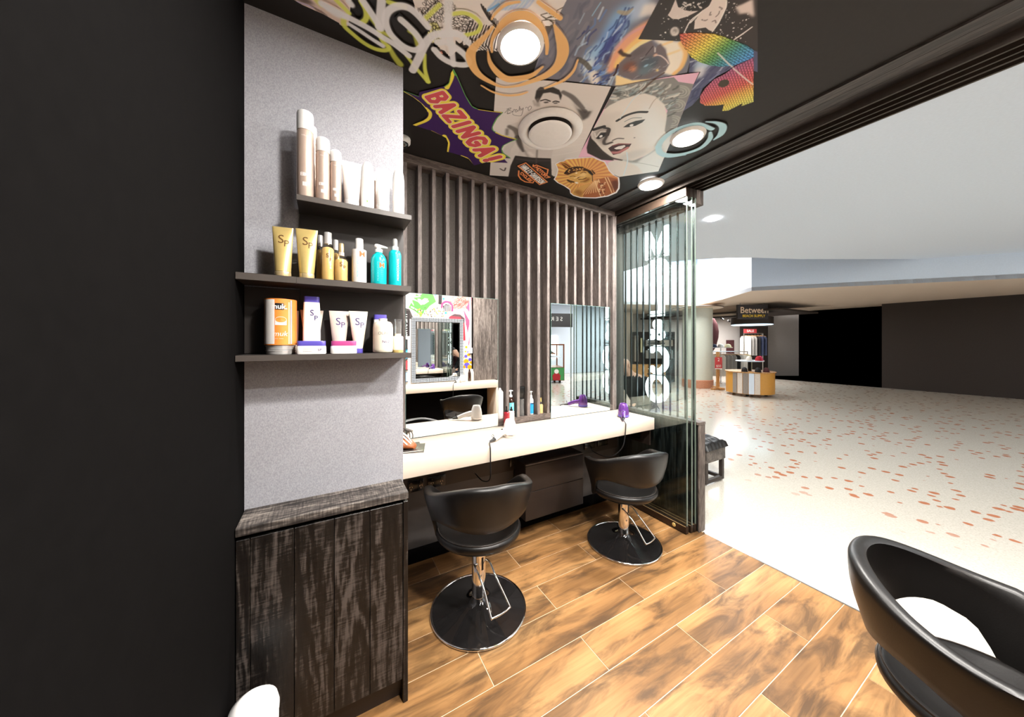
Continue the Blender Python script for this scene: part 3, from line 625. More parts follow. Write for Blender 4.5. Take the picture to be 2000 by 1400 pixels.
# ------------------------------------------------------------------ products
def wrap(R, y_sign=-1, zc=0, off=.0004, x0=0):
    def f(x, y, d):
        a = (x + x0) / R; return ((R + off) * math.sin(a), -(R + off) * math.cos(a), zc + y)
    return f
def flat(yf, zc, x0=0): return lambda x, y, d: (x0 + x, yf, zc + y)
def px_item(uL, uR, vT, Y, z):
    """centre x, width and height of an upright item standing at depth Y on height z"""
    a, b = aty(uL, 600, Y), aty(uR, 600, Y); c = aty((uL + uR) / 2, vT, Y)
    ax = math.atan2((a.x + b.x) / 2, Y); d = math.hypot((a.x + b.x) / 2, Y)
    w = (b.x - a.x) * math.cos(ax)
    return (a.x + b.x) / 2, w, c.z - z
def spray_can(uL, uR, vT, Y, z, label, txt, rot=0):
    x, w, h = px_item(uL, uR, vT, Y, z); R = w / 2
    t = thing('spray_can', label, 'spray can', (x, Y, z + .0004), rot, 'taupe spray cans on the highest shelf')
    hc = h * .775
    MB().lathe([(.0, 0), (R * .93, 0), (R, .004), (R, hc - .012), (R * .93, hc)], 30).build('can', 'taupe_can', t, smooth=40)
    MB().lathe([(R * .98, hc + .0005), (R * 1.01, hc + .004), (R * 1.0, h - .012), (R * .93, h - .003), (R * .80, h), (0, h)], 30).build('cap', 'white_plastic', t, smooth=40)
    if txt:
        lettering('EIMI', R * .62, 'taupe_print', t, wrap(R, zc=hc * .33), bold=.0006)
        lettering('III', R * .70, 'taupe_print', t, wrap(R, zc=hc * .19), bold=.0008)
        lettering('WELLA', R * .26, 'taupe_print', t, wrap(R, zc=hc * .9))
    return t
spray_can(579, 613, 221, 1.545, TOPZ, 'tallest taupe spray can with white cap, at the left end of the highest shelf', 1)
spray_can(603, 619, 249, 1.612, TOPZ, 'taupe spray can half hidden behind the tallest can on the highest shelf', 0)
spray_can(616.5, 644.5, 272, 1.545, TOPZ, 'medium taupe spray can with white cap, second from left on the highest shelf', 1)
spray_can(644.5, 667, 296, 1.545, TOPZ, 'smallest taupe spray can with white cap, beside the wide white tube', 1)
def tube_bottle(uL, uR, vT, uLc, uRc, vC, Y, z, label, body, cap, txt, ink, group, caph=.022, rot=0, tcap=None, tsize=.038, extra=None):
    x, w, h = px_item(uL, uR, vT, Y, z); _, wc, _ = px_item(uLc, uRc, vC, Y, z); rc = wc / 2
    t = thing('squeeze_tube', label, 'tube', (x, Y, z + .0004), rot, group)
    MB().lathe([(0, 0), (rc * .98, 0), (rc, .002), (rc, caph - .002), (rc * .98, caph - .0005)], 26).build('cap', cap, t, smooth=40)
    secs = []
    for k in range(11):
        u = k / 10; a = rc * .97 + (w / 2 - rc * .97) * u ** .9; b = rc * .97 * (1 - u) ** .8 + .0012
        zz = caph + (h - caph) * u
        secs.append([(a * math.cos(q), b * math.sin(q), zz) for q in np.linspace(0, 2 * PI, 25)[:-1]])
    MB().rings(secs).build('tube', body, t, smooth=60)
    def onface(x_, y_, zc):
        u = max(0, min(1, (zc + y_ - caph) / (h - caph))); a = rc * .97 + (w / 2 - rc * .97) * u ** .9; b = rc * .97 * (1 - u) ** .8 + .0012
        q = max(-.95, min(.95, x_ / a)); return (x_, -b * math.sqrt(1 - q * q) - .0005, zc + y_)
    if txt:
        lettering(txt[0], tsize * 1.25, ink, t, lambda a, b, d: onface(a - .004, b, h * .74))
        lettering(txt[1], tsize * .95, ink, t, lambda a, b, d: onface(a + .014, b, h * .66))
    if extra:
        lettering(extra[0], extra[1], ink, t, lambda a, b, d: onface(a, b, h * .22))
    return t
WT = 'white tubes on the highest shelf'
def blobs(t, mat, R, zc, n, h):
    m = MB()
    for k in range(n):
        a = random.uniform(-.9, .9); z = zc + random.uniform(-h, h); l = random.uniform(.008, .015); q = random.uniform(-.6, .6)
        P = [(R * math.sin(a) + dx_ * math.cos(q) - dz_ * math.sin(q), dx_ * math.sin(q) + dz_ * math.cos(q)) for dx_, dz_ in ((-l, 0), (0, l * .35), (l, 0), (0, -l * .35))]
        m.add([(p[0], -math.sqrt(max(1e-6, R * R - min(R * R * .98, p[0] * p[0]))) - .0006, z + p[1]) for p in P], [(0, 1, 2, 3)])
    m.build('leaf_print', mat, t)
t = tube_bottle(667, 706.5, 317, 673, 702, 386, 1.545, TOPZ, 'wide white squeeze tube with green print beside the smallest spray can', 'white_bottle', 'white_plastic', None, 'ink_green', WT, .03)
blobs(t, 'ink_green', .017, .075, 6, .012)
t = tube_bottle(734, 762.5, 331, 734, 758, 400, 1.545, TOPZ, 'white squeeze tube with gold green script, second white tube along the shelf', 'white_bottle', 'white_plastic', None, 'ink_green', WT, .03)
blobs(t, 'ink_green', .014, .085, 6, .018)
def dome_bottle(uL, uR, vT, Y, z, label, ink):
    x, w, h = px_item(uL, uR, vT, Y, z); R = w / 2
    t = thing('bottle', label, 'bottle', (x, Y, z + .0004), 0, 'white round-topped bottles on the highest shelf')
    MB().lathe([(0, 0), (R * .92, 0), (R * .96, .004), (R, h * .35), (R * .99, h * .66)], 28, ay=.72).build('body', 'white_bottle', t, smooth=40)
    MB().lathe([(R * .985, h * .662), (R * .96, h * .78), (R * .84, h * .9), (R * .6, h * .975), (R * .3, h), (0, h)], 28, ay=.72).build('cap', 'white_plastic', t, smooth=40)
    blobs(t, ink, R * .72, h * .3, 7, h * .14)
    return t
dome_bottle(705, 731, 317, 1.545, TOPZ, 'white round-topped bottle with green print, between the two white tubes', 'ink_green')
dome_bottle(766.5, 790, 331, 1.545, TOPZ, 'white round-topped bottle with orange lettering, at the right end of the highest shelf', 'ink_orange')
for uL, uR, vT, lab in ((698, 709, 337, 'slim taupe bottle hidden behind the white tube with green print'), (728, 738, 340, 'slim taupe bottle tucked behind the second white tube')):
    x, w, h = px_item(uL, uR, vT, 1.62, TOPZ); R = w / 2
    t = thing('bottle', lab, 'bottle', (x, 1.62, TOPZ + .0004), 0, 'slim bottles at the back of the highest shelf')
    MB().lathe([(0, 0), (R, 0), (R, h * .8), (R * .8, h * .83)], 16).build('body', 'taupe_can', t, smooth=40)
    MB().lathe([(R * .82, h * .835), (R * .82, h), (0, h)], 16).build('cap', 'white_plastic', t, smooth=40)
GT = 'gold squeeze tubes on the middle shelf'
tube_bottle(531, 573.5, 444, 534, 567.5, 540, 1.545, MIDZ, 'gold squeeze tube nearest the left wall on the middle shelf', 'gold_tube', 'gold_cap', ('S', 'P'), 'ink_brown', GT, .021, -.12)
tube_bottle(577, 621, 448, 583, 613.5, 540, 1.545, MIDZ, 'gold squeeze tube beside the amber bottles on the middle shelf', 'gold_tube', 'gold_cap', ('S', 'P'), 'ink_brown', GT, .021, -.08)
AB = 'amber oil bottles with silver caps'
def oil_bottle(uL, uR, vT, Y, label, txt, spray=False):
    x, w, h = px_item(uL, uR, vT, Y, MIDZ); R = w / 2
    t = thing('oil_bottle', label, 'bottle', (x, Y, MIDZ + .0004), 0, AB)
    hb = h * (.70 if not spray else .60)
    MB().lathe([(0, .004), (R * .9, .004), (R * .93, .008), (R * .93, hb - .012), (R * .75, hb - .004), (R * .4, hb)], 26).build('oil', 'amber', t, smooth=40)
    MB().lathe([(0, 0), (R, 0), (R, hb - .008), (R * .85, hb), (R * .48, hb + .006), (R * .44, hb + .012)], 26).build('glass_body', 'bottle_glass', t, smooth=40)
    if not spray:
        MB().lathe([(R * .60, hb + .0125), (R * .60, h - .002), (R * .56, h), (0, h)], 22).build('cap', 'silver_cap', t, smooth=40)
    else:
        hm = hb + (h - hb) * .42
        MB().lathe([(R * .44, hb + .0125), (R * .44, hm), (R * .2, hm)], 20).build('collar', 'silver_cap', t, smooth=40)
        MB().lathe([(R * .38, hm + .0005), (R * .38, h - .002), (R * .33, h), (0, h)], 20).build('spray_cap', 'gold_cap', t, smooth=40)
    if txt:
        lettering('S', R * 1.0, 'ink_brown', t, wrap(R, zc=hb * .72, x0=-R * .05)); lettering('P', R * .85, 'ink_brown', t, wrap(R, zc=hb * .60, x0=R * .45))
oil_bottle(617, 634, 460, 1.615, 'amber oil bottle with silver cap, behind the tall amber bottle', 0)
oil_bottle(627, 653.5, 455, 1.55, 'tall amber oil bottle with silver cap, in front of the others', 1)
oil_bottle(647, 664, 469, 1.61, 'narrow amber bottle with silver cap, behind the short gold-capped spray bottle', 0)
oil_bottle(653, 680, 476, 1.548, 'short amber spray bottle with a gold cap and chrome collar', 1, True)
# white bottle with orange M
x, w, h = px_item(687, 716, 467, 1.55, MIDZ); R = w / 2
t = thing('shampoo_bottle', 'white bottle with orange M letter, beside the teal pump bottle', 'bottle', (x, 1.55, MIDZ + .0004))
MB().lathe([(0, 0), (R * .97, 0), (R, .003), (R, h * .72), (R * .97, h * .745), (R * .55, h * .765)], 28).build('body', 'white_bottle', t, smooth=40)
MB().lathe([(R * .53, h * .767), (R * .56, h * .78), (R * .53, h - .002), (R * .48, h), (0, h)], 22).build('cap', 'white_plastic', t, smooth=40)
lettering('M', R * 1.2, 'ink_orange', t, wrap(R, zc=h * .63, x0=R * .35), bold=.0003)
lettering('MOROCCANOIL', R * .42, 'turquoise_label', t, lambda a, b, d: wrap(R, x0=-R * .25)(-b, a + h * .36, d))
for k in range(6): lettering('-------', R * .2, 'ink_grey', t, wrap(R, zc=h * (.45 - .06 * k), x0=R * .4), name='small_print')
# teal pump bottle
x, w, h = px_item(724, 755, 478, 1.55, MIDZ); R = w / 2
t = thing('pump_bottle', 'teal pump bottle with white pump and orange M letter', 'bottle', (x, 1.55, MIDZ + .0004))
MB().lathe([(0, 0), (R * .96, 0), (R, .003), (R, h * .58), (R * .93, h * .66), (R * .75, h * .73), (R * .45, h * .775), (R * .42, h * .80)], 30).build('body', 'teal', t, smooth=40)
MB().lathe([(R * .5, h * .801), (R * .5, h * .88), (R * .3, h * .89), (R * .2, h * .93), (0, h * .93)], 20).build('collar', 'white_plastic', t, smooth=40)
MB().tube(catmull([(-R * .55, 0, h * .955), (-R * .2, 0, h * .965), (R * .3, 0, h * .96), (R * .85, -.003, h * .945), (R * 1.12, -.004, h * .935)], 4), [R * .14, R * .2, R * .26, R * .28, R * .28, R * .27, R * .26, R * .24, R * .22, R * .2, R * .18, R * .16, R * .15, R * .14, R * .13, R * .12, R * .1], 10).build('pump_head', 'white_plastic', t, smooth=60)
lettering('M', R * 1.0, 'ink_orange', t, wrap(R, zc=h * .46, x0=R * .3), bold=.0003)
lettering('MOROCCANOIL', R * .36, 'turquoise_label', t, lambda a, b, d: wrap(R, x0=-R * .2)(-b, a + h * .32, d))
for k in range(5): lettering('-----', R * .2, 'turquoise_label', t, wrap(R, zc=h * (.34 - .05 * k), x0=R * .3), name='small_print')
# teal spray bottle
x, w, h = px_item(759, 783.5, 467, 1.55, MIDZ); R = w / 2
t = thing('spray_bottle', 'slim teal spray bottle at the right end of the middle shelf', 'bottle', (x, 1.55, MIDZ + .0004))
MB().lathe([(0, 0), (R * .96, 0), (R, .003), (R, h * .66), (R * .95, h * .70), (R * .78, h * .74), (R * .5, h * .757)], 28).build('body', 'teal', t, smooth=40)
MB().lathe([(R * .55, h * .758), (R * .56, h * .83), (R * .38, h * .845), (R * .38, h * .85)], 20).build('collar', 'white_plastic', t, smooth=40)
MB().lathe([(R * .40, h * .851), (R * .40, h * .97), (R * .3, h), (0, h)], 20).build('spray_cap', 'silver_cap', t, smooth=40)
lettering('MOROCCANOIL', R * .5, 'ink_white', t, lambda a, b, d: wrap(R, x0=R * .35)(-b, a + h * .34, d))
# ---- lowest shelf
x, w, h = px_item(516, 580, 586, 1.572, LOWZ); R = w / 2
tn = thing('tin', 'pair of stacked round silver tins under the orange printed canister', 'tin', (x, 1.572, LOWZ + .0004))
hs = .036
for k in range(2):
    MB().lathe([(0, .0175 * k), (R * .88, .0175 * k), (R * .9, .0175 * k + .002), (R * .9, .0175 * k + .012), (R * .93, .0175 * k + .0125), (R * .93, .0175 * k + .0165), (0, .0172 * k + .017)], 40).build('tin_body', 'silver_cap', tn, smooth=40)
t = thing('canister', 'large orange printed canister on silver tins at the left of the lowest shelf', 'canister', (x, 1.572, LOWZ + hs + .0006))
hh = h - hs
MB().lathe([(0, 0), (R, 0), (R, hh), (R * .96, hh), (R * .96, hh - .002), (0, hh - .002)], 48).build('body', 'orange_print', t, smooth=40)
def arc_band(a0, a1, z0, z1, off=.0005):
    m = MB(); n_ = 14; v = []
    for k in range(n_ + 1):
        a = a0 + (a1 - a0) * k / n_
        v += [((R + off) * math.sin(a), -(R + off) * math.cos(a), z0), ((R + off) * math.sin(a), -(R + off) * math.cos(a), z1)]
    return m.add(v, [(2 * k, 2 * k + 2, 2 * k + 3, 2 * k + 1) for k in range(n_)])
arc_band(-1.2, -.28, .004, hh - .004).build('pale_panel', 'white_bottle', t)
arc_band(-.25, .28, hh * .76, hh * .90).build('black_label', 'ink_black', t)
arc_band(.72, .82, .004, hh - .004).build('blue_stripe', 'lilac_card', t)
arc_band(.56, .66, .004, hh - .012).build('pale_stripe', 'pale_orange', t)
lettering('muk.', hh * .15, 'ink_white', t, wrap(R, zc=hh * .825, off=.0009, x0=R * .0), bold=.0006)
def ellipse_print(cx_, cz, rx, rz, mat, off, nm):
    v = [wrap(R, off=off)(cx_, cz, 0)] + [wrap(R, off=off)(cx_ + rx * math.cos(q), cz + rz * math.sin(q), 0) for q in np.linspace(0, 2 * PI, 29)[:-1]]
    MB().add(v, [(0, 1 + k, 1 + (k + 1) % 28) for k in range(28)]).build(nm, mat, t)
arc_band(-.25, .45, hh * .43, hh * .53, .0006).build('printed_jar_side', 'white_plastic', t)
ellipse_print(R * .1, hh * .54, R * .35, hh * .07, 'white_plastic', .0009, 'printed_rim')
ellipse_print(R * .1, hh * .545, R * .325, hh * .058, 'orange_print', .0012, 'printed_lid')
lettering('muk', hh * .15, 'ink_white', t, wrap(R, zc=hh * .24, off=.0007, x0=R * .05), shear=.2)
lettering('--- ----', hh * .06, 'ink_white', t, wrap(R, zc=hh * .14, off=.0007, x0=R * .0), name='small_print')
# bottle with purple cap
def flat_bottle(uL, uR, vT, Y, label, dep, txt, caph=.1):
    x, w, h = px_item(uL, uR, vT, Y, LOWZ); a = w / 2
    t = thing('shampoo_bottle', label, 'bottle', (x, Y, LOWZ + .0004), 0, 'white bottles with purple caps on the lowest shelf')
    def sec(f, z): return [(a * f * math.copysign(abs(math.cos(q)) ** .35, math.cos(q)), dep / 2 * f ** .5 * math.copysign(abs(math.sin(q)) ** .6, math.sin(q)), z) for q in np.linspace(0, 2 * PI, 37)[:-1]]
    hc = h * (1 - caph)
    MB().rings([sec(.97, 0), sec(1, .003), sec(.98, h * .4), sec(.95, h * .7), sec(.885, hc)]).build('body', 'white_bottle', t, smooth=50)
    MB().rings([sec(.88, hc + .0006), sec(.865, h - .002), sec(.84, h)]).build('cap', 'purple_cap', t, smooth=50)
    if txt:
        yf = -dep / 2 - .0006
        lettering('S', w * .52, 'ink_purple', t, flat(yf, h * .71, w * .02)); lettering('P', w * .44, 'ink_purple', t, flat(yf, h * .62, w * .24))
        for k in range(6): lettering('-----', w * .14, 'ink_grey', t, flat(yf, h * (.46 - .05 * k), w * .1), name='small_print')
flat_bottle(591, 626.5, 580, 1.58, 'white bottle with a purple cap, standing behind the purple lidded jar', .034, 1)
flat_bottle(728, 757, 615, 1.615, 'white bottle with a purple cap, half hidden behind the round white bottle', .03, 0, .13)
LT = 'pale squeeze tubes on the lowest shelf'
tube_bottle(586, 632, 606, 598, 620, 690, 1.622, LOWZ, 'beige squeeze tube mostly hidden behind the purple capped bottle', 'beige_tube', 'beige_tube', None, 'ink_purple', LT, .02)
tube_bottle(572, 584, 607, 574, 584, 690, 1.622, LOWZ, 'narrow beige tube peeking out behind the orange canister', 'beige_tube', 'beige_tube', None, 'ink_purple', LT, .02)
tube_bottle(642.5, 682, 607.5, 650, 674, 690, 1.60, LOWZ, 'beige squeeze tube standing behind the magenta lidded jar', 'beige_tube', 'purple_cap', ('S', 'P'), 'ink_purple', LT, .02, 0, None, .036, ('------', .007))
tube_bottle(681, 718.5, 608, 695, 712.5, 679, 1.575, LOWZ, 'whitish squeeze tube on a purple cap, right of the magenta lidded jar', 'cream_bottle', 'purple_cap', ('S', 'P'), 'ink_purple', LT, .02, 0, None, .036, ('------', .007))
def jar(uL, uR, vT, Y, label, lidm, txt):
    x, w, h = px_item(uL, uR, vT, Y, LOWZ); a = w / 2
    t = thing('jar', label, 'jar', (x, Y, LOWZ + .0004), 0, 'squared white jars with coloured lids')
    def sec(f, z): return [(a * f * math.copysign(abs(math.cos(q)) ** .3, math.cos(q)), .036 * f * math.copysign(abs(math.sin(q)) ** .3, math.sin(q)), z) for q in np.linspace(0, 2 * PI, 37)[:-1]]
    MB().rings([sec(.97, 0), sec(1, .003), sec(.99, h * .55), sec(.96, h * .62)]).build('body', 'white_bottle', t, smooth=50)
    MB().rings([sec(.955, h * .625), sec(.955, h * .97), sec(.935, h)]).build('lid', lidm, t, smooth=50)
    if txt:
        for k in range(3): lettering('--------', .012, 'ink_grey', t, flat(-.0366, h * (.42 - .1 * k), -a * .25), name='small_print')
        lettering('SP', .014, 'ink_purple', t, flat(-.0366, h * .32, a * .55))
jar(579, 637.5, 666, 1.537, 'squat white jar with purple lid at the front of the lowest shelf', 'purple_cap', 1)
jar(645.5, 696.5, 666, 1.537, 'squat white jar with magenta lid at the front of the lowest shelf', 'magenta_cap', 0)
x, w, h = px_item(728, 767.5, 622, 1.553, LOWZ); R = w / 2
t = thing('treatment_bottle', 'rounded white bottle with purple number two on its label', 'bottle', (x, 1.553, LOWZ + .0004))
MB().lathe([(0, 0), (R * .84, 0), (R * .95, .005), (R, .016), (R, h * .72), (R * .95, h * .82), (R * .78, h * .89), (R * .5, h * .915)], 34).build('body', 'cream_bottle', t, smooth=50)
MB().lathe([(R * .42, h * .916), (R * .42, h - .001), (0, h)], 24).build('cap', 'white_plastic', t, smooth=40)
lettering('OLAPLEX', R * .42, 'ink_grey', t, wrap(R, zc=h * .56, x0=R * .25))
lettering('No.2', R * .36, 'ink_purple', t, wrap(R, zc=h * .32, x0=R * .15), bold=.0003)
for k in range(3): lettering('----------', R * .16, 'ink_grey', t, wrap(R, zc=h * (.24 - .045 * k), x0=R * .2), name='small_print')
x, w, h = px_item(767, 787.5, 624, 1.56, LOWZ); R = w / 2
t = thing('dropper_bottle', 'small cream bottle with a clear dropper top at the right end of the lowest shelf', 'bottle', (x, 1.56, LOWZ + .0004))
MB().lathe([(0, 0), (R, 0), (R, h * .08)], 24).build('base_band', 'gold_tube', t, smooth=40)
MB().lathe([(R, h * .081), (R, h * .47), (R * .9, h * .49), (R * .6, h * .50), (R * .6, h * .565)], 24).build('body', 'cream_bottle', t, smooth=40)
MB().lathe([(R * .62, h * .566), (R * .62, h * .97), (R * .74, h * .971), (R * .74, h), (0, h)], 20).build('dropper', 'clear_shell', t, smooth=40)
for k in range(3): lettering('-----', R * .3, 'ink_grey', t, wrap(R, zc=h * (.36 - .07 * k)), name='small_print')

# ------------------------------------------------------------------ bottles in the niches between the slats
NZ, NY = .9615, 2.444
def px_w(uL, uR, Y):
    a, b = aty(uL, 800, Y), aty(uR, 800, Y); return (a.x + b.x) / 2, (b.x - a.x) * .86
def hgt(u, vT, Y, z): return aty(u, vT, Y).z - z
G = 'styling bottles in the slat niches'
x, R, h = 1.259, .0295, hgt(980, 757, NY, NZ)
t = thing('aerosol_can', 'tall plain white aerosol can between the slats beside the left mirror', 'spray can', (x, NY, NZ), 0, G)
MB().lathe([(0, 0), (R * .95, 0), (R, .004), (R, h * .84), (R * .93, h * .875), (R * .7, h * .91)], 26).build('can', 'white_bottle', t, smooth=40)
MB().lathe([(R * .5, h * .911), (R * .42, h * .95), (R * .3, h - .002), (0, h)], 18).build('nozzle', 'white_plastic', t, smooth=40)
def pump(x, R, h, label, body, lab, hl):
    t = thing('pump_bottle', label, 'bottle', (x, NY, NZ), 0, G)
    MB().lathe([(0, 0), (R * .96, 0), (R, .003), (R, h * .58), (R * .85, h * .66), (R * .5, h * .715), (R * .45, h * .74)], 26).build('body', body, t, smooth=40)
    MB().lathe([(R * .5, h * .741), (R * .5, h * .81), (R * .2, h * .83), (R * .18, h * .95), (0, h * .95)], 16).build('collar', 'white_plastic', t, smooth=40)
    MB().tube([(R * .7, .0, h * .965), (0, 0, h * .975), (-R * .9, -.004, h * .965)], [R * .16, R * .24, R * .16], 8).build('pump_head', 'white_plastic', t, smooth=60)
    m = MB(); v = []; n_ = 12
    for k in range(n_ + 1):
        a = -.9 + 1.8 * k / n_
        v += [((R + .0006) * math.sin(a), -(R + .0006) * math.cos(a), h * .04), ((R + .0006) * math.sin(a), -(R + .0006) * math.cos(a), h * hl)]
    m.add(v, [(2 * k, 2 * k + 2, 2 * k + 3, 2 * k + 1) for k in range(n_)]); m.build('label_band', lab, t)
    return t
hp = hgt(1003, 761, NY, NZ)
t = pump(1.364, .029, hp, 'dark brown pump bottle with a turquoise label between the slats', 'brown_glass', 'turquoise_label', .54)
lettering('M', .018, 'ink_orange', t, wrap(.0297, zc=hp * .46, x0=.006))
hp = hgt(1043, 763, NY, NZ)
t = pump(1.572, .021, hp, 'white pump bottle with a bright blue label between the slats', 'white_bottle', 'blue_label', .5)
arc = MB(); arc.add([(-.012, -.0222, hp * .45), (.012, -.0222, hp * .45), (.012, -.0222, hp * .49), (-.012, -.0222, hp * .49)], [(0, 1, 2, 3)]); arc.build('label_print', 'ink_black', t)
hb = hgt(1022, 754, NY, NZ)
t = thing('styling_brush', 'clear jar with a black wide brush head standing upright between the slats', 'brush', (1.468, NY, NZ), 0, G)
MB().lathe([(0, 0), (.028, 0), (.030, .004), (.026, hb * .3), (.0265, hb * .56), (.027, hb * .575), (0, hb * .575)], 24).build('jar', 'clear_shell', t, smooth=40)
MB().bbox(-.008, .008, -.006, .006, .004, hb * .55, .002, 1).build('insert', 'white_plastic', t)
MB().rings([[(x_ * s_, y_ * s_ * .7, z_) for x_, y_ in ((-1, -1), (1, -1), (1, 1), (-1, 1))] for s_, z_ in ((.014, hb * .58), (.018, hb * .72), (.026, hb * .80), (.028, hb * .97), (.026, hb))]).build('brush_head', 'black_plastic', t, smooth=40)
h = hgt(1061, 776, NY, NZ); R = .02
t = thing('oil_bottle', 'small gold oil bottle between the slats beside the right mirror', 'bottle', (1.676, NY, NZ), 0, G)
MB().lathe([(0, 0), (R, 0), (R, h * .52), (R * .85, h * .56), (R * .45, h * .58)], 22).build('body', 'amber', t, smooth=40)
MB().lathe([(R * .46, h * .581), (R * .46, h * .74), (R * .3, h * .745)], 18).build('collar', 'chrome', t, smooth=40)
MB().lathe([(R * .4, h * .746), (R * .36, h - .001), (0, h)], 18).build('cap', 'gold_tube', t, smooth=40)
for (uL, uR, vT, vS, lab, mat) in ((983.5, 995, 793, 804, 'small red bottle with black nozzle behind the white hairdryer', 'red_bottle'), (993, 1004.5, 794, 802, 'slim white bottle with black cap behind the white hairdryer', 'white_bottle')):
    Y = 2.345 if mat == 'red_bottle' else 2.362
    x, w = px_w(uL, uR, Y); R = w / 2; h = hgt((uL + uR) / 2, vT, Y, .9105); hs = hgt((uL + uR) / 2, vS, Y, .9105)
    t = thing('serum_bottle', lab, 'bottle', (x, Y, .9105))
    MB().lathe([(0, 0), (R * .97, 0), (R, .003), (R, hs - .006), (R * .8, hs - .001), (R * .4, hs)], 22).build('body', mat, t, smooth=40)
    MB().lathe([(R * .5, hs + .0004), (R * .5, hs + .012), (R * .3, hs + .016), (R * .26, h - .002), (0, h)], 18).build('cap', 'black_plastic', t, smooth=40)
    for k in range(4): lettering('-----', R * .34, 'gold_cap' if mat == 'red_bottle' else 'ink_grey', t, wrap(R, zc=hs * (.7 - .12 * k)), name='small_print')
# ------------------------------------------------------------------ printed artwork (computed pixel by pixel here, no files)
class Canvas:
    def __init__(s, x0, x1, y0, y1, res, base):
        s.x0, s.y0, s.res = x0, y0, res; s.w = int((x1 - x0) * res); s.h = int((y1 - y0) * res)
        s.a = np.zeros((s.h, s.w, 3), np.float32); s.a[:] = np.array(base) / 255.0
        s.map = None
    def to(s, pts): return np.array([[(x - s.x0) * s.res, (y - s.y0) * s.res] for x, y in (s.map(*p) for p in pts)])
    def scale(s, pts):
        p = np.array(pts, float).mean(0); a = s.to([p, p + [4, 0], p + [0, 4]])
        return (np.hypot(*(a[1] - a[0])) + np.hypot(*(a[2] - a[0]))) / 8
    def win(s, P, m):
        x0 = max(0, int(P[:, 0].min() - m)); x1 = min(s.w, int(P[:, 0].max() + m) + 2)
        y0 = max(0, int(P[:, 1].min() - m)); y1 = min(s.h, int(P[:, 1].max() + m) + 2)
        return (x0, x1, y0, y1) if x1 > x0 and y1 > y0 else None
    def put(s, w, mask, col):
        x0, x1, y0, y1 = w; sub = s.a[y0:y1, x0:x1]
        c = np.array(col, np.float32) / 255.0 if not isinstance(col, np.ndarray) else col
        sub += mask[..., None] * (c - sub)
    def mask_poly(s, P, w, ss=2):
        x0, x1, y0, y1 = w
        X = (np.arange((x1 - x0) * ss) + .5) / ss + x0; Y = (np.arange((y1 - y0) * ss) + .5) / ss + y0
        m = np.zeros((len(Y), len(X)), bool)
        n = len(P)
        for i in range(n):
            xa, ya = P[i]; xb, yb = P[(i + 1) % n]
            if ya == yb: continue
            r = (Y >= min(ya, yb)) & (Y < max(ya, yb))
            if not r.any(): continue
            xi = xa + (Y[r] - ya) * (xb - xa) / (yb - ya)
            m[r] ^= X[None, :] > xi[:, None]
        return m.reshape(y1 - y0, ss, x1 - x0, ss).mean((1, 3)).astype(np.float32)
    @staticmethod
    def blur(m, r):
        r = int(round(r))
        if r < 1: return m
        for _ in range(2):
            for ax in (0, 1):
                p = np.pad(m, [(r + 1, r) if a == ax else (0, 0) for a in (0, 1)], mode='edge').cumsum(ax)
                m = (np.take(p, range(2 * r + 1, p.shape[ax]), ax) - np.take(p, range(0, p.shape[ax] - 2 * r - 1), ax)) / (2 * r + 1)
        return m
    def poly(s, pts, col, alpha=1.0, soft=0, clip=None):
        P = s.to(pts); sr = soft * s.scale(pts); w = s.win(P, 3 * sr + 2)
        if not w: return
        m = s.blur(s.mask_poly(P, w), sr) * alpha
        if clip is not None: m = m * s.mask_poly(s.to(clip), w)
        s.put(w, m, col)
    def stroke(s, pts, width, col, soft=.6, alpha=1.0, smooth=True, clip=None):
        """width in photo pixels, single value or one per point"""
        sc = s.scale(pts); n = 6 if smooth and len(pts) > 2 else 1
        q = [list(p) + [width[i] if isinstance(width, (list, tuple)) else width] for i, p in enumerate(pts)]
        q = np.array(catmull(q, n) if n > 1 else q); P = s.to(q[:, :2]); R = q[:, 2] * .5 * sc
        sf = max(.8, soft * sc); w = s.win(P, R.max() + sf * 2)
        if not w: return
        x0, x1, y0, y1 = w; m = np.zeros((y1 - y0, x1 - x0), np.float32)
        for i in range(len(P) - 1):
            a, b = P[i], P[i + 1]; rr = max(R[i], R[i + 1]) + sf * 2
            u0 = max(x0, int(min(a[0], b[0]) - rr)); u1 = min(x1, int(max(a[0], b[0]) + rr) + 2)
            v0 = max(y0, int(min(a[1], b[1]) - rr)); v1 = min(y1, int(max(a[1], b[1]) + rr) + 2)
            if u1 <= u0 or v1 <= v0: continue
            X, Y = np.meshgrid(np.arange(u0, u1) + .5, np.arange(v0, v1) + .5); d = b - a; L = max(1e-6, d @ d)
            t = np.clip(((X - a[0]) * d[0] + (Y - a[1]) * d[1]) / L, 0, 1)
            D = np.hypot(X - a[0] - t * d[0], Y - a[1] - t * d[1]) - (R[i] + (R[i + 1] - R[i]) * t)
            k = np.clip(.5 - D / (2 * sf), 0, 1); k = k * k * (3 - 2 * k)
            sub = m[v0 - y0:v1 - y0, u0 - x0:u1 - x0]; np.maximum(sub, k, out=sub)
        if clip is not None: m = m * s.mask_poly(s.to(clip), w)
        s.put(w, m * alpha, col)
    def blob(s, c, rx, ry, rot, col, alpha=1.0, clip=None, hard=0.0):
        a = np.linspace(0, 2 * PI, 25)[:-1]; cr, sr = math.cos(rot), math.sin(rot)
        pts = [(c[0] + rx * math.cos(t) * cr - ry * math.sin(t) * sr, c[1] + rx * math.cos(t) * sr + ry * math.sin(t) * cr) for t in a]
        s.poly(pts, col, alpha, (1 - hard) * min(rx, ry) * .4, clip)
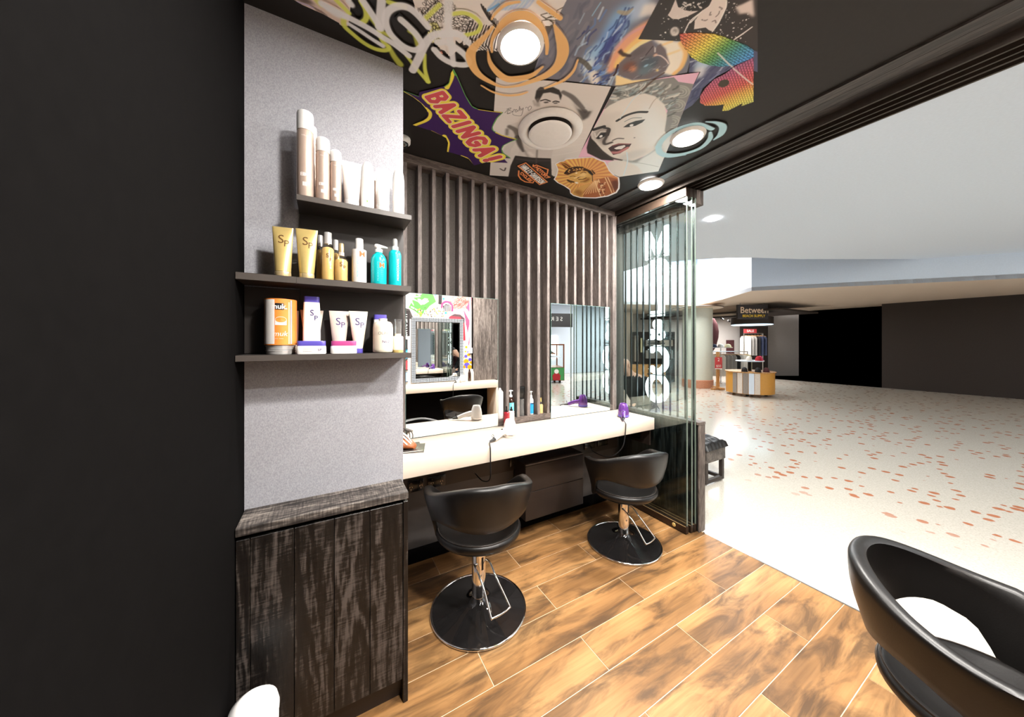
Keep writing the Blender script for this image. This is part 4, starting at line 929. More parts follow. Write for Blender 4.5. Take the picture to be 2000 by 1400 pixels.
    def fill_fn(s, pts, fn, alpha=1.0):
        P = s.to(pts); w = s.win(P, 2)
        x0, x1, y0, y1 = w; X, Y = np.meshgrid(np.arange(x0, x1), np.arange(y0, y1))
        s.put(w, s.mask_poly(P, w) * alpha, fn(X, Y).astype(np.float32))
    def image(s, name):
        im = bpy.data.images.new(name, s.w, s.h); px = np.ones((s.h, s.w, 4), np.float32); px[..., :3] = np.clip(s.a, 0, 1)
        im.pixels.foreach_set(px.ravel()); im.update(); im.pack(); return im
GL = {'A': ['0,0 .5,1 1,0', '.2,.38 .8,.38'], 'B': ['0,0 0,1 .7,1 .95,.78 .7,.54 0,.54', '.7,.54 1,.27 .7,0 0,0'], 'C': ['1,.85 .7,1 .3,1 0,.7 0,.3 .3,0 .7,0 1,.15'],
      'D': ['0,0 0,1 .6,1 1,.65 1,.35 .6,0 0,0'], 'E': ['1,1 0,1 0,0 1,0', '0,.52 .8,.52'], 'G': ['1,.85 .7,1 .3,1 0,.7 0,.3 .3,0 .7,0 1,.2 1,.45 .6,.45'], 'H': ['0,0 0,1', '1,0 1,1', '0,.5 1,.5'],
      'I': ['.5,0 .5,1'], 'L': ['0,1 0,0 1,0'], 'M': ['0,0 0,1 .5,.35 1,1 1,0'], 'N': ['0,0 0,1 1,0 1,1'], 'O': ['.3,0 0,.3 0,.7 .3,1 .7,1 1,.7 1,.3 .7,0 .3,0'],
      'R': ['0,0 0,1 .7,1 1,.77 .7,.52 0,.52', '.55,.52 1,0'], 'S': ['1,.85 .7,1 .3,1 0,.8 .1,.58 .9,.42 1,.2 .7,0 .3,0 0,.15'], 'T': ['0,1 1,1', '.5,1 .5,0'], 'U': ['0,1 0,.3 .3,0 .7,0 1,.3 1,1'],
      'V': ['0,1 .5,0 1,1'], 'Y': ['0,1 .5,.5 1,1', '.5,.5 .5,0'], 'Z': ['0,1 1,1 0,0 1,0'], '-': ['.1,.5 .9,.5'], '!': ['.5,1 .5,.38', '.5,.12 .5,.05'], ' ': []}
def words(cv, b0, b1, t0, t1, txt, width, col, widths=None, gap=.2, soft=.5):
    """stroke lettering stretched over a quad: baseline b0-b1, cap line t0-t1"""
    ws = [(.45 if c in 'I!' else (1.15 if c == 'M' else 1.0)) for c in txt]; tot = sum(ws) + gap * (len(txt) - 1); x = 0
    b0, b1, t0, t1 = (np.array(p, float) for p in (b0, b1, t0, t1))
    for c, wv in zip(txt, ws):
        for st in GL[c]:
            pts = []
            for q in st.split():
                u, v = (float(k) for k in q.split(',')); X = (x + (u if wv != .45 else .5) * wv) / tot
                pts.append(tuple((b0 + (b1 - b0) * X) * (1 - v) + (t0 + (t1 - t0) * X) * v))
            cv.stroke(pts, width, col, soft, smooth=False)
        x += wv + gap
cv = Canvas(-.35, 2.70, .45, 2.46, 430, (34, 31, 29))
cv.map = lambda u, v: atz(u, v, CEIL)[:2]
def zz(ox, oy, s): return lambda *p: [(ox + p[i] / s, oy + p[i + 1] / s) for i in range(0, len(p), 2)]
Z1 = zz(590, 0, 6.667); Z2 = zz(780, 120, 6.3625); Z3 = zz(860, 0, 7); Z4 = zz(1100, 0, 7.78); Z5 = zz(1268, 0, 5.833); Z6 = zz(950, 150, 6.667); Z7 = zz(1130, 140, 6.667); Z8 = zz(990, 290, 8.333); Z4b = zz(1000, 0, 4.118)
OUT = {}
# skin-toned strip, top left
OUT['skin'] = Z1(-300, -120, 0, 60, 280, 185, 520, 320, 600, 320, 640, 0, 640, -120)
cv.poly(OUT['skin'], (222, 190, 172)); cv.poly(Z1(-300, -120, -40, -120, 180, 60, 40, 60), (70, 58, 56), .8, 3)
for k in range(5): cv.stroke(Z1(110 + 35 * k, 70 + 18 * k, 170 + 35 * k, 110 + 20 * k, 210 + 30 * k, 160 + 14 * k), 3, (120, 96, 90), 1.5, .7)
cv.stroke(Z1(-60, 20, 60, 60, 140, 100), 3, (170, 150, 190), 1)
# wing print
OUT['wing'] = [(800, -20), (1130, -20), (1117, 6), (1085, 55), (1072, 76), (1050, 110), (985, 104), (958, 97), (930, 98), (915, 92), (893, 96), (880, 108), (862, 100), (850, 78), (835, 50), (812, 18)]
cv.poly(OUT['wing'], (238, 228, 222))
def scales(cx, cy, rx, ry, n, a0, fill=(240, 232, 226)):
    for k in range(n):
        t = random.uniform(0, 2 * PI); r = math.sqrt(random.random()); x = cx + rx * r * math.cos(t); y = cy + ry * r * math.sin(t)
        a = a0 + random.uniform(-.5, .5); L = random.uniform(3.2, 5); Wd = L * .5
        P = [(x + L * math.cos(q) * math.cos(a) - Wd * math.sin(q) * math.sin(a), y + L * math.cos(q) * math.sin(a) + Wd * math.sin(q) * math.cos(a)) for q in np.linspace(0, 2 * PI, 11)[:-1]]
        cv.stroke(P + P[:1], 1.5, (40, 34, 30), .3, smooth=False); cv.poly(P, fill)
cl = OUT['wing']
scales(845, 22, 26, 22, 120, 1.0); scales(848, 62, 12, 20, 50, 1.2, (226, 222, 120)); scales(902, 42, 20, 15, 110, .2); scales(880, 12, 12, 10, 30, 1.2)
for k in range(16):
    x = 905 + k * 5.2; cv.stroke([(x + 14, 40 + k * 1.5), (x + 6, 60 + k * 1.6), (x - 2 + k * .4, 80 + k * 1.4)], 2.0, (42, 36, 32), .4, clip=cl)
for k in range(9): cv.stroke([(940 + 4 * k, 8 + 4 * k), (944 + 4 * k, 18 + 5 * k), (956 + 4 * k, 38 + 4 * k)], 3 - .2 * k, (50, 44, 40), .6, clip=cl)
for k in range(6): cv.stroke([(918 + 10 * k, 70 + 5 * k), (926 + 10 * k, 84 + 4 * k), (940 + 9 * k, 97 + 2 * k)], 1.8, (46, 40, 36), .4, clip=cl)
cv.poly(Z3(210, 545, 260, 590, 300, 570, 320, 620, 360, 570, 400, 640, 330, 670, 210, 640), (60, 54, 52))
cv.poly(Z3(-30, 660, 60, 690, 110, 760, 20, 720), (40, 34, 34)); cv.poly(Z3(-30, 680, 20, 690, 40, 720, -10, 710), (226, 120, 90))
cv.poly(Z3(1290, 400, 1560, 330, 1620, 330, 1480, 560, 1400, 560), (72, 66, 62), .9, 1)
for q in ((1390, 280, 1480, 270, 1540, 310, 1500, 350, 1430, 350), (1440, 250, 1600, 220, 1660, 200, 1650, 230, 1560, 270), (1600, 140, 1740, 70, 1750, 90, 1680, 150, 1590, 190), (1380, 200, 1500, 170, 1560, 190, 1450, 240)):
    P = Z3(*q); cv.stroke(P + P[:1], 3, (84, 74, 60), .8); cv.poly(P, (246, 240, 234))
for k in range(14): # blue brushed patch
    x = 960 + 5.5 * k; cv.stroke([(x + 12, -4), (x + 4, 6 + (k % 3) * 2), (x - 6, 16 + (k % 4))], 4.5, (120 + 5 * (k % 5), 160 + 4 * (k % 4), 215), 2, .75, clip=[(945, -10), (1056, -10), (1050, 14), (990, 20), (952, 24)])
cv.stroke(Z3(650, 140, 720, 100, 800, 50), 4, (80, 150, 225), 1)
# swirling space-and-fire print
OUT['swirl'] = [(1117, -20), (1300, -20), (1288, 2), (1247, 75), (1331, 79), (1345, 95), (1348, 118), (1342, 141), (1203, 168), (1063, 152), (1040, 146), (1058, 92)]
sw = OUT['swirl']; cv.poly(sw, (104, 104, 118))
def streaks(clip, n, box, ang, cols, ln, wd, al):
    for k in range(n):
        x = random.uniform(box[0], box[1]); y = random.uniform(box[2], box[3]); a = ang + random.uniform(-.18, .18); L = random.uniform(.5, 1) * ln
        c = random.choice(cols); bend = random.uniform(-.2, .2) * L
        cv.stroke([(x, y), (x + .5 * L * math.cos(a) - bend * math.sin(a), y + .5 * L * math.sin(a) + bend * math.cos(a)), (x + L * math.cos(a), y + L * math.sin(a))], random.uniform(.4, 1) * wd, c, 1.5, al, clip=clip)
streaks(sw, 40, (1055, 1170, -10, 140), 2.1, [(88, 90, 108), (118, 116, 128), (74, 78, 100)], 40, 8, .5)
for c, rx, ry, col, al in (((1210, 42), 42, 20, (96, 150, 210), .9), ((1186, 78), 40, 16, (84, 130, 205), .9), ((1160, 112), 34, 16, (120, 176, 226), .9), ((1150, 128), 16, 12, (220, 232, 240), .8), ((1250, 14), 30, 16, (150, 180, 220), .8), ((1205, 62), 46, 7, (60, 66, 130), .7), ((1180, 100), 40, 7, (54, 62, 132), .8), ((1198, 120), 10, 26, (66, 60, 96), .9)):
    cv.blob(c, rx, ry, 2.15, col, al, sw)
streaks(sw, 70, (1140, 1240, 10, 150), 2.15, [(70, 110, 190), (150, 190, 232), (50, 60, 120), (190, 212, 236), (40, 50, 100)], 34, 4, .6)
cv.poly(Z4(1150, 250, 1220, 60, 1380, 40, 1480, 120, 1560, 180, 1440, 260, 1320, 210), (236, 226, 220), .85, 3, sw)
cv.poly(Z4(380, 1110, 480, 1060, 540, 1150, 540, 1290, 440, 1290), (240, 230, 216), .95, 2, sw)
streaks(sw, 26, (1160, 1196, 124, 164), 2.6, [(52, 76, 150), (90, 130, 200), (44, 48, 90)], 14, 4, .9)
cv.stroke(Z4(1050, 130, 960, 190, 840, 170), [4, 9, 6], (150, 136, 110), 2, .9, clip=sw); cv.stroke(Z4(250, 900, 330, 950, 400, 1030), 9, (90, 84, 76), 1.5, .9, clip=sw)
cv.stroke(Z4(440, 230, 510, 120, 570, 30), 2, (110, 170, 215), 1, .9, clip=sw)
cv.stroke(Z4(1520, 340, 1300, 400, 1060, 560, 840, 800, 720, 1050), [20, 24, 24, 20, 14], (232, 140, 96), 6, 1, clip=sw)
cv.stroke(Z4(1500, 440, 1280, 520, 1060, 680, 860, 900, 800, 1000), [12, 16, 14, 12, 8], (250, 186, 84), 4, 1, clip=sw)
cv.stroke(Z4(1480, 520, 1300, 590, 1120, 690, 960, 820), [6, 9, 9, 6], (255, 228, 140), 2.5, 1, clip=sw)
cv.stroke(Z4(1460, 330, 1250, 390, 1000, 520, 800, 720), 5, (206, 130, 150), 3, .7, clip=sw)
cv.poly(Z4(1370, 590, 1790, 630, 1860, 760, 1850, 900, 1720, 1110, 1630, 1130, 1500, 1100, 1560, 740), (255, 240, 214), 1, 1.5, sw)
cv.stroke(Z4(1790, 640, 1860, 800, 1800, 1000, 1690, 1110), 8, (250, 176, 80), 2.5, .9, clip=sw); cv.stroke(Z4(1500, 680, 1650, 620), 5, (252, 196, 110), 2, .8, clip=sw); cv.stroke(Z4(1560, 830, 1760, 760), 5, (252, 206, 120), 2, .7, clip=sw)
lens = Z4(1340, 610, 1400, 720, 1480, 650, 1560, 760, 1620, 960, 1550, 1080, 1300, 1185, 1050, 1200, 840, 1130, 850, 960, 1000, 830, 1180, 680)
cv.poly(Z4(800, 1130, 1050, 1215, 1350, 1190, 900, 1290, 790, 1290), (255, 214, 130), 1, 1, sw)
cv.poly(lens, (104, 92, 96), 1, .6, sw)
for c, rx, ry, col, al in (((1000, 1000), 110, 60, (120, 74, 58), .9), ((1060, 1040), 60, 40, (214, 120, 70), .8), ((1300, 950), 160, 90, (70, 84, 96), .9), ((1250, 1060), 130, 60, (88, 108, 118), .8), ((1150, 780), 130, 50, (92, 84, 86), .8), ((1430, 1060), 20, 22, (232, 190, 90), .9), ((1260, 990), 40, 12, (130, 190, 230), .8), ((1400, 830), 34, 18, (226, 150, 110), .9)):
    cv.blob(Z4(*c)[0], rx / 7.78, ry / 7.78, -.5, col, al, lens)
cv.stroke(Z4(1400, 830, 1480, 840, 1560, 900, 1600, 960), 2, (220, 190, 180), .8, .9, clip=lens); cv.stroke(Z4(1400, 640, 1395, 780), 2.5, (196, 190, 190), 1, .8, clip=lens)
cv.stroke(Z4(1360, 700, 1200, 900), 2, (66, 58, 60), 1, .9, clip=lens)
cv.poly(Z4(830, 780, 880, 730, 920, 790, 1040, 830, 1020, 860, 900, 850, 840, 800), (60, 44, 40), .9, .6, sw)
cv.stroke(Z4(830, 980, 800, 1090, 770, 1140), 3, (60, 30, 30), .8, clip=sw)
streaks(lens, 20, (1210, 1300, 110, 155), -.5, [(140, 130, 136), (60, 66, 74), (160, 170, 176)], 14, 1.6, .5)
# second blue print, lower right
OUT['swirl2'] = [(1348, 112), (1382, 100), (1480, 60), (1480, 140), (1440, 128), (1400, 148), (1372, 172), (1366, 190), (1352, 205), (1332, 218), (1342, 190), (1357, 160), (1368, 139), (1345, 141)]
s2 = OUT['swirl2']; cv.poly(s2, (78, 80, 112)); streaks(s2, 60, (1340, 1430, 110, 210), -.75, [(60, 64, 104), (120, 130, 170), (44, 46, 80), (180, 190, 214)], 30, 3.5, .6)
cv.blob((1375, 122), 20, 10, -.5, (150, 190, 226), .9, s2); cv.blob((1366, 140), 14, 9, -.9, (220, 222, 232), .8, s2)
# black print with pale dripping shapes
OUT['drip'] = [(1288, -2), (1298, -20), (1480, -20), (1480, 100), (1400, 66), (1330, 79), (1247, 75)]
dp = OUT['drip']; cv.poly(dp, (58, 52, 50))
cv.poly(Z5(300, -20, 240, 120, 210, 165, 260, 205, 330, 210, 430, 180, 560, 115, 470, 118, 400, 100, 330, 70), (206, 190, 184), 1, .5, dp)
cv.poly(Z5(310, -20, 330, 60, 400, 105, 480, 118, 560, 105, 640, 60, 720, -20), (44, 40, 38), 1, .5, dp)
for k in range(14): cv.blob(Z5(360 + random.uniform(0, 230), 20 + random.uniform(0, 70))[0], random.uniform(1.5, 5), random.uniform(1, 2.2), random.uniform(-.8, .8), (196, 186, 180), .9, dp, .8)
cv.poly(Z5(720, -20, 890, -20, 880, 80, 800, 250, 730, 350, 690, 340, 640, 305, 510, 325, 520, 230, 590, 120, 680, 60), (214, 196, 188), 1, .4, dp)
for q in ((600, 215, 640, 225, 660, 215), (720, 235, 750, 225, 760, 250), (700, 130, 690, 160, 705, 160), (800, 70, 830, 90, 820, 100), (760, 180, 790, 150, 800, 120)): cv.stroke(Z5(*q), 2.2, (120, 106, 102), .8, clip=dp)
for q in ((880, 10, 870, 80, 800, 230, 720, 350), (590, 130, 470, 230, 400, 360), (560, 160, 470, 250)): cv.stroke(Z5(*q), 2.4, (230, 222, 216), .8, clip=dp)
cv.poly(Z5(980, 70, 1060, 40, 1180, -20, 1200, 190, 1110, 140, 1030, 150), (206, 186, 178), 1, 2, dp)
cv.blob(Z5(290, 350)[0], 8.5, 9, .3, (206, 196, 190), 1, dp, .8); cv.blob(Z5(295, 340)[0], 5.5, 5, .3, (120, 112, 108), .9, dp)
for k in range(150):
    x, y = random.uniform(1290, 1468), random.uniform(0, 90); r = random.choice((.5, .7, .9, 1.3)); cv.blob((x, y), r * 1.6, r, random.uniform(-1, 1), (214, 206, 200), .9, dp, .7)
cv.stroke(Z5(900, 520, 960, 450, 1060, 380, 1170, 300), [2, 3, 3, 2], (222, 214, 208), 1, clip=None)
# blonde portrait
OUT['portrait'] = Z7(480, 185, 930, 100, 1240, 40, 1575, -5, 1500, 150, 1310, 650, 1040, 1290, 530, 1362, 360, 1290, -10, 1110)
pp = OUT['portrait']; cv.poly(pp, (228, 156, 192))
hair = Z7(480, 185, 930, 100, 1240, 60, 1300, 120, 1500, 150, 1310, 650, 1240, 790, 1150, 820, 1080, 740, 1120, 600, 1160, 500, 1100, 420, 1000, 330, 850, 280, 700, 330, 560, 380, 400, 450, 330, 480)
face = Z7(400, 430, 560, 350, 700, 310, 860, 270, 1000, 310, 1120, 420, 1150, 560, 1120, 760, 1150, 830, 1060, 950, 900, 1065, 720, 1150, 560, 1140, 430, 1115, 310, 1020, 240, 930, 170, 860, 150, 780, 220, 690, 330, 490)
cv.poly(Z7(200, 690, 140, 850, 105, 980, 115, 1050, 300, 1140, 470, 1150, 320, 1010, 240, 930, 220, 800), (48, 42, 38), 1, .4, pp)
cv.poly(Z7(1180, 800, 1310, 640, 1040, 1290, 530, 1362, 360, 1290, 400, 1170, 560, 1130, 800, 1130), (214, 222, 222), 1, 0, pp)
cv.poly(hair, (118, 116, 112), 1, 0, pp)
for k in range(120):
    t = random.random(); x = 480 + t * 850; y = 170 - t * 90 + random.uniform(0, 240) + max(0, t - .7) * 1300 * random.random()
    L = random.uniform(60, 150); a = random.uniform(2.2, 3.0) + .5 * (t < .25)
    cv.stroke(Z7(x, y, x + L * .5 * math.cos(a) + 14, y + L * .5 * math.sin(a), x + L * math.cos(a), y + L * math.sin(a)), random.uniform(1.5, 4), random.choice(((96, 100, 98), (196, 192, 182), (116, 136, 142), (74, 76, 74), (212, 206, 192), (150, 170, 176))), 1.2, .7, clip=hair)
for cx_, cy_, r in ((1280, 430, 110), (1230, 640, 110), (1330, 250, 110), (560, 270, 90)):
    for k in range(5): cv.stroke(Z7(*[q for a in np.linspace(-1.6, 1.8, 7) for q in (cx_ + (r - 18 * k) * math.cos(a), cy_ + (r - 18 * k) * .7 * math.sin(a))]), 2.4, ((206, 200, 188), (120, 120, 114), (222, 216, 204), (98, 104, 104), (200, 196, 186))[k], 1, .3, clip=hair)
cv.poly(face, (220, 210, 200), 1, .8, pp)
for c, rx, ry, col, al in (((950, 700), 190, 300, (226, 236, 238), .9), ((620, 480), 220, 110, (226, 218, 208), .8), ((330, 640), 110, 130, (186, 176, 166), .7), ((300, 800), 120, 90, (110, 100, 94), .8), ((330, 900), 60, 60, (120, 110, 104), .7), ((560, 760), 120, 120, (214, 206, 198), .7), ((700, 1080), 200, 50, (176, 176, 172), .7), ((480, 560), 100, 50, (190, 182, 174), .5)):
    cv.blob(Z7(*c)[0], rx / 6.667, ry / 6.667, -.3, col, al, face)
def z7s(w, col, *p, soft=.6, al=1): cv.stroke(Z7(*p), w / 6.667, col, soft, al)
DK = (48, 46, 46)
z7s(30, DK, 500, 630, 620, 560, 760, 518, 890, 515); z7s(40, DK, 200, 745, 260, 725, 330, 705); z7s(26, (60, 56, 54), 330, 720, 400, 740, 380, 820)
cv.poly(Z7(580, 715, 650, 665, 740, 632, 870, 608, 830, 650, 740, 695, 650, 712), DK); cv.blob(Z7(690, 688)[0], 4, 2.2, -.3, (236, 236, 236), 1, None, .8); z7s(10, (110, 120, 124), 600, 640, 700, 595, 820, 590)
cv.poly(Z7(225, 860, 290, 790, 380, 780, 350, 830, 260, 870), (40, 38, 38)); cv.blob(Z7(292, 832)[0], 3.5, 2.2, -.5, (230, 228, 226), 1, None, .8); z7s(12, (200, 192, 184), 210, 790, 230, 840, 290, 770, 380, 770)
z7s(30, (70, 62, 58), 385, 750, 360, 840, 330, 900, 350, 935, 430, 912, soft=1.6); z7s(16, (90, 82, 78), 445, 885, 510, 860, 585, 862, soft=1)
mouth = Z7(385, 990, 440, 950, 520, 925, 560, 925, 690, 928, 650, 990, 540, 1055, 450, 1075, 418, 1030)
cv.poly(mouth, (66, 44, 46)); cv.stroke(Z7(430, 1045, 520, 1040, 640, 985), 6, (188, 104, 104), 1.2, .9, clip=mouth); cv.stroke(Z7(450, 950, 560, 928, 660, 932), 3, (160, 84, 84), 1, .8, clip=mouth)
cv.poly(Z7(460, 990, 520, 962, 600, 946, 612, 962, 560, 1000, 490, 1002), (240, 238, 234)); cv.blob(Z7(728, 850)[0], 1.2, 1, 0, (40, 40, 40), 1)
z7s(22, (60, 54, 50), 250, 980, 330, 1050, 430, 1112, 560, 1145, soft=1.5); z7s(18, (150, 158, 160), 720, 1155, 900, 1075, 1070, 950, soft=2)
cv.poly(Z7(560, 1140, 720, 1150, 850, 1100, 760, 1180, 640, 1175), (104, 106, 106), .8, 1.5)
cv.poly(Z7(380, 1180, 470, 1140, 620, 1160, 760, 1220, 860, 1330, 530, 1362, 380, 1300), (214, 206, 198), 1, .6)
z7s(7, (140, 150, 152), 700, 1170, 850, 1190, 1040, 1230); 
z7s(24, (92, 72, 60), 1110, 10, 960, 110, 800, 260, soft=.8, al=.9); z7s(9, (200, 226, 238), 820, 250, 700, 360, 540, 600); z7s(9, (190, 222, 238), 628, 1040, 636, 1170, 585, 1345); z7s(10, (130, 112, 96), 1180, 210, 1060, 300, 980, 370, 920, 470, soft=.8, al=.7)
# shirtless man poster
OUT['man'] = Z6(125, -5, 560, 20, 1000, 55, 1625, 118, 1195, 1045, 1120, 1290, 285, 1292, 42, 1275)
mp_ = OUT['man']; cv.poly(mp_, (208, 199, 193)); cv.poly(Z6(40, 1000, 400, 900, 1200, 950, 1120, 1300, 40, 1300), (186, 178, 172), .7, 12, mp_)
for k in range(9): cv.stroke(Z6(130 + 40 * k, 380 + 90 * k, 500 + 60 * k, 395 + 88 * k, 1300, 440 + 70 * k), 1.2, (226, 219, 213), .8, .5, clip=mp_)
def z6p(col, *p, al=1, soft=.5): cv.poly(Z6(*p), col, al, soft, mp_)
def z6s(w, col, *p, soft=1, al=1): cv.stroke(Z6(*p), [q / 6.667 for q in w] if isinstance(w, (list, tuple)) else w / 6.667, col, soft, al, clip=mp_)
z6p((204, 196, 190), 860, 130, 1000, 150, 1120, 215, 1300, 330, 1410, 400, 1380, 470, 1255, 560, 1190, 430, 1110, 300, 1010, 230, 950, 200)
z6s([50, 60, 60, 46], (84, 78, 76), 1000, 190, 1110, 250, 1200, 340, 1290, 440, soft=2, al=.85); z6p((62, 57, 55), 1110, 300, 1190, 400, 1300, 440, 1380, 430, 1330, 520, 1250, 565, 1190, 440, soft=2, al=.85); z6s(20, (190, 182, 176), 1300, 400, 1370, 420, soft=2)
z6p((202, 192, 186), 720, 195, 850, 180, 950, 225, 965, 300, 950, 380, 660, 380, 640, 300); z6p((46, 42, 40), 630, 270, 650, 170, 700, 122, 790, 130, 860, 120, 950, 160, 985, 230, 965, 300, 940, 225, 830, 192, 740, 205, 710, 260, 670, 330); z6p((160, 150, 144), 595, 300, 625, 290, 650, 360, 620, 375)
z6p((120, 112, 108), 640, 280, 690, 260, 700, 380, 640, 380, soft=1.5, al=.7)
for k in range(6): z6s(10, (100, 94, 90), 660 + 24 * k, 170 - 4 * k, 680 + 24 * k, 140, al=.8)
z6s(15, (40, 36, 34), 708, 302, 770, 288, 830, 308); z6s(15, (40, 36, 34), 868, 318, 900, 308, 945, 318); z6p((60, 56, 54), 740, 318, 800, 312, 815, 328, 760, 335); z6p((60, 56, 54), 870, 330, 920, 324, 930, 338, 880, 342)
z6p((190, 182, 176), 250, 660, 330, 605, 420, 580, 420, 720, 440, 830, 380, 850, 330, 920, 250, 940, 290, 790, 250, 740); z6s([50, 60, 40], (84, 78, 74), 300, 640, 380, 690, 410, 790, soft=2.2, al=.8); z6s(36, (96, 90, 86), 270, 680, 265, 740, soft=3, al=.8)
z6p((186, 178, 172), 250, 900, 360, 820, 385, 830, 320, 940, 295, 1060, 300, 1120, 245, 1120, 215, 960); z6p((194, 186, 180), 168, 1120, 250, 1108, 295, 1200, 240, 1228, 175, 1190); z6s(12, (60, 54, 52), 180, 1190, 230, 1215, 250, 1180, soft=1)
z6p((184, 174, 168), 390, 760, 450, 830, 560, 930, 870, 940, 840, 1060, 395, 1030, 430, 950, 385, 850); z6s([60, 50, 30], (70, 64, 62), 410, 780, 440, 880, 480, 960, soft=2.2, al=.85); z6s(14, (110, 102, 98), 660, 950, 655, 1040, soft=2); z6s(20, (120, 112, 108), 500, 960, 540, 1030, soft=3, al=.7); z6s(26, (230, 222, 216), 560, 980, 600, 1010, soft=3, al=.7)
z6p((50, 46, 44), 375, 1018, 600, 1045, 840, 1055, 850, 1270, 890, 1300, 720, 1310, 285, 1300, 315, 1150, soft=.6); z6s(10, (84, 78, 76), 390, 1060, 600, 1085, 830, 1085, soft=1.5); z6s(14, (76, 70, 68), 650, 1060, 650, 1130, soft=1); z6s(10, (74, 70, 68), 640, 1120, 720, 1200, 840, 1210, soft=2)
for q in ((240, 460, 290, 410, 270, 470, 310, 465), (265, 412, 320, 395, 300, 430, 345, 445, 275, 470), (340, 455, 360, 415, 372, 425), (372, 440, 388, 415, 402, 432, 385, 450, 372, 440), (408, 440, 425, 420, 432, 375, 438, 432), (450, 400, 458, 425, 480, 395, 465, 470, 440, 500, 360, 490, 340, 470), (510, 400, 520, 385, 540, 395, 550, 430, 585, 400, 580, 375, 560, 375, 548, 395)): z6s(4.5, (70, 66, 66), *q, soft=.4)
# pixelated rainbow shapes
def rainbow(pts, p0, p1, stops):
    a, b = cv.to([p0])[0], cv.to([p1])[0]; d = b - a; L = d @ d; cols = np.array([c for _, c in stops], float) / 255; ts = np.array([t for t, _ in stops])
    def fn(X, Y):
        t = ((X - a[0]) * d[0] + (Y - a[1]) * d[1]) / L; o = np.stack([np.interp(t, ts, cols[:, k]) for k in range(3)], -1)
        e = d / math.sqrt(L); u = X * e[0] + Y * e[1]; v = -X * e[1] + Y * e[0]
        row = np.floor(v / 4.5); dark = ((v % 4.5) < 1.3) | (((u + 4 * (row % 2)) % 9) < 1.3)
        o[dark] *= .62; return o
    cv.fill_fn(pts, fn)
leaf = Z5(345, 375, 450, 365, 560, 362, 740, 375, 860, 410, 980, 455, 1100, 500, 1190, 560, 1190, 640, 1080, 690, 960, 735, 820, 750, 700, 735, 580, 700, 480, 640, 400, 540, 355, 450); OUT['leaf'] = leaf
rainbow(leaf, Z5(400, 360)[0], Z5(1000, 720)[0], [(0, (216, 84, 70)), (.2, (236, 150, 60)), (.38, (240, 220, 60)), (.6, (96, 160, 76)), (.78, (60, 140, 150)), (1, (60, 140, 220))])
fish = Z5(1190, 640, 1080, 700, 980, 740, 860, 830, 740, 890, 640, 990, 580, 1080, 578, 1160, 640, 1195, 760, 1192, 850, 1180, 830, 1255, 900, 1250, 1000, 1200, 1060, 1165, 1050, 1200, 1190, 1150); OUT['fish'] = fish
rainbow(fish, Z5(820, 760)[0], Z5(1010, 1230)[0], [(0, (130, 84, 140)), (.25, (196, 80, 110)), (.5, (222, 84, 76)), (.68, (240, 170, 60)), (.85, (240, 220, 70)), (1, (190, 200, 80))])
cv.blob(Z5(850, 938)[0], 11, 7, -.35, (70, 62, 48), 1, None, .9)
for q in ((725, 1280, 850, 1290, 860, 1310, 780, 1330, 740, 1360, 725, 1340), (870, 1275, 995, 1210, 985, 1320, 900, 1310), (1040, 1230, 1190, 1180, 1190, 1220, 1045, 1260)):
    rainbow(Z5(*q), Z5(740, 1350)[0], Z5(990, 1240)[0], [(0, (140, 180, 80)), (1, (90, 170, 150))])
cv.stroke(Z5(780, 590, 930, 740, 1090, 880, 1180, 950), 2, (208, 200, 192), .8, .85)
# spray-paint tags
TAGS = {'white': [], 'lime': []}
def tagline(colname, pts, w, soft=1.8, al=.93):
    col = {'white': (232, 234, 240), 'lime': (206, 216, 62)}[colname]
    TAGS[colname].append((pts, w)); cv.stroke(pts, w, col, soft, al)
L_ = 'lime'
tagline(L_, Z1(540, 225, 550, 320, 640, 410, 800, 540, 950, 620, 1080, 640, 1125, 600, 1050, 520, 1000, 400), 9)
tagline(L_, Z1(1130, 590, 1200, 720, 1275, 820), [8, 11, 13], 2.5, .75); tagline(L_, Z1(1360, 710, 1500, 890, 1640, 1050), [6, 7, 9]); tagline(L_, Z1(1640, 1050, 1600, 880, 1600, 690), [9, 7, 5])
tagline(L_, Z1(440, -20, 520, 60, 610, 150), 9); tagline(L_, Z1(770, 0, 830, 120, 830, 230, 770, 285), 10); tagline(L_, Z1(880, 200, 1040, 390, 1190, 475), 8, 2.5, .8); tagline(L_, Z1(1120, 5, 1340, 70), 9)
tagline(L_, Z3(165, 170, 330, 160, 470, 220, 550, 320, 500, 420, 330, 465), 8); tagline(L_, Z1(1600, 230, 1790, 45), 9, 2, .85); tagline(L_, Z1(1390, 390, 1460, 440, 1500, 570), [6, 7, 8], 2.5, .7); tagline(L_, Z1(190, -10, 240, 40), 10, 3, .8)
W_ = 'white'
tagline(W_, Z1(260, 35, 480, 150, 700, 260, 900, 370, 1050, 470, 1200, 560, 1390, 710), 12); tagline(W_, Z1(610, 295, 760, 390, 900, 485, 1050, 580), [7, 8, 8, 9]); tagline(W_, Z1(330, 110, 450, 185, 560, 215), 6, 3, .8)
tagline(W_, Z1(790, -10, 900, 150, 1010, 330), 13); tagline(W_, Z1(1035, -10, 1020, 170, 1010, 340), [15, 15, 17]); tagline(W_, Z1(610, 0, 640, 40), 12, 3)
tagline(W_, Z1(1640, 330, 1500, 170, 1380, 80, 1250, 62, 1130, 120, 1085, 240, 1130, 390, 1230, 510, 1350, 600, 1480, 635, 1560, 570, 1500, 450, 1390, 330, 1290, 240), 13)
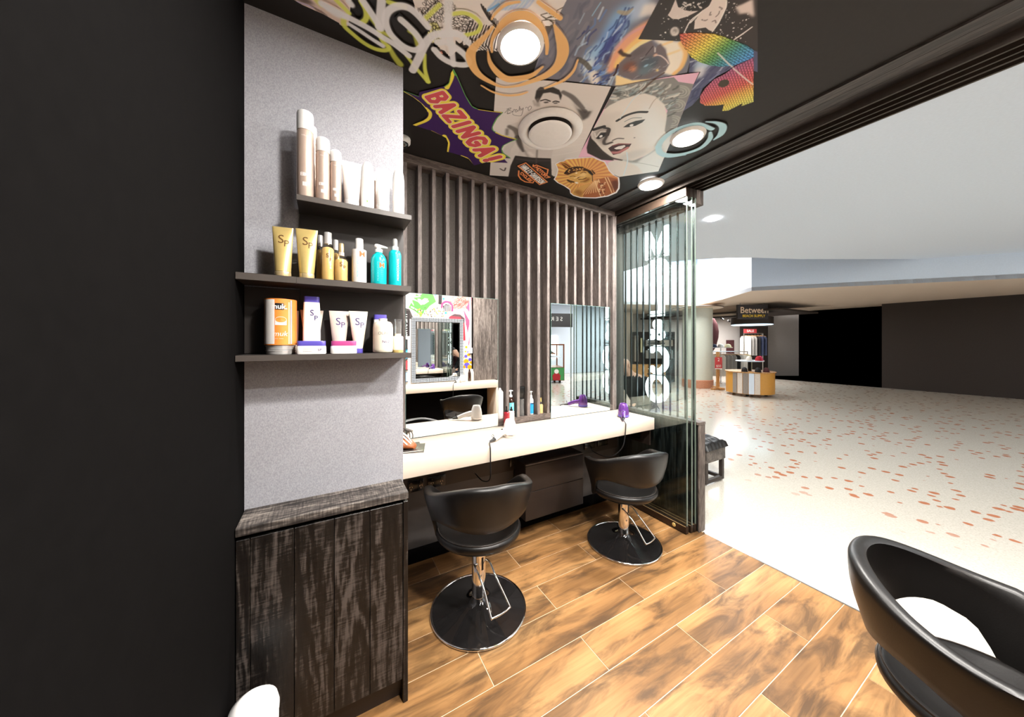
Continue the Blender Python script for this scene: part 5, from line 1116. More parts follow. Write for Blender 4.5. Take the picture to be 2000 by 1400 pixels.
tagline(W_, Z1(2000, 420, 1850, 415, 1700, 450, 1600, 560, 1520, 740, 1440, 900), [12, 13, 14, 15, 15, 15]); tagline(W_, Z3(110, -10, 110, 380, 150, 620, 180, 870), [15, 14, 12, 11], 2.5, .9)
tagline(W_, Z3(380, 560, 260, 450, 130, 440, 20, 470), 13); tagline(W_, Z3(-40, 560, 90, 560, 220, 640, 340, 740, 390, 830, 330, 870, 170, 850, 20, 770, -80, 660), 12)
# rings brushed round the lamps
RINGS = {'orange': [], 'blue': []}
def ring(colname, pts, w, al=.95):
    RINGS[colname].append((pts, w)); cv.stroke(pts, w, {'orange': (246, 168, 84), 'blue': (150, 214, 240)}[colname], 1.0, al)
O_ = 'orange'
ring(O_, Z3(705, 690, 705, 530, 790, 380, 900, 260, 1040, 190, 1180, 190, 1300, 260, 1390, 370, 1440, 480, 1460, 600, 1455, 715), [5, 6, 11, 15, 17, 16, 14, 11, 9, 8, 6])
ring(O_, Z3(720, 350, 600, 490, 460, 630, 415, 740, 450, 890, 540, 1010, 700, 1110, 850, 1170, 1050, 1155, 1250, 1090, 1450, 1010, 1600, 890, 1670, 740, 1670, 590, 1620, 450, 1560, 320), [5, 9, 14, 18, 16, 13, 9, 5, 6, 10, 14, 18, 21, 20, 13, 4])
ring(O_, Z3(650, 680, 680, 830, 770, 960, 900, 1055, 1050, 1060, 1250, 1010, 1400, 895), [3, 8, 12, 14, 14, 10, 4]); ring(O_, Z3(560, 1150, 720, 1240, 900, 1285, 1080, 1275, 1190, 1240), [3, 4, 4.5, 4.5, 3])
ring(O_, Z3(700, 240, 760, 150, 880, 45, 1000, 10, 1080, 0), [4, 6, 7, 6, 5]); ring(O_, Z3(1340, 5, 1480, 110, 1640, 225), [8, 9, 10]); ring(O_, Z3(1880, 800, 1820, 950, 1700, 1070, 1550, 1140, 1430, 1190), [3, 5, 6, 5, 4])
B_ = 'blue'
ring(B_, Z4b(1610, 1030, 1500, 990, 1400, 1003, 1290, 1050, 1215, 1110, 1180, 1170, 1200, 1225, 1290, 1240, 1400, 1225, 1520, 1180, 1590, 1110, 1595, 1055), [6, 7, 7, 8, 8, 8, 8, 8, 7, 7, 7, 4]); ring(B_, Z4b(1560, 970, 1645, 978, 1695, 1010, 1680, 1070, 1625, 1115), [2, 5, 9, 9, 3]); ring(B_, Z4b(1160, 1170, 1180, 1225, 1260, 1252, 1395, 1238), [3, 4, 5, 2])
# comic burst sticker
burst = Z2(670, 72, 715, 150, 765, 270, 825, 410, 905, 540, 985, 580, 1130, 602, 1290, 622, 1220, 690, 1175, 770, 1158, 810, 1172, 852, 1270, 905, 1470, 957, 1380, 990, 1300, 1030, 1272, 1080, 1295, 1130, 1387, 1195, 1290, 1190, 1345, 1250, 1080, 1240, 930, 1282, 860, 1200, 740, 1150, 590, 1110, 605, 1000, 580, 940, 530, 910, 400, 850, 230, 797, 160, 775, 300, 720, 355, 660, 340, 590, 270, 505, 165, 425, 52, 362, 52, 348, 240, 415, 250, 365, 560, 292, 612, 255, 640, 130)
OUT['burst'] = burst; cv.poly(burst, (62, 34, 92))
YL = (244, 214, 40); GN = (84, 160, 70)
def z2s(w, col, *p): cv.stroke(Z2(*p), w / 6.3625, col, .35, clip=burst)
z2s(16, GN, 700, 130, 765, 270, 825, 410, 905, 540, 985, 580); z2s(12, YL, 985, 582, 1130, 604, 1280, 622); z2s(18, GN, 1290, 622, 1215, 695, 1170, 780, 1160, 830, 1200, 870); z2s(12, YL, 1200, 872, 1300, 915, 1460, 957); z2s(16, GN, 1460, 957, 1360, 1000, 1285, 1050, 1290, 1130, 1387, 1195); z2s(54, YL, 660, 110, 640, 200, 590, 310); z2s(30, GN, 672, 80, 700, 150); z2s(16, GN, 632, 150, 612, 250, 560, 295)
z2s(20, YL, 55, 365, 165, 430, 270, 510, 345, 590); z2s(34, YL, 330, 570, 385, 630, 350, 710, 190, 780); z2s(12, YL, 400, 850, 530, 915); z2s(40, YL, 560, 915, 600, 1000, 585, 1110); z2s(14, YL, 770, 1160, 850, 1195, 910, 1270); z2s(12, GN, 60, 352, 240, 418)
q0, q1, u0, u1 = Z2(345, 432, 1075, 1238, 540, 372, 1262, 1190)
for wd, col in ((17, YL), (9.8, (250, 236, 226)), (8.0, (206, 66, 70))): words(cv, q0, q1, u0, u1, 'BAZINGA!', wd, col, gap=.62, soft=.3)
# shield badge
def z8s(w, col, *p, smooth=False): cv.stroke(Z8(*p), w / 8.333, col, .3, smooth=smooth)
OUT['badge'] = Z8(150, 270, 310, 200, 430, 250, 500, 235, 690, 330, 680, 400, 720, 460, 650, 480, 690, 540, 535, 595, 445, 520, 430, 560, 280, 540, 190, 480, 170, 380, 190, 345)
OG = (226, 116, 58)
cv.poly(OUT['badge'], (30, 27, 26))
cv.poly(Z8(165, 270, 310, 210, 672, 535, 532, 586), OG); cv.poly(Z8(200, 272, 305, 230, 640, 533, 537, 566), (26, 24, 24))
words(cv, *Z8(222, 288, 545, 560, 292, 250, 618, 530), 'HARLEY-DAVIDSON', 1.5, (240, 238, 234), gap=.28, soft=.25)
z8s(18, OG, 430, 255, 430, 280, 480, 255, 590, 300, 670, 330, 655, 400); z8s(18, OG, 650, 430, 700, 455, 640, 465); z8s(18, OG, 195, 350, 190, 430, 230, 490, 300, 530, 430, 548, 440, 520)
words(cv, *Z8(450, 300, 615, 455, 500, 280, 660, 420), 'MOTOR', 1.6, OG, gap=.3, soft=.25); words(cv, *Z8(222, 405, 372, 525, 240, 365, 415, 510), 'CYCLES', 1.5, OG, gap=.3, soft=.25)
# golden statue sticker
st = Z8(780, 235, 850, 195, 920, 185, 950, 155, 1100, 140, 1250, 130, 1405, 120, 1500, 165, 1600, 200, 1640, 270, 1680, 350, 1750, 420, 1830, 460, 1840, 560, 1835, 640, 1790, 710, 1650, 770, 1450, 800, 1200, 795, 1080, 760, 1030, 720, 1020, 660, 930, 600, 820, 545, 760, 490, 800, 420, 820, 330, 800, 270)
OUT['statue'] = st; cen = np.mean(st, 0); inn = [tuple(cen + (np.array(p) - cen) * .955) for p in st]
cv.poly(st, (236, 232, 236)); cv.poly(inn, (228, 166, 62)); cv.poly(Z8(1300, 130, 1900, 130, 1900, 850, 1100, 850, 1250, 430), (214, 130, 66), .6, 8, inn)
for k in range(34):
    a = 2 * PI * k / 34; c = (1230, 430); R = 800; cv.poly(Z8(c[0], c[1], c[0] + R * math.cos(a), c[1] + R * .8 * math.sin(a), c[0] + R * math.cos(a + .085), c[1] + R * .8 * math.sin(a + .085)), (196, 108, 62), .85, .2, inn)
def z8p(col, *p, al=1, soft=.3): cv.poly(Z8(*p), col, al, soft, inn)
def z8c(w, col, *p, soft=.4, al=1): cv.stroke(Z8(*p), w / 8.333, col, soft, al, clip=inn)
z8p((198, 136, 62), 1075, 720, 1110, 650, 1220, 590, 1330, 560, 1450, 560, 1500, 800, 1200, 800, 1090, 765); z8p((120, 70, 30), 1090, 700, 1160, 650, 1240, 700, 1200, 780, al=.6, soft=2)
z8p((156, 84, 46), 1430, 500, 1640, 450, 1830, 480, 1840, 640, 1780, 715, 1500, 795, 1240, 780, 1250, 690)
for k in range(7): z8c(9, (220, 160, 96), 1240 + 42 * k, 740 - 8 * k, 1330 + 22 * k, 620, 1430 + 10 * k, 510)
for q in ((1430, 510, 1500, 700, 1540, 790), (1490, 490, 1560, 680, 1600, 780), (1600, 460, 1680, 640, 1720, 740), (1640, 455, 1720, 620, 1750, 720)): z8c(9, (228, 176, 116), *q)
for k in range(24): cv.blob(Z8(1520 + random.uniform(-20, 90), 510 + random.uniform(0, 240))[0], 1.6, 1.2, 0, random.choice(((232, 190, 140), (110, 50, 26), (90, 40, 24))), .9, inn, .6)
z8p((84, 40, 26), 1700, 520, 1800, 500, 1830, 600, 1770, 700, 1710, 620, al=.8, soft=1.5)
z8p((70, 40, 18), 935, 400, 960, 350, 1040, 300, 1140, 282, 1240, 292, 1330, 330, 1370, 400, 1200, 380, 1000, 420); z8p((204, 146, 64), 990, 420, 1060, 390, 1180, 350, 1290, 350, 1360, 400, 1390, 470, 1370, 530, 1290, 560, 1200, 550, 1110, 520, 1020, 480)
for k in range(22): cv.blob(Z8(980 + random.uniform(0, 330), 330 + random.uniform(-24, 44))[0], 1.4, 1.1, 0, (210, 150, 70), .9, inn, .7)
z8p((112, 66, 26), 870, 205, 960, 230, 1040, 280, 1010, 320, 950, 310, 910, 260); z8c(8, (200, 140, 60), 890, 220, 960, 260, 1010, 300)
z8c(10, (86, 48, 18), 1030, 445, 1070, 435, 1110, 440); z8c(10, (86, 48, 18), 1200, 390, 1250, 370, 1290, 385); z8c(12, (240, 206, 140), 1100, 470, 1190, 440, soft=1); z8c(12, (96, 54, 20), 1150, 470, 1180, 450, 1240, 440); z8c(12, (70, 36, 14), 1170, 490, 1230, 490, 1290, 465); z8c(10, (110, 62, 24), 1200, 530, 1270, 520, 1330, 490); cv.blob(Z8(1130, 385)[0], 1.8, 1.2, 0, (250, 230, 180), 1)
cv.blob(Z8(1240, 420)[0], 7, 4, -.3, (226, 176, 96), .8, inn); cv.blob(Z8(1300, 500)[0], 8, 4, -.5, (130, 80, 34), .6, inn)
z8c(16, (24, 18, 14), 940, 390, 1010, 320, 1110, 288, 1230, 290); z8p((22, 18, 16), 1325, 335, 1360, 345, 1410, 410, 1385, 425, 1340, 390); z8p((22, 18, 16), 1385, 330, 1440, 395, 1425, 405, 1380, 345); z8p((22, 18, 16), 975, 490, 1100, 530, 1090, 545, 985, 512); z8p((22, 18, 16), 960, 505, 1060, 545, 1050, 552); cv.blob(Z8(1135, 545)[0], 3.4, 1.6, .2, (230, 222, 214), 1, inn, .6); z8c(6, (30, 22, 18), 1390, 420, 1395, 520)
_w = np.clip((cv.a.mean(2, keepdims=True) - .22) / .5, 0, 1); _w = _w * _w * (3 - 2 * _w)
cv.a = np.clip(cv.a, 0, 1); cv.a = cv.a * (1 - _w) + cv.a ** .58 * _w  # lifts the pale print tones to make up for weak ceiling light
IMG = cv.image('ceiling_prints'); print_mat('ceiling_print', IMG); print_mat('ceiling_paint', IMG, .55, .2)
def uv_from_xy(o, c):
    me = o.data; uv = me.uv_layers.new(name='print')
    for lp in me.loops:
        p = me.vertices[lp.vertex_index].co; uv.data[lp.index].uv = ((p.x + o.location.x - c.x0) * c.res / c.w, (p.y + o.location.y - c.y0) * c.res / c.h)
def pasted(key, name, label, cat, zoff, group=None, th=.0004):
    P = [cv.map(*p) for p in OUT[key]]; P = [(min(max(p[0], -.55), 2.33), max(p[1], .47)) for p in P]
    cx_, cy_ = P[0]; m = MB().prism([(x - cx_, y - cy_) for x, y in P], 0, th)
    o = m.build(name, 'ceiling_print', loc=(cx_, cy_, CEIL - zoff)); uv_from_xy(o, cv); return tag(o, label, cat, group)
G = 'posters and stickers pasted on the ceiling'
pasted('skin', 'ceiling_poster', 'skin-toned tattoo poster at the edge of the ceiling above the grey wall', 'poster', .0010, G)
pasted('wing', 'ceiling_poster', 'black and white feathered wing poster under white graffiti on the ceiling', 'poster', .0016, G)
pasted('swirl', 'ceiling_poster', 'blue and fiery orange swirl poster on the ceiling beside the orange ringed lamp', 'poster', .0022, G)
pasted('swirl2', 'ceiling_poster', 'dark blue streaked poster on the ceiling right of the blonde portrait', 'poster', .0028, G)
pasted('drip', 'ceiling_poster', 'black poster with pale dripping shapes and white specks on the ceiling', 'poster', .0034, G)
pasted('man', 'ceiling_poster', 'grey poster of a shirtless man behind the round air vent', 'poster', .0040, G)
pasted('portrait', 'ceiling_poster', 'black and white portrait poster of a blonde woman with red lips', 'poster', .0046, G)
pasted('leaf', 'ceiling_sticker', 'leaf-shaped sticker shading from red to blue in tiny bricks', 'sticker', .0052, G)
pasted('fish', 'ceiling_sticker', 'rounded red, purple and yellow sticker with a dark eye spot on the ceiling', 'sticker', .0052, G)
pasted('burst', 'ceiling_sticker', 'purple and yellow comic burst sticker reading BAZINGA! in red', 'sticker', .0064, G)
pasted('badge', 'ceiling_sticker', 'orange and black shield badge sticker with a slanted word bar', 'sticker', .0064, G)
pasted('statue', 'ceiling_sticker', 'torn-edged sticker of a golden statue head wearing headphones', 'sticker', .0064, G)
# painted tags and rings are paint on the ceiling: thin ribbons, parts of the ceiling
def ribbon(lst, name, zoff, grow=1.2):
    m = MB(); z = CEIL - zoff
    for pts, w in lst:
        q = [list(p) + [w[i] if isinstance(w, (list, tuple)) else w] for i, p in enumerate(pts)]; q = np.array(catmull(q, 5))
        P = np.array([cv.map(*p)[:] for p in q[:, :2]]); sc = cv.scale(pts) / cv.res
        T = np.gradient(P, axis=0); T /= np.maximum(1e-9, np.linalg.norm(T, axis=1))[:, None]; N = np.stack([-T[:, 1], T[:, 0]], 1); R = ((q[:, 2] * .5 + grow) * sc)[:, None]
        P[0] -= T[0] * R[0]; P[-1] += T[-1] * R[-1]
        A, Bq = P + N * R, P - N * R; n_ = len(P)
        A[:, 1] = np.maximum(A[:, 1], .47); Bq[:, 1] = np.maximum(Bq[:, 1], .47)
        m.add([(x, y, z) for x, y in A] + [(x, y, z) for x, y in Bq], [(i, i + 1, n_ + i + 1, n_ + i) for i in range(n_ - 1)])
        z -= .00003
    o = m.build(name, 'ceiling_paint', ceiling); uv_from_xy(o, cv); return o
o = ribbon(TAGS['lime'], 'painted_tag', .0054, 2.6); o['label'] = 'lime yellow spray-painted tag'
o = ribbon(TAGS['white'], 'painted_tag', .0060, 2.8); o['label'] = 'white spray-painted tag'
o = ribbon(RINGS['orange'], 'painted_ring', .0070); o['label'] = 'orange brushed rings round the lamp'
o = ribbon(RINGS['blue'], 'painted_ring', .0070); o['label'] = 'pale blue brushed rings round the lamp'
# ------------------------------------------------------------------ ceiling fittings
LABS = ['round downlight ringed by orange paint on the ceiling', 'round downlight ringed by pale blue paint on the ceiling', 'round downlight in plain dark ceiling boards near the glass panels', 'round downlight behind the camera above the grey wall end', 'added unseen downlight behind the camera over the salon floor', 'added unseen fill downlight above the beaded mirror and opposite worktop', 'added unseen fill downlight above the solid end leg of the opposite worktop']
for (x, y), lab in zip(DOWNLIGHTS + DOWNLIGHTS_BEHIND, LABS):
    t = thing('downlight', lab, 'ceiling light', (x, y, CEIL), 0, 'round ceiling downlights')
    MB().lathe([(.086, -.008), (.103, -.008), (.106, -.014), (.100, -.024), (.088, -.028), (.086, -.02)], 40, closed=True).build('trim_ring', 'white_plastic', t, smooth=50)
    MB().lathe([(.0, -.010), (.0855, -.010), (.0855, -.022), (.07, -.030), (.0, -.032)], 40).build('diffuser', 'lamp_glow', t, smooth=60)
t = thing('air_vent', 'round white air vent covering the face of the poster man', 'vent', (1.222, 1.678, CEIL))
MB().lathe([(.135, -.0075), (.20, -.0075), (.203, -.012), (.198, -.020), (.175, -.032), (.155, -.030), (.142, -.018)], 56, closed=True).build('outer_ring', 'white_plastic', t, smooth=60)
MB().lathe([(.0, -.045), (.120, -.045), (.133, -.042), (.136, -.038), (.128, -.034), (.0, -.032)], 56).build('centre_disc', 'white_plastic', t, smooth=60)
MB().lathe([(.0, -.0072), (.134, -.0072), (.134, -.0090), (.0, -.0090)], 40).build('dark_throat', 'shop_dark', t)
MB().lathe([(.0, -.0092), (.012, -.0092), (.012, -.0318), (.0, -.0318)], 16).build('spindle', 'steel', t, smooth=40)
t = thing('dome_camera', 'small white dome security camera on the ceiling by the grey wall corner', 'camera', (.432, 2.235, CEIL))
MB().lathe([(.0, -.0006), (.046, -.0006), (.048, -.006), (.047, -.03), (.040, -.036), (.034, -.037), (.034, -.030), (.0, -.030)], 28).build('housing', 'white_plastic', t, smooth=50)
MB().lathe([(.0336, -.0305), (.033, -.045), (.026, -.058), (.012, -.066), (.0, -.067)], 28).build('dome', 'black_chrome', t, smooth=60)
# ------------------------------------------------------------------ the opposite station (seen in the mirrors)
MIRY = 2.3933
def refl(u, v, yreal):
    p = aty(u, v, 2 * MIRY - yreal); return Vector((p.x, yreal, p.z))
YW = -.75
wt2 = thing('worktop', 'cream white worktop along the opposite wall with a solid end leg, seen in mirrors', 'worktop', (0, YW, 0))
MB().bbox(-.288, 2.70, .001, .39, .806, .910, .004, 2).build('top', 'worktop_white', wt2, smooth=35)
MB().bbox(2.585, 2.70, .001, .39, 0, .8055, .004, 2).build('leg', 'worktop_white', wt2, smooth=35)
# mural painted on the opposite wall
m2 = Canvas(.70, 2.30, .91, 2.95, 260, (222, 214, 208))
m2.map = lambda u, v: (lambda p: (p.x, p.z))(refl(u, v, YW + .002))
Z9 = zz(785, 565, 7.0)
m2.poly(Z9(-200, -200, 180, -200, 180, 260, -200, 260), (222, 210, 204)); m2.poly(Z9(30, 250, 105, 270, 160, 400, -100, 420, -100, 250), (84, 78, 76))
m2.poly(Z9(90, 250, 160, 110, 200, 60, 240, 90, 280, 55, 420, 50, 470, 170, 380, 230, 260, 370, 180, 300), (96, 184, 84), 1, .3)
m2.poly(Z9(215, 125, 250, 130, 270, 150, 310, 120, 360, 130, 320, 190, 260, 215, 220, 170), (214, 196, 190)); m2.stroke(Z9(130, 240, 200, 280), 2.5, (240, 246, 240)); m2.stroke(Z9(300, 200, 360, 160), 2, (240, 246, 240))
for k in range(11):
    a = k * .57; m2.stroke(Z9(95, 100, 95 + 160 * math.cos(a), 100 + 130 * math.sin(a)), [5, .5], (250, 248, 246), 1.2, .9, smooth=False)  # white rays of a lamp's glare, painted into the mural
for k in range(70): m2.blob(Z9(random.uniform(160, 640), random.uniform(250, 380))[0], 1.8, 1.2, random.uniform(0, 3), random.choice(((240, 210, 70), (90, 80, 76), (246, 240, 226), (226, 150, 90))), .9, None, .6)
m2.poly(Z9(500, 60, 550, 65, 545, 210, 498, 200), (52, 46, 46)); 
for x, y in ((458, 68), (570, 130), (590, 170), (604, 218), (605, 270), (600, 322)): m2.blob(Z9(x, y)[0], 2.4, 2.4, 0, (70, 140, 206), 1, None, .9)
m2.poly(Z9(600, 60, 900, 60, 960, 100, 960, 280, 850, 280, 700, 290, 640, 200), (240, 202, 190), 1, 1)
for k in range(30): m2.stroke(Z9(*[q for _ in range(4) for q in (random.uniform(640, 940), random.uniform(80, 270))]), .6, (120, 70, 66), .4, .8)
m2.stroke(Z9(545, 240, 560, 190, 620, 170, 680, 210, 690, 290), 4, (196, 70, 110)); m2.poly(Z9(560, 230, 600, 200, 660, 215, 680, 300, 580, 300), (70, 60, 62))
for k in range(5): m2.stroke(Z9(590 + 20 * k, 220, 588 + 20 * k, 295), 1.2, (226, 216, 210), .4)
m2.poly(Z9(640, 380, 700, 345, 790, 350, 850, 390, 860, 520, 870, 700, 700, 700), (206, 70, 84), 1, .5); m2.poly(Z9(650, 370, 720, 335, 800, 345, 860, 400, 850, 470, 800, 380, 720, 370), (96, 76, 80))
for q in ((880, 250, 950, 100, 960, 60, 930, 330), (840, 270, 920, 420, 945, 380, 900, 600), (870, 470, 900, 540, 930, 400), (920, 640, 935, 690, 900, 820)): m2.poly(Z9(*q), (226, 92, 120))
m2.poly(Z9(850, 740, 960, 790, 960, 850, 850, 820), (236, 190, 196))
for x, y, r, c in ((880, 790, 16, 0), (870, 850, 12, 0), (900, 855, 10, 1), (910, 895, 20, 0), (875, 915, 22, 1), (930, 960, 22, 1), (880, 985, 34, 0), (942, 1000, 18, 0), (890, 1040, 40, 1), (925, 1060, 30, 0), (850, 1060, 20, 0), (850, 930, 8, 0)): m2.blob(Z9(x, y)[0], r / 7, r / 7, 0, ((240, 166, 40), (120, 106, 196))[c], 1, None, .95)
m2.poly(Z9(-100, 290, 105, 290, 105, 640, -100, 640), (60, 54, 54))
m2.a = np.clip(m2.a, 0, 1) ** 1.35
IMG2 = m2.image('mural_paint'); print_mat('mural_paint', IMG2, .6, .2)
o = MB().add([(m2.x0, YW + .0005, m2.y0), (m2.x0 + m2.w / m2.res, YW + .0005, m2.y0), (m2.x0 + m2.w / m2.res, YW + .0005, m2.y0 + m2.h / m2.res), (m2.x0, YW + .0005, m2.y0 + m2.h / m2.res)], [(0, 1, 2, 3)]).build('mural', 'mural_paint', wall_opp)
uv = o.data.uv_layers.new(name='print')
for lp in o.data.loops:
    p = o.data.vertices[lp.vertex_index].co; uv.data[lp.index].uv = ((p.x - m2.x0) * m2.res / m2.w, (p.z - m2.y0) * m2.res / m2.h)
o['label'] = 'painted mural with a green heart and coloured dots'
lettering('THE STRUGGLE', .112, 'ink_white', wall_opp, lambda x, y, d: (1.105 - y * .9, YW + .0012, 1.86 - .06 + (-x) * .78 - .02), bold=.001)
for k, (z0, mt, lab) in enumerate(((1.50, 'cloth_black', 'dark card in the wall rack beside the beaded mirror, uppermost'), (1.335, 'sky_card', 'sky blue card in the wall rack beside the beaded mirror'), (1.15, 'rose_card', 'red card in the wall rack beside the beaded mirror'), (.955, 'lilac_card', 'pale lilac card in the wall rack beside the beaded mirror, lowest'))):
    t = thing('display_card', lab, 'card', (1.065, YW + .002, z0), 0, 'cards racked beside the beaded mirror')
    MB().box(-.09, .075, 0, .008, 0, .15).build('card', mt, t); MB().box(-.09, .078, 0, .03, -.012, -.001).build('ledge', 'shelf_black', t)
# beaded mirror
bmx = thing('beaded_mirror', 'large mirror in a black frame studded with white beads on the opposite wall', 'mirror', (1.20, YW + .001, .925))
BW, BH, FW = .91, 1.09, .072
for x0, x1, z0, z1 in ((0, BW, 0, FW), (0, BW, BH - FW, BH), (0, FW, FW, BH - FW), (BW - FW, BW, FW, BH - FW)):
    MB().box(x0, x1, 0, .022, z0, z1).build('frame', 'ink_black', bmx)
MB().box(FW, BW - FW, 0, .006, FW, BH - FW).build('backing', 'mirror_edge', bmx); MB().box(FW + .001, BW - FW - .001, .0062, .0072, FW + .001, BH - FW - .001).build('silvered_face', 'mirror_silver', bmx)
bd = MB(); step = .0222; oc = [(math.cos(q), math.sin(q)) for q in np.linspace(0, 2 * PI, 9)[:-1]]
def bead(x, z): bd.add([(x + .0085 * a, .0223, z + .0085 * b) for a, b in oc] + [(x + .006 * a, .026, z + .006 * b) for a, b in oc], [tuple(range(8, 16))] + [(i, (i + 1) % 8, 8 + (i + 1) % 8, 8 + i) for i in range(8)])
nx, nz = int(BW / step), int(BH / step)
for i in range(nx):
    for j in range(nz):
        x, z = (i + .5) * BW / nx, (j + .5) * BH / nz
        if x < FW - .006 or x > BW - FW + .006 or z < FW - .006 or z > BH - FW + .006: bead(x, z)
b_ = bd.build('beads', 'bead_glow', bmx); b_['kind'] = 'stuff'; b_['label'] = 'glowing white beads'
# timber panel, cable trunking
pan = structure(MB().box(2.275, 2.78, YW + .001, YW + .06, .911, CEIL - .001).build('trim_6', 'black_paint'), 'grey-black charred boards beside the mural on the opposite wall')
for k in range(4):
    MB().box(2.280 + k * .124, 2.280 + k * .124 + .1225, YW + .0605, YW + .078, .912, CEIL - .002).build('plank', 'post_timber', pan)
t = thing('cable_trunking', 'white cable trunking with a small junction box down the opposite wall', 'trunking', (2.245, YW + .001, 1.40))
MB().box(-.012, .012, 0, .014, .105, 1.54).build('channel', 'white_plastic', t); MB().bbox(-.032, .032, 0, .04, 0, .1, .003, 1).build('junction_box', 'white_plastic', t)
hairdryer((2.02, YW + .20, .9105), math.radians(150), 'white hairdryer on the opposite worktop by the beaded mirror', 'white_plastic', .16, .02, [(1.842, -.447, .925), (1.81, -.395, .922), (1.792, -.36, .913), (1.786, -.344, .89), (1.785, -.345, .78), (1.80, -.40, .6), (1.85, -.5, .5), (1.9, -.73, .5)], 'steel')
for x, mt, lab in ((2.13, 'cream_bottle', 'cream bottle left of a brown bottle on the opposite worktop'), (2.185, 'brown_glass', 'brown bottle between two cream bottles on the opposite worktop'), (2.24, 'cream_bottle', 'cream bottle right of a brown bottle on the opposite worktop')):
    t = thing('bottle', lab, 'bottle', (x, YW + .12, .9105), 0, 'bottles on the opposite worktop')
    MB().lathe([(0, 0), (.024, 0), (.025, .003), (.025, .15), (.02, .17), (.012, .18)], 18).build('body', mt, t, smooth=40); MB().lathe([(.013, .1805), (.013, .21), (0, .21)], 14).build('cap', 'black_plastic' if mt != 'cream_bottle' else 'white_plastic', t, smooth=40)
# ------------------------------------------------------------------ shopping mall
def slab(poly, z0, z1, name, mat, lab):
    return structure(MB().prism(poly, z0, z1).build(name, mat), lab)
edge = [atz(u, v, 3.5) for u, v in ((1180, 541), (1216, 530.5), (1280, 514), (1361, 506.5), (1420, 504), (1468, 503), (1560, 506))]
slab([(2.802, -9), (16, -9), (16, -.5)] + [(p.x, p.y) for p in reversed(edge)] + [(2.802, edge[0].y)], 3.5, 3.62, 'ceiling.001', 'mall_white', 'white upper ceiling of the mall with a curved edge')
MB().lathe([(0, -.002), (.09, -.002), (.09, -.012), (0, -.012)], 24, cx=0, cy=0).build('downlight_disc', 'lamp_glow', C.objects['ceiling.001'], loc=atz(1392, 427, 3.5))
sof = [atz(u, v, 2.95) for u, v in ((1120, 597), (1216, 594), (1290, 595), (1361, 596), (1410, 585), (1468, 568))]
far = [(sof[-1].x + 5, sof[-1].y - 6), (18, -2), (18, 17), (sof[0].x, 17)]
slab([(p.x, p.y) for p in sof] + far, 2.95, 3.05, 'ceiling.002', 'mall_beige', 'beige lower soffit in front of the far shops')
m = MB(); sb = [(p.x, p.y) for p in sof] + [far[0]]
for (xa, ya), (xb, yb) in zip(sb[:-1], sb[1:]):
    m.add([(xa, ya, 2.951), (xb, yb, 2.951), (xb, yb, 5.2), (xa, ya, 5.2)], [(0, 1, 2, 3)])
structure(m.build('trim_7', 'mall_white'), 'tall white cove wall above the soffit')
slab([(4, -1), (17, -1), (17, 17), (2.9, 17), (2.9, 4)], 5.2, 5.3, 'ceiling.003', 'mall_white', 'high ceiling inside the lit recess')
# column
cp = atd(1362, 668, 11.75); col = thing('mall_column', 'round pale green column with a disc capital and terracotta base', 'column', (cp.x, cp.y, 0))
MB().lathe([(.50, 0), (.50, .27), (.485, .285)], 48).build('base_band', 'column_base', col, smooth=40)
MB().lathe([(.475, .286), (.475, 2.80)], 48).build('shaft', 'column_paint', col, smooth=40)
MB().lathe([(.476, 2.795), (.76, 2.80), (.80, 2.815), (.80, 2.84), (.76, 2.85), (.3, 2.85)], 48).build('capital', 'mall_beige', col, smooth=40)
MB().lathe([(.801, 2.815), (.808, 2.82), (.808, 2.836), (.801, 2.84)], 48, closed=True).build('capital_rim', 'shop_dark', col, smooth=40)
# far shop shell
XS = 16.0
_w = [atd(u, 668, d_) for u, d_ in ((1090, 15.6), (1560, 15.6), (1560, 15.7), (1090, 15.7))]
structure(MB().prism([(p.x, p.y) for p in _w], 0, 2.949).build('wall_right', 'shop_wall'), 'pale back wall of the beach shop')
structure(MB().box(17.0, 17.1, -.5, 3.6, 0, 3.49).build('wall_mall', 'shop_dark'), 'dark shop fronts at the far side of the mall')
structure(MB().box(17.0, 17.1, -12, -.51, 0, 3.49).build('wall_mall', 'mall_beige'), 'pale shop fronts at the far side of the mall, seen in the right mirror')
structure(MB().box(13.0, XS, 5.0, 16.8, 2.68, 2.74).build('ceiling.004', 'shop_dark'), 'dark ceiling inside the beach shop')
A, B = atd(1370, 668, 13.2), atd(1475, 668, 11.6)
fx = MB(); dxy = (B - A).normalized(); nrm = Vector((-dxy.y, dxy.x, 0))
def along(t, off, z): p = A + dxy * t + nrm * off; return (p.x, p.y, z)
Ltot = (B - A).length
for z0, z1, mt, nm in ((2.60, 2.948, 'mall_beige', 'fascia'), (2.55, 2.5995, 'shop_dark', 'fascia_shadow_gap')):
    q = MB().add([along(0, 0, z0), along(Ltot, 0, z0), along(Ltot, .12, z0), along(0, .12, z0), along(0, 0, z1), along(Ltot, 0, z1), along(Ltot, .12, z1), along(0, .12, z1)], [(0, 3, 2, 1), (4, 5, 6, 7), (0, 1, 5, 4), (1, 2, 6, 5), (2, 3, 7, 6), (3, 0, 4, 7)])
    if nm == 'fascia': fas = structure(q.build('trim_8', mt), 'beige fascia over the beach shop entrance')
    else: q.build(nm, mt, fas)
def facing(p):  # rotation that turns local -Y toward the salon
    return math.atan2(-p.x, p.y)
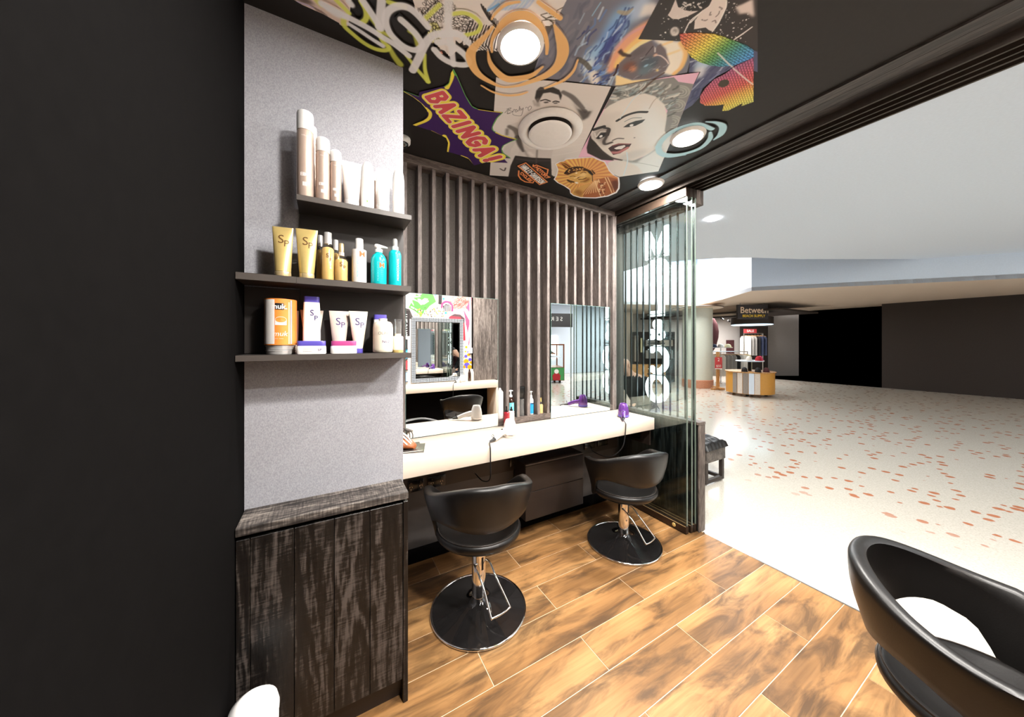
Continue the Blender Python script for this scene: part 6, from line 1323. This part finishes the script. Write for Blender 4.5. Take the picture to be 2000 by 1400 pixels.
def boxthing(name, label, cat, u0, u1, v0, v1, d, mat, th=.06, part='panel', group=None):
    a, b = atd(u0, v1, d), atd(u1, v0, d); c = (a + b) / 2; w = (Vector((b.x, b.y)) - Vector((a.x, a.y))).length
    t = thing(name, label, cat, (c.x, c.y, a.z), -YAW, group)
    MB().box(-w / 2, w / 2, 0, th, 0, b.z - a.z).build(part, mat, t); return t, w, b.z - a.z
# hanging shop sign
t, w, h = boxthing('shop_sign', 'black hanging sign with cream and yellow lettering over the beach shop', 'sign', 1441, 1500, 595, 622.5, 11.2, 'sign_black', .08, 'board')
lettering('Between', h * .62, 'sign_cream', t, lambda x, y, d: (x * .92 + .05, -.003, h * .60 + y), bold=.004)
lettering('BEACH SUPPLY', h * .24, 'sign_yellow', t, lambda x, y, d: (x * 1.0 + .03, -.003, h * .2 + y), bold=.003)
for sx in (-.4, .4): MB().tube([(w * sx, .04, h), (w * sx, .04, 2.949 - t.location.z)], .012, 6).build('hanger_rod', 'steel', t)
# round pendant drum with lit rim
pc = atd(1468, 632, 12.0); t = thing('pendant_drum', 'wide dark drum light with a glowing pale blue rim below the hanging shop sign', 'ceiling light', (pc.x, pc.y, 2.25))
MB().lathe([(.62, .0), (.64, .01), (.64, .26), (.0, .26)], 40).build('drum', 'shop_dark', t, smooth=40); MB().lathe([(0, -.02), (.60, -.02), (.63, -.012), (.62, -.001), (0, -.001)], 40).build('rim', 'rim_glow', t, smooth=40)
MB().tube([(0, 0, .26), (0, 0, .429)], .03, 8).build('stem', 'shop_dark', t)
# inside the shop
pl = atd(1420, 611.5, 13.6); t = thing('shop_downlight', 'small bright downlight in the dark beach shop ceiling', 'ceiling light', (pl.x, pl.y, 2.679)); MB().lathe([(0, -.001), (.09, -.001), (.08, -.03), (0, -.03)], 20).build('diffuser', 'lamp_glow', t)
for u, d, lab in ((1410, 13.4, 'small track spotlight pointing down inside the beach shop'), (1423, 14.6, 'black track spotlight near the back wall of the beach shop')):
    p = atd(u, 618, d); t = thing('track_spotlight', lab, 'ceiling light', (p.x, p.y, 2.679), 0, 'track spotlights in the beach shop')
    MB().tube([(0, 0, -.001), (0, 0, -.10)], .012, 6).build('stem', 'black_plastic', t); MB().tube([(-.05, 0, -.10), (.09, 0, -.15)], .035, 10).build('lamp_head', 'black_plastic', t)
boxthing('framed_poster', 'dark red framed poster hung on the beach shop back wall', 'poster', 1419, 1434, 664, 690, 15.565, 'cloth_maroon', .034, 'frame')
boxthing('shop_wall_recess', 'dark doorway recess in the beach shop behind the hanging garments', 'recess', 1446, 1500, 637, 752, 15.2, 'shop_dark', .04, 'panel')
p = atd(1390, 643, 13.9); t = thing('surfboard', 'oval surfboard leaning beside the column inside the beach shop', 'surfboard', (p.x, p.y, 1.2), facing(p))
MB().rings([[(.26 * s_ * math.cos(q), -.03 + .03 * math.sin(q), z_) for q in np.linspace(0, 2 * PI, 13)[:-1]] for s_, z_ in ((.15, 0), (.6, .2), (.95, .6), (1, .85), (.85, 1.15), (.4, 1.4), (.1, 1.46))]).build('board', 'cloth_maroon', t, smooth=60)
boxthing('sale_board', 'small red sale board on the garment rail at the right of the beach shop', 'sign', 1453, 1478, 642.5, 650.3, 14.4, 'poster_red', .02, 'board')
t = [o_ for o_ in C.objects if o_.name == 'sale_board'][0]; lettering('SALE', .15, 'ink_white', t, lambda x, y, d: (x, -.004, .09 + y), bold=.002)
# garment rails
def rail(u0, u1, v, d, label, cols, ln, group, lab2):
    a, b = atd(u0, v, d), atd(u1, v, d); c = (a + b) / 2; L = (b - a).length
    t = thing('garment_rail', label, 'garment rail', (c.x, c.y, 0), -YAW)
    MB().tube([(-L / 2, 0, a.z), (L / 2, 0, a.z)], .018, 8).build('rail_bar', 'steel', t)
    for s_ in (-1, 1): MB().tube([(s_ * L / 2, 0, 0), (s_ * L / 2, 0, a.z)], .018, 8).build('upright', 'steel', t)
    n_ = len(cols)
    for k, cm in enumerate(cols):
        x = -L / 2 + L * (k + .5) / n_; p = c + Vector((math.cos(-YAW) * x, math.sin(-YAW) * x, 0))
        g_ = thing('hung_garment', lab2[k], 'garment', (p.x, p.y, a.z - .02), -YAW - .9 + random.uniform(-.1, .1), group)
        hw = .2; MB().rings([[(-hw, -.012, z), (hw, -.012, z), (hw, .012, z), (-hw, .012, z)] if z < -.16 else [(-hw * f, -.012, z), (hw * f, -.012, z), (hw * f, .012, z), (-hw * f, .012, z)] for z, f in ((-ln, 1), (-.5, .95), (-.2, 1), (-.12, .8), (-.09, .3))]).build('cloth', cm, g_)
        MB().tube([(-.17, 0, -.125), (-.05, 0, -.085), (0, 0, -.07), (.05, 0, -.085), (.17, 0, -.125)], .011, 6).build('hanger', 'light_wood', g_); MB().tube([(0, 0, -.07), (0, 0, .0), (.012, 0, .012)], .004, 5).build('hook', 'steel', g_)
names = {'cloth_white': 'white', 'cloth_grey': 'grey', 'cloth_black': 'black', 'cloth_navy': 'navy', 'cloth_cream': 'cream'}
c1 = ['cloth_white', 'cloth_white', 'cloth_white', 'cloth_grey', 'cloth_grey', 'cloth_grey', 'cloth_black', 'cloth_white', 'cloth_white', 'cloth_cream']
ordn = ['first', 'second', 'third', 'fourth', 'fifth', 'sixth', 'seventh', 'eighth', 'ninth', 'tenth']
rail(1388, 1460, 686.5, 12.6, 'low garment rail behind the wooden easel in front of the beach shop', c1, .92, 'garments on the low rail', ['%s garment, %s from the column on the low rail' % (names[c_], ordn[k]) for k, c_ in enumerate(c1)])
c2 = ['cloth_white', 'cloth_grey', 'cloth_grey', 'cloth_black', 'cloth_navy', 'cloth_navy']
rail(1453, 1490, 651, 14.4, 'high garment rail at the right of the beach shop', c2, .95, 'garments on the high rail', ['%s garment, %s from the left on the high rail' % (names[c_], ordn[k]) for k, c_ in enumerate(c2)])
def cap_hat(p, mat, label, group=None, r=.11):
    t = thing('cap', label, 'cap', (p.x, p.y, p.z), random.uniform(2.2, 3.6), group)
    MB().lathe([(r, 0), (r * 1.0, .02), (r * .92, .07), (r * .65, .115), (r * .3, .135), (0, .138)], 18).build('crown', mat, t, smooth=60)
    MB().rings([[(x_, r * .75 + y_, z_) for x_, y_ in ((-r * .8, 0), (0, .0), (r * .8, 0), (r * .6, r * .6), (0, r * .85), (-r * .6, r * .6))] for z_ in (.002, .010)]).build('brim', mat, t)
hs_ = atd(1408, 686, 12.9); t = thing('hat_stand', 'thin hat stand holding three caps above the low garment rail', 'stand', (hs_.x, hs_.y, 0), -YAW)
MB().tube([(0, 0, 0), (0, 0, 1.38)], .02, 8).build('pole', 'steel', t); MB().box(-.42, .42, -.06, .06, 1.3805, 1.395).build('tray', 'steel', t); MB().lathe([(0, 0), (.2, 0), (.2, .015), (0, .02)], 20).build('foot', 'steel', t)
for dx_, mt, lab in ((-.28, 'cloth_navy', 'navy cap, first on the thin hat stand'), (0, 'cloth_white', 'white cap, middle of the thin hat stand'), (.28, 'cloth_cream', 'cream cap, last on the thin hat stand')):
    cap_hat(Vector((hs_.x + math.cos(YAW) * dx_, hs_.y - math.sin(YAW) * dx_, 1.3955)), mt, lab, 'caps on the hat stand', .115)
# easel with red sale poster
ep = atz(1402, 761, 0); t = thing('wooden_easel', 'wooden easel stand holding the red price poster before the garment rail', 'easel', (ep.x, ep.y, 0), -YAW)
MB().bbox(-.05, .05, -.025, .025, .06, 1.28, .004, 1).build('post', 'light_wood', t); MB().bbox(-.22, .22, -.04, .04, 0, .06, .004, 1).build('foot', 'light_wood', t); MB().bbox(-.04, .04, -.25, .25, .0605, .10, .004, 1).build('cross_foot', 'light_wood', t)
pp_ = thing('price_poster', 'red price poster with white figure two clipped to the wooden easel', 'poster', (ep.x - .03 * math.sin(YAW), ep.y - .03 * math.cos(YAW), .70), -YAW)
MB().box(-.12, .12, -.012, 0, 0, .40).build('sheet', 'poster_red', pp_); lettering('2', .15, 'ink_white', pp_, lambda x, y, d: (x, -.0135, .31 + y)); lettering('$50', .11, 'ink_white', pp_, lambda x, y, d: (x, -.0135, .10 + y)); MB().box(-.12, .12, -.0125, -.0121, 0, .025).build('white_border', 'ink_white', pp_)
# round display counter with caps
dp_ = atz(1462, 775, 0) + Vector((.5, .2, 0)); t = thing('display_counter', 'curved display counter with striped and amber panels on the terrazzo', 'counter', (dp_.x, dp_.y, 0), -YAW)
R_ = .62; n_ = 26; colsd = ['stripe_grey', 'stripe_cream', 'stripe_grey', 'mall_white', 'stripe_cream', 'amber_panel', 'amber_panel', 'amber_panel', 'amber_panel', 'amber_panel', 'amber_panel', 'amber_panel', 'amber_panel']
def arcp(a0, a1, r, z0, z1):
    m = MB(); v = []
    for k in range(5):
        a = a0 + (a1 - a0) * k / 4; v += [(r * math.sin(a), -r * math.cos(a), z0), (r * math.sin(a), -r * math.cos(a), z1)]
    return m.add(v, [(2 * k, 2 * k + 2, 2 * k + 3, 2 * k + 1) for k in range(4)])
MB().lathe([(0, .08), (R_ - .01, .08), (R_ - .01, .70), (0, .70)], 48).build('drum', 'amber_panel', t, smooth=40); MB().lathe([(0, .7005), (R_ + .02, .7005), (R_ + .02, .725), (0, .725)], 48).build('top', 'light_wood', t, smooth=40)
for k in range(4): MB().lathe([(0, 0), (.04, 0), (.04, .079), (0, .079)], 12, cx=.4 * math.cos(.8 + k * PI / 2), cy=.4 * math.sin(.8 + k * PI / 2)).build('castor', 'black_plastic', t)
for k in range(5):
    a0 = -1.35 + k * .23; arcp(a0, a0 + .21, R_ + .002, .09, .695).build('stripe_panel', colsd[k], t)
MB().tube([(0, 0, .7255), (0, 0, 1.02)], .05, 10).build('riser', 'black_plastic', t); MB().lathe([(0, 1.0205), (.36, 1.0205), (.36, 1.05), (0, 1.05)], 32).build('upper_tray', 'mall_white', t)
for k, (a, r, z, mt, lab) in enumerate(((3.5, .26, 1.0505, 'cloth_white', 'white cap on the upper tray of the display counter'), (4.45, .27, 1.0505, 'cloth_red', 'red cap on the upper tray of the display counter'), (5.4, .26, 1.0505, 'cloth_pink', 'pink cap on the upper tray of the display counter'), (3.3, .47, .7255, 'cloth_black', 'black cap on the wooden top of the display counter, nearest the stripes'), (4.0, .47, .7255, 'cloth_black', 'black cap on the wooden top of the display counter, before a maroon cap'), (4.6, .46, .7255, 'cloth_maroon', 'maroon cap on the wooden top of the display counter'))):
    cap_hat(Vector((dp_.x + r * math.cos(a), dp_.y + r * math.sin(a), z)), mt, lab, 'caps on the display counter', .078)
# bench outside the salon
bn2 = thing('tufted_bench', 'black tufted leather bench on a dark timber box, just outside the low wall', 'bench', (3.62, 2.05, 0))
BX, BY = .42, 2.0
MB().bbox(.02, BX - .02, .03, BY - .03, .255, .40, .003, 1).build('seat_box', 'bench_timber', bn2)
gx, gy = 30, 84; v = []; f = []
bt = [(.07 + .14 * i + (.07 if j % 2 else 0), .09 + .105 * j) for j in range(19) for i in range(3) if .07 + .14 * i + (.07 if j % 2 else 0) < BX - .03]
for j in range(gy + 1):
    for i in range(gx + 1):
        x, y = BX * i / gx, BY * j / gy; e = min(x, BX - x, y, BY - y)
        z = .402 + .085 * min(1, (max(0, e) / .045)) ** .5
        if e > .02: z -= sum(.034 * math.exp(-((x - bx_) ** 2 + (y - by_) ** 2) / .0011) for bx_, by_ in bt if abs(x - bx_) < .1 and abs(y - by_) < .1); z += .010 * math.cos((x / .14 + y / .21) * 2 * PI) * math.cos((x / .14 - y / .21) * 2 * PI)
        v.append((x, y, z))
for j in range(gy):
    for i in range(gx): a = j * (gx + 1) + i; f.append((a, a + 1, a + gx + 2, a + gx + 1))
rim = [i for i in range(gx + 1)] + [j * (gx + 1) + gx for j in range(1, gy + 1)] + [gy * (gx + 1) + i for i in range(gx - 1, -1, -1)] + [j * (gx + 1) for j in range(gy - 1, 0, -1)]
f.append(tuple(reversed(rim))); MB().add(v, f).build('cushion', 'leather', bn2, smooth=70)
bb_ = MB()
for bx_, by_ in bt: bb_.lathe([(0, 0), (.007, .0), (.005, .005), (0, .006)], 8, cx=bx_, cy=by_)
bb_.v = [(x, y, z + .452) for x, y, z in bb_.v]; bb_.build('tuft_buttons', 'leather_edge', bn2)['kind'] = 'stuff'
for y in (.06, BY - .06):
    for x in (.05, BX - .05): MB().bbox(x - .02, x + .02, y - .02, y + .02, .015, .2545, .002, 1).build('leg', 'shop_dark', bn2); 
    for x in (.05, BX - .05): MB().lathe([(0, 0), (.014, 0), (.012, .0148), (0, .0148)], 12, cx=x, cy=y).build('foot', 'steel', bn2)
    MB().box(.071, BX - .071, y - .018, y + .018, .018, .055).build('floor_bar', 'shop_dark', bn2)
for x in (.05, BX - .05): MB().box(x - .018, x + .018, .081, BY - .081, .018, .055).build('side_bar', 'shop_dark', bn2)
# seated people beyond the glass
def person(base, rotz, label, top_m, leg_m, bald, hold=None, lean=.25, stand=0):
    t = thing('person', label, 'person', base, rotz)
    J = {'pelvis': (0, 0, .54), 'spine': (0, -.06 - lean * .3, .76), 'chest': (0, -.10 - lean * .55, .95), 'neck': (0, -.12 - lean * .75, 1.08), 'head': (0, -.16 - lean * .95, 1.20), 'crown': (0, -.18 - lean * .95, 1.29)}
    V = list(J.values()); E = [(i, i + 1) for i in range(5)]; Rd = [.15, .135, .145, .055, .088, .07]
    for s in (-1, 1):
        o = len(V); V += [(s * .10, -.04, .54), (s * .11, -.42, .56), (s * .11, -.44, .0 if not stand else .10), (s * .11, -.56, -.065 if not stand else .05)]; E += [(0, o), (o, o + 1), (o + 1, o + 2), (o + 2, o + 3)]; Rd += [.095, .065, .042, .036]
        o = len(V); V += [(s * .19, -.10 - lean * .55, 1.0), (s * .25, -.16 - lean * .6, .76), (s * .12, -.38 - lean * .4, .70), (s * .09, -.45 - lean * .4, .69)]; E += [(2, o), (o, o + 1), (o + 1, o + 2), (o + 2, o + 3)]; Rd += [.062, .048, .036, .03]
    if stand:
        for i, (x_, y_, z_) in enumerate(V):
            if i >= 6 and abs(x_) <= .115 and z_ < .6:
                kneez = {.54: .54, .56: .08, .10: -.30, .05: -.37}[round(z_, 2)]
                V[i] = (x_, {.54: 0, .56: -.02, .10: 0, .05: -.1}[round(z_, 2)], kneez)
        V = [(x_, y_, z_ + .40) for x_, y_, z_ in V]; J = {k: (a, b_, c_ + .40) for k, (a, b_, c_) in J.items()}
    me = bpy.data.meshes.new('body'); me.from_pydata(V, E, []); o = bpy.data.objects.new('body_skeleton', me); C.objects.link(o)
    sk = o.modifiers.new('skin', 'SKIN'); sv = me.skin_vertices[0].data
    for i, r in enumerate(Rd): sv[i].radius = (r, r)
    sv[0].use_root = True
    ss = o.modifiers.new('sub', 'SUBSURF'); ss.levels = 2; ss.render_levels = 2
    dg = bpy.context.evaluated_depsgraph_get(); bm_ = bpy.data.meshes.new_from_object(o.evaluated_get(dg)); bpy.data.objects.remove(o)
    bm_.materials.clear()
    for k in (top_m, leg_m, 'skin'): bm_.materials.append(M(k))
    hd = Vector(J['head'])
    for p in bm_.polygons:
        c = p.center
        p.material_index = 2 if (c.z > (1.46 if stand else 1.06) and abs(c.x) < .13) or (c.y < -.36 - lean * .4 and (1.02 if stand else .655) < c.z < (1.2 if stand else .80) and abs(c.x) < .16) else (1 if c.z < (1.0 if stand else .62) else 0)
    bm_.shade_smooth(); b = bpy.data.objects.new('body', bm_); C.objects.link(b); b.parent = t
    f_ = MB()
    MB().rings([[(hd.x + .012 * s_ * math.cos(q), hd.y - .088 - .022 * s_ + .010 * math.sin(q), hd.z + z_) for q in np.linspace(0, 2 * PI, 9)[:-1]] for s_, z_ in ((1, -.012), (.8, .01), (.4, .035))]).build('nose', 'skin', t, smooth=60)
    for s in (-1, 1):
        MB().lathe([(0, -.012), (.012, 0), (0, .012)], 8).xform(Matrix.Translation((hd.x + s * .032, hd.y - .086, hd.z + .025)) @ Matrix.Rotation(PI / 2, 4, 'X') @ Matrix.Scale(.5, 4, (0, 0, 1))).build('eye', 'hair_dark', t)
        MB().rings([[(hd.x + s * (.088 + .008 * k), hd.y + .02 * math.cos(q), hd.z + .005 + .03 * math.sin(q)) for q in np.linspace(0, 2 * PI, 9)[:-1]] for k in (0, 1)]).build('ear', 'skin', t)
    MB().rings([[(hd.x + .026 * math.cos(q), hd.y - .083 - .004 * k, hd.z - .038 + .006 * math.sin(q)) for q in np.linspace(0, 2 * PI, 9)[:-1]] for k in (0, 1)]).build('mouth', 'cloth_maroon', t)
    if not bald:
        MB().rings([[(hd.x + r * math.cos(q), hd.y + .015 + r * 1.05 * math.sin(q), hd.z + z_) for q in np.linspace(0, 2 * PI, 17)[:-1]] for r, z_ in ((.085, .03), (.100, .06), (.098, .09), (.075, .125), (.03, .145))]).build('hair', 'hair_dark', t, smooth=60)
    for s in (-1, 1):
        for k in range(5):
            x = s * .09 + (-.026 + .013 * k); y0 = -.45 - lean * .4
            L = (.05, .075, .08, .074, .058)[k] if s > 0 else (.058, .074, .08, .075, .05)[k]
            th = (s > 0 and k == 0) or (s < 0 and k == 4)
            MB().tube([(x, y0, .685 + .4 * stand), (x - (s * .018 if th else 0), y0 - L * .55, .682 + .4 * stand), (x - (s * .022 if th else 0), y0 - L * .9, .665 + .4 * stand)], [.0085, .008, .006], 6).build('finger', 'skin', t, smooth=60)
    return t
person((3.80, 2.95, .105), math.radians(-84), 'person with a shaved head in a black top seated on the bench beyond the glass', 'cloth_black', 'cloth_grey', True, lean=.42)
person((3.82, 3.55, .105), math.radians(-96), 'person in a maroon top seated at the far end of the bench beyond the glass', 'cloth_maroon', 'cloth_navy', False, lean=.3)
# shops seen through the bars
boxthing('mall_pillar', 'pale shop front pillar seen through the bars at the left', 'shop front', 1208, 1236, 610, 745, 13.4, 'mall_beige', .3, 'pillar')
boxthing('shelving_unit', 'dark shelving bay of a shop seen through the bars', 'shop front', 1238, 1318, 648, 748, 13.2, 'shop_dark', .3, 'bay')
for k, (u0, u1, v0, v1, mt, lab) in enumerate(((1240, 1247, 655, 706, 'stripe_grey', 'grey striped shelf insert in the dark bay'), (1252, 1258, 660, 688, 'cloth_cream', 'yellowish lit panel in the dark bay'), (1262, 1284, 664, 676, 'cloth_grey', 'pale shelf of goods in the dark bay, left one'), (1290, 1314, 664, 676, 'stripe_cream', 'pale shelf of goods in the dark bay, right one'), (1262, 1314, 684, 700, 'cloth_grey', 'long low shelf of goods in the dark bay'))):
    boxthing('shelf_display', lab, 'display', u0, u1, v0, v1, 13.0, mt, .1, 'panel', 'goods in the shelving bay')
boxthing('shop_counter', 'low wooden counter below the dark shelving bay', 'counter', 1215, 1300, 712, 746.5, 12.8, 'light_wood', .3, 'front_panel')
boxthing('window_display', 'narrow white lit shop window panel seen through the bars near the glass edge', 'shop front', 1334, 1342, 630, 747, 13.0, 'mall_white', .1, 'panel')
# ------------------------------------------------------------------ kiosk and shop behind, seen in the right mirror
kk = thing('display_kiosk', 'glass-topped wooden kiosk with green front panel, seen in the right mirror', 'kiosk', (8.05, -5.35, 0), math.radians(205))
MB().box(-.02, 1.6, 0, 1.3, .10, .62).build('plinth', 'kiosk_wood', kk); MB().box(0, 1.58, -.012, -.0005, .12, .60).build('green_panel', 'kiosk_green', kk)
for x in (0, 1.55):
    for y in (0, 1.26): MB().box(x - .02, x + .03, y, y + .04, .62, 1.48).build('post', 'kiosk_wood', kk)
MB().box(-.02, 1.6, 0, 1.3, 1.48, 1.53).build('top_frame', 'kiosk_wood', kk); MB().box(.04, 1.54, .01, .02, .625, 1.475).build('glass_front', 'pane_glass', kk); MB().box(.03, 1.55, .3, 1.2, 1.0, 1.02).build('shelf', 'mall_white', kk)
for x in (.1, 1.4):
    for y in (.1, 1.1): MB().box(x, x + .08, y, y + .08, 0, .0995).build('foot', 'black_plastic', kk)
v_, f_ = text_mesh('40', .34, .01); MB().add([(.92 + x, -.014, .37 + y) for x, y, z in v_], f_).build('lettering', 'ink_white', kk)
MB().prism([(.16, .12), (.44, .12), (.46, .3), (.36, .42), (.24, .42), (.14, .3)], 0, .004).xform(Matrix(((1, 0, 0, 0), (0, 0, -1, -.0135), (0, 1, 0, 0), (0, 0, 0, 1)))).build('printed_figure', 'cloth_red', kk); MB().lathe([(0, 0), (.09, 0), (.0, .003)], 16).xform(Matrix(((1, 0, 0, .30), (0, 0, -1, -.018), (0, 1, 0, .46), (0, 0, 0, 1)))).build('printed_beard', 'ink_white', kk)
person((8.5, -7.25, .0), math.radians(150), 'dark haired person in a black top standing behind the kiosk, seen in the mirror', 'cloth_black', 'cloth_black', False, lean=0, stand=1)
t = thing('shop_sign', 'long black sign with spaced white capitals over a shop, seen in the mirror', 'sign', (8.6, -7.4, 2.30), math.radians(200))
MB().box(-1.3, 1.3, 0, .1, 0, .62).build('board', 'sign_black', t); lettering('S E R E', .26, 'ink_white', t, lambda x, y, d: (-.45 + x, -.004, .36 + y)); lettering('EYE', .11, 'ink_white', t, lambda x, y, d: (-.1 + x, -.004, .14 + y))
structure(MB().box(2.0, 16.9, -8.7, -8.55, 0, 3.49).build('wall_far', 'mall_white'), 'bright back wall of the shop seen in the mirror')
for s_ in (-1.25, 1.25): MB().box(s_ - .05, s_ + .05, .02, .09, -2.2995, -.0005).build('sign_post', 'mall_white', t)
for k in range(3):
    p = (8.0 + k * .9, -8.50, 1.3); q = thing('lit_panel', 'bright backlit advertising panel on the shop wall in the mirror, %s' % ('first', 'second', 'third')[k], 'panel', p, PI); MB().box(-.38, .38, 0, .03, -.5, .6).build('screen', 'shop_glow', q)
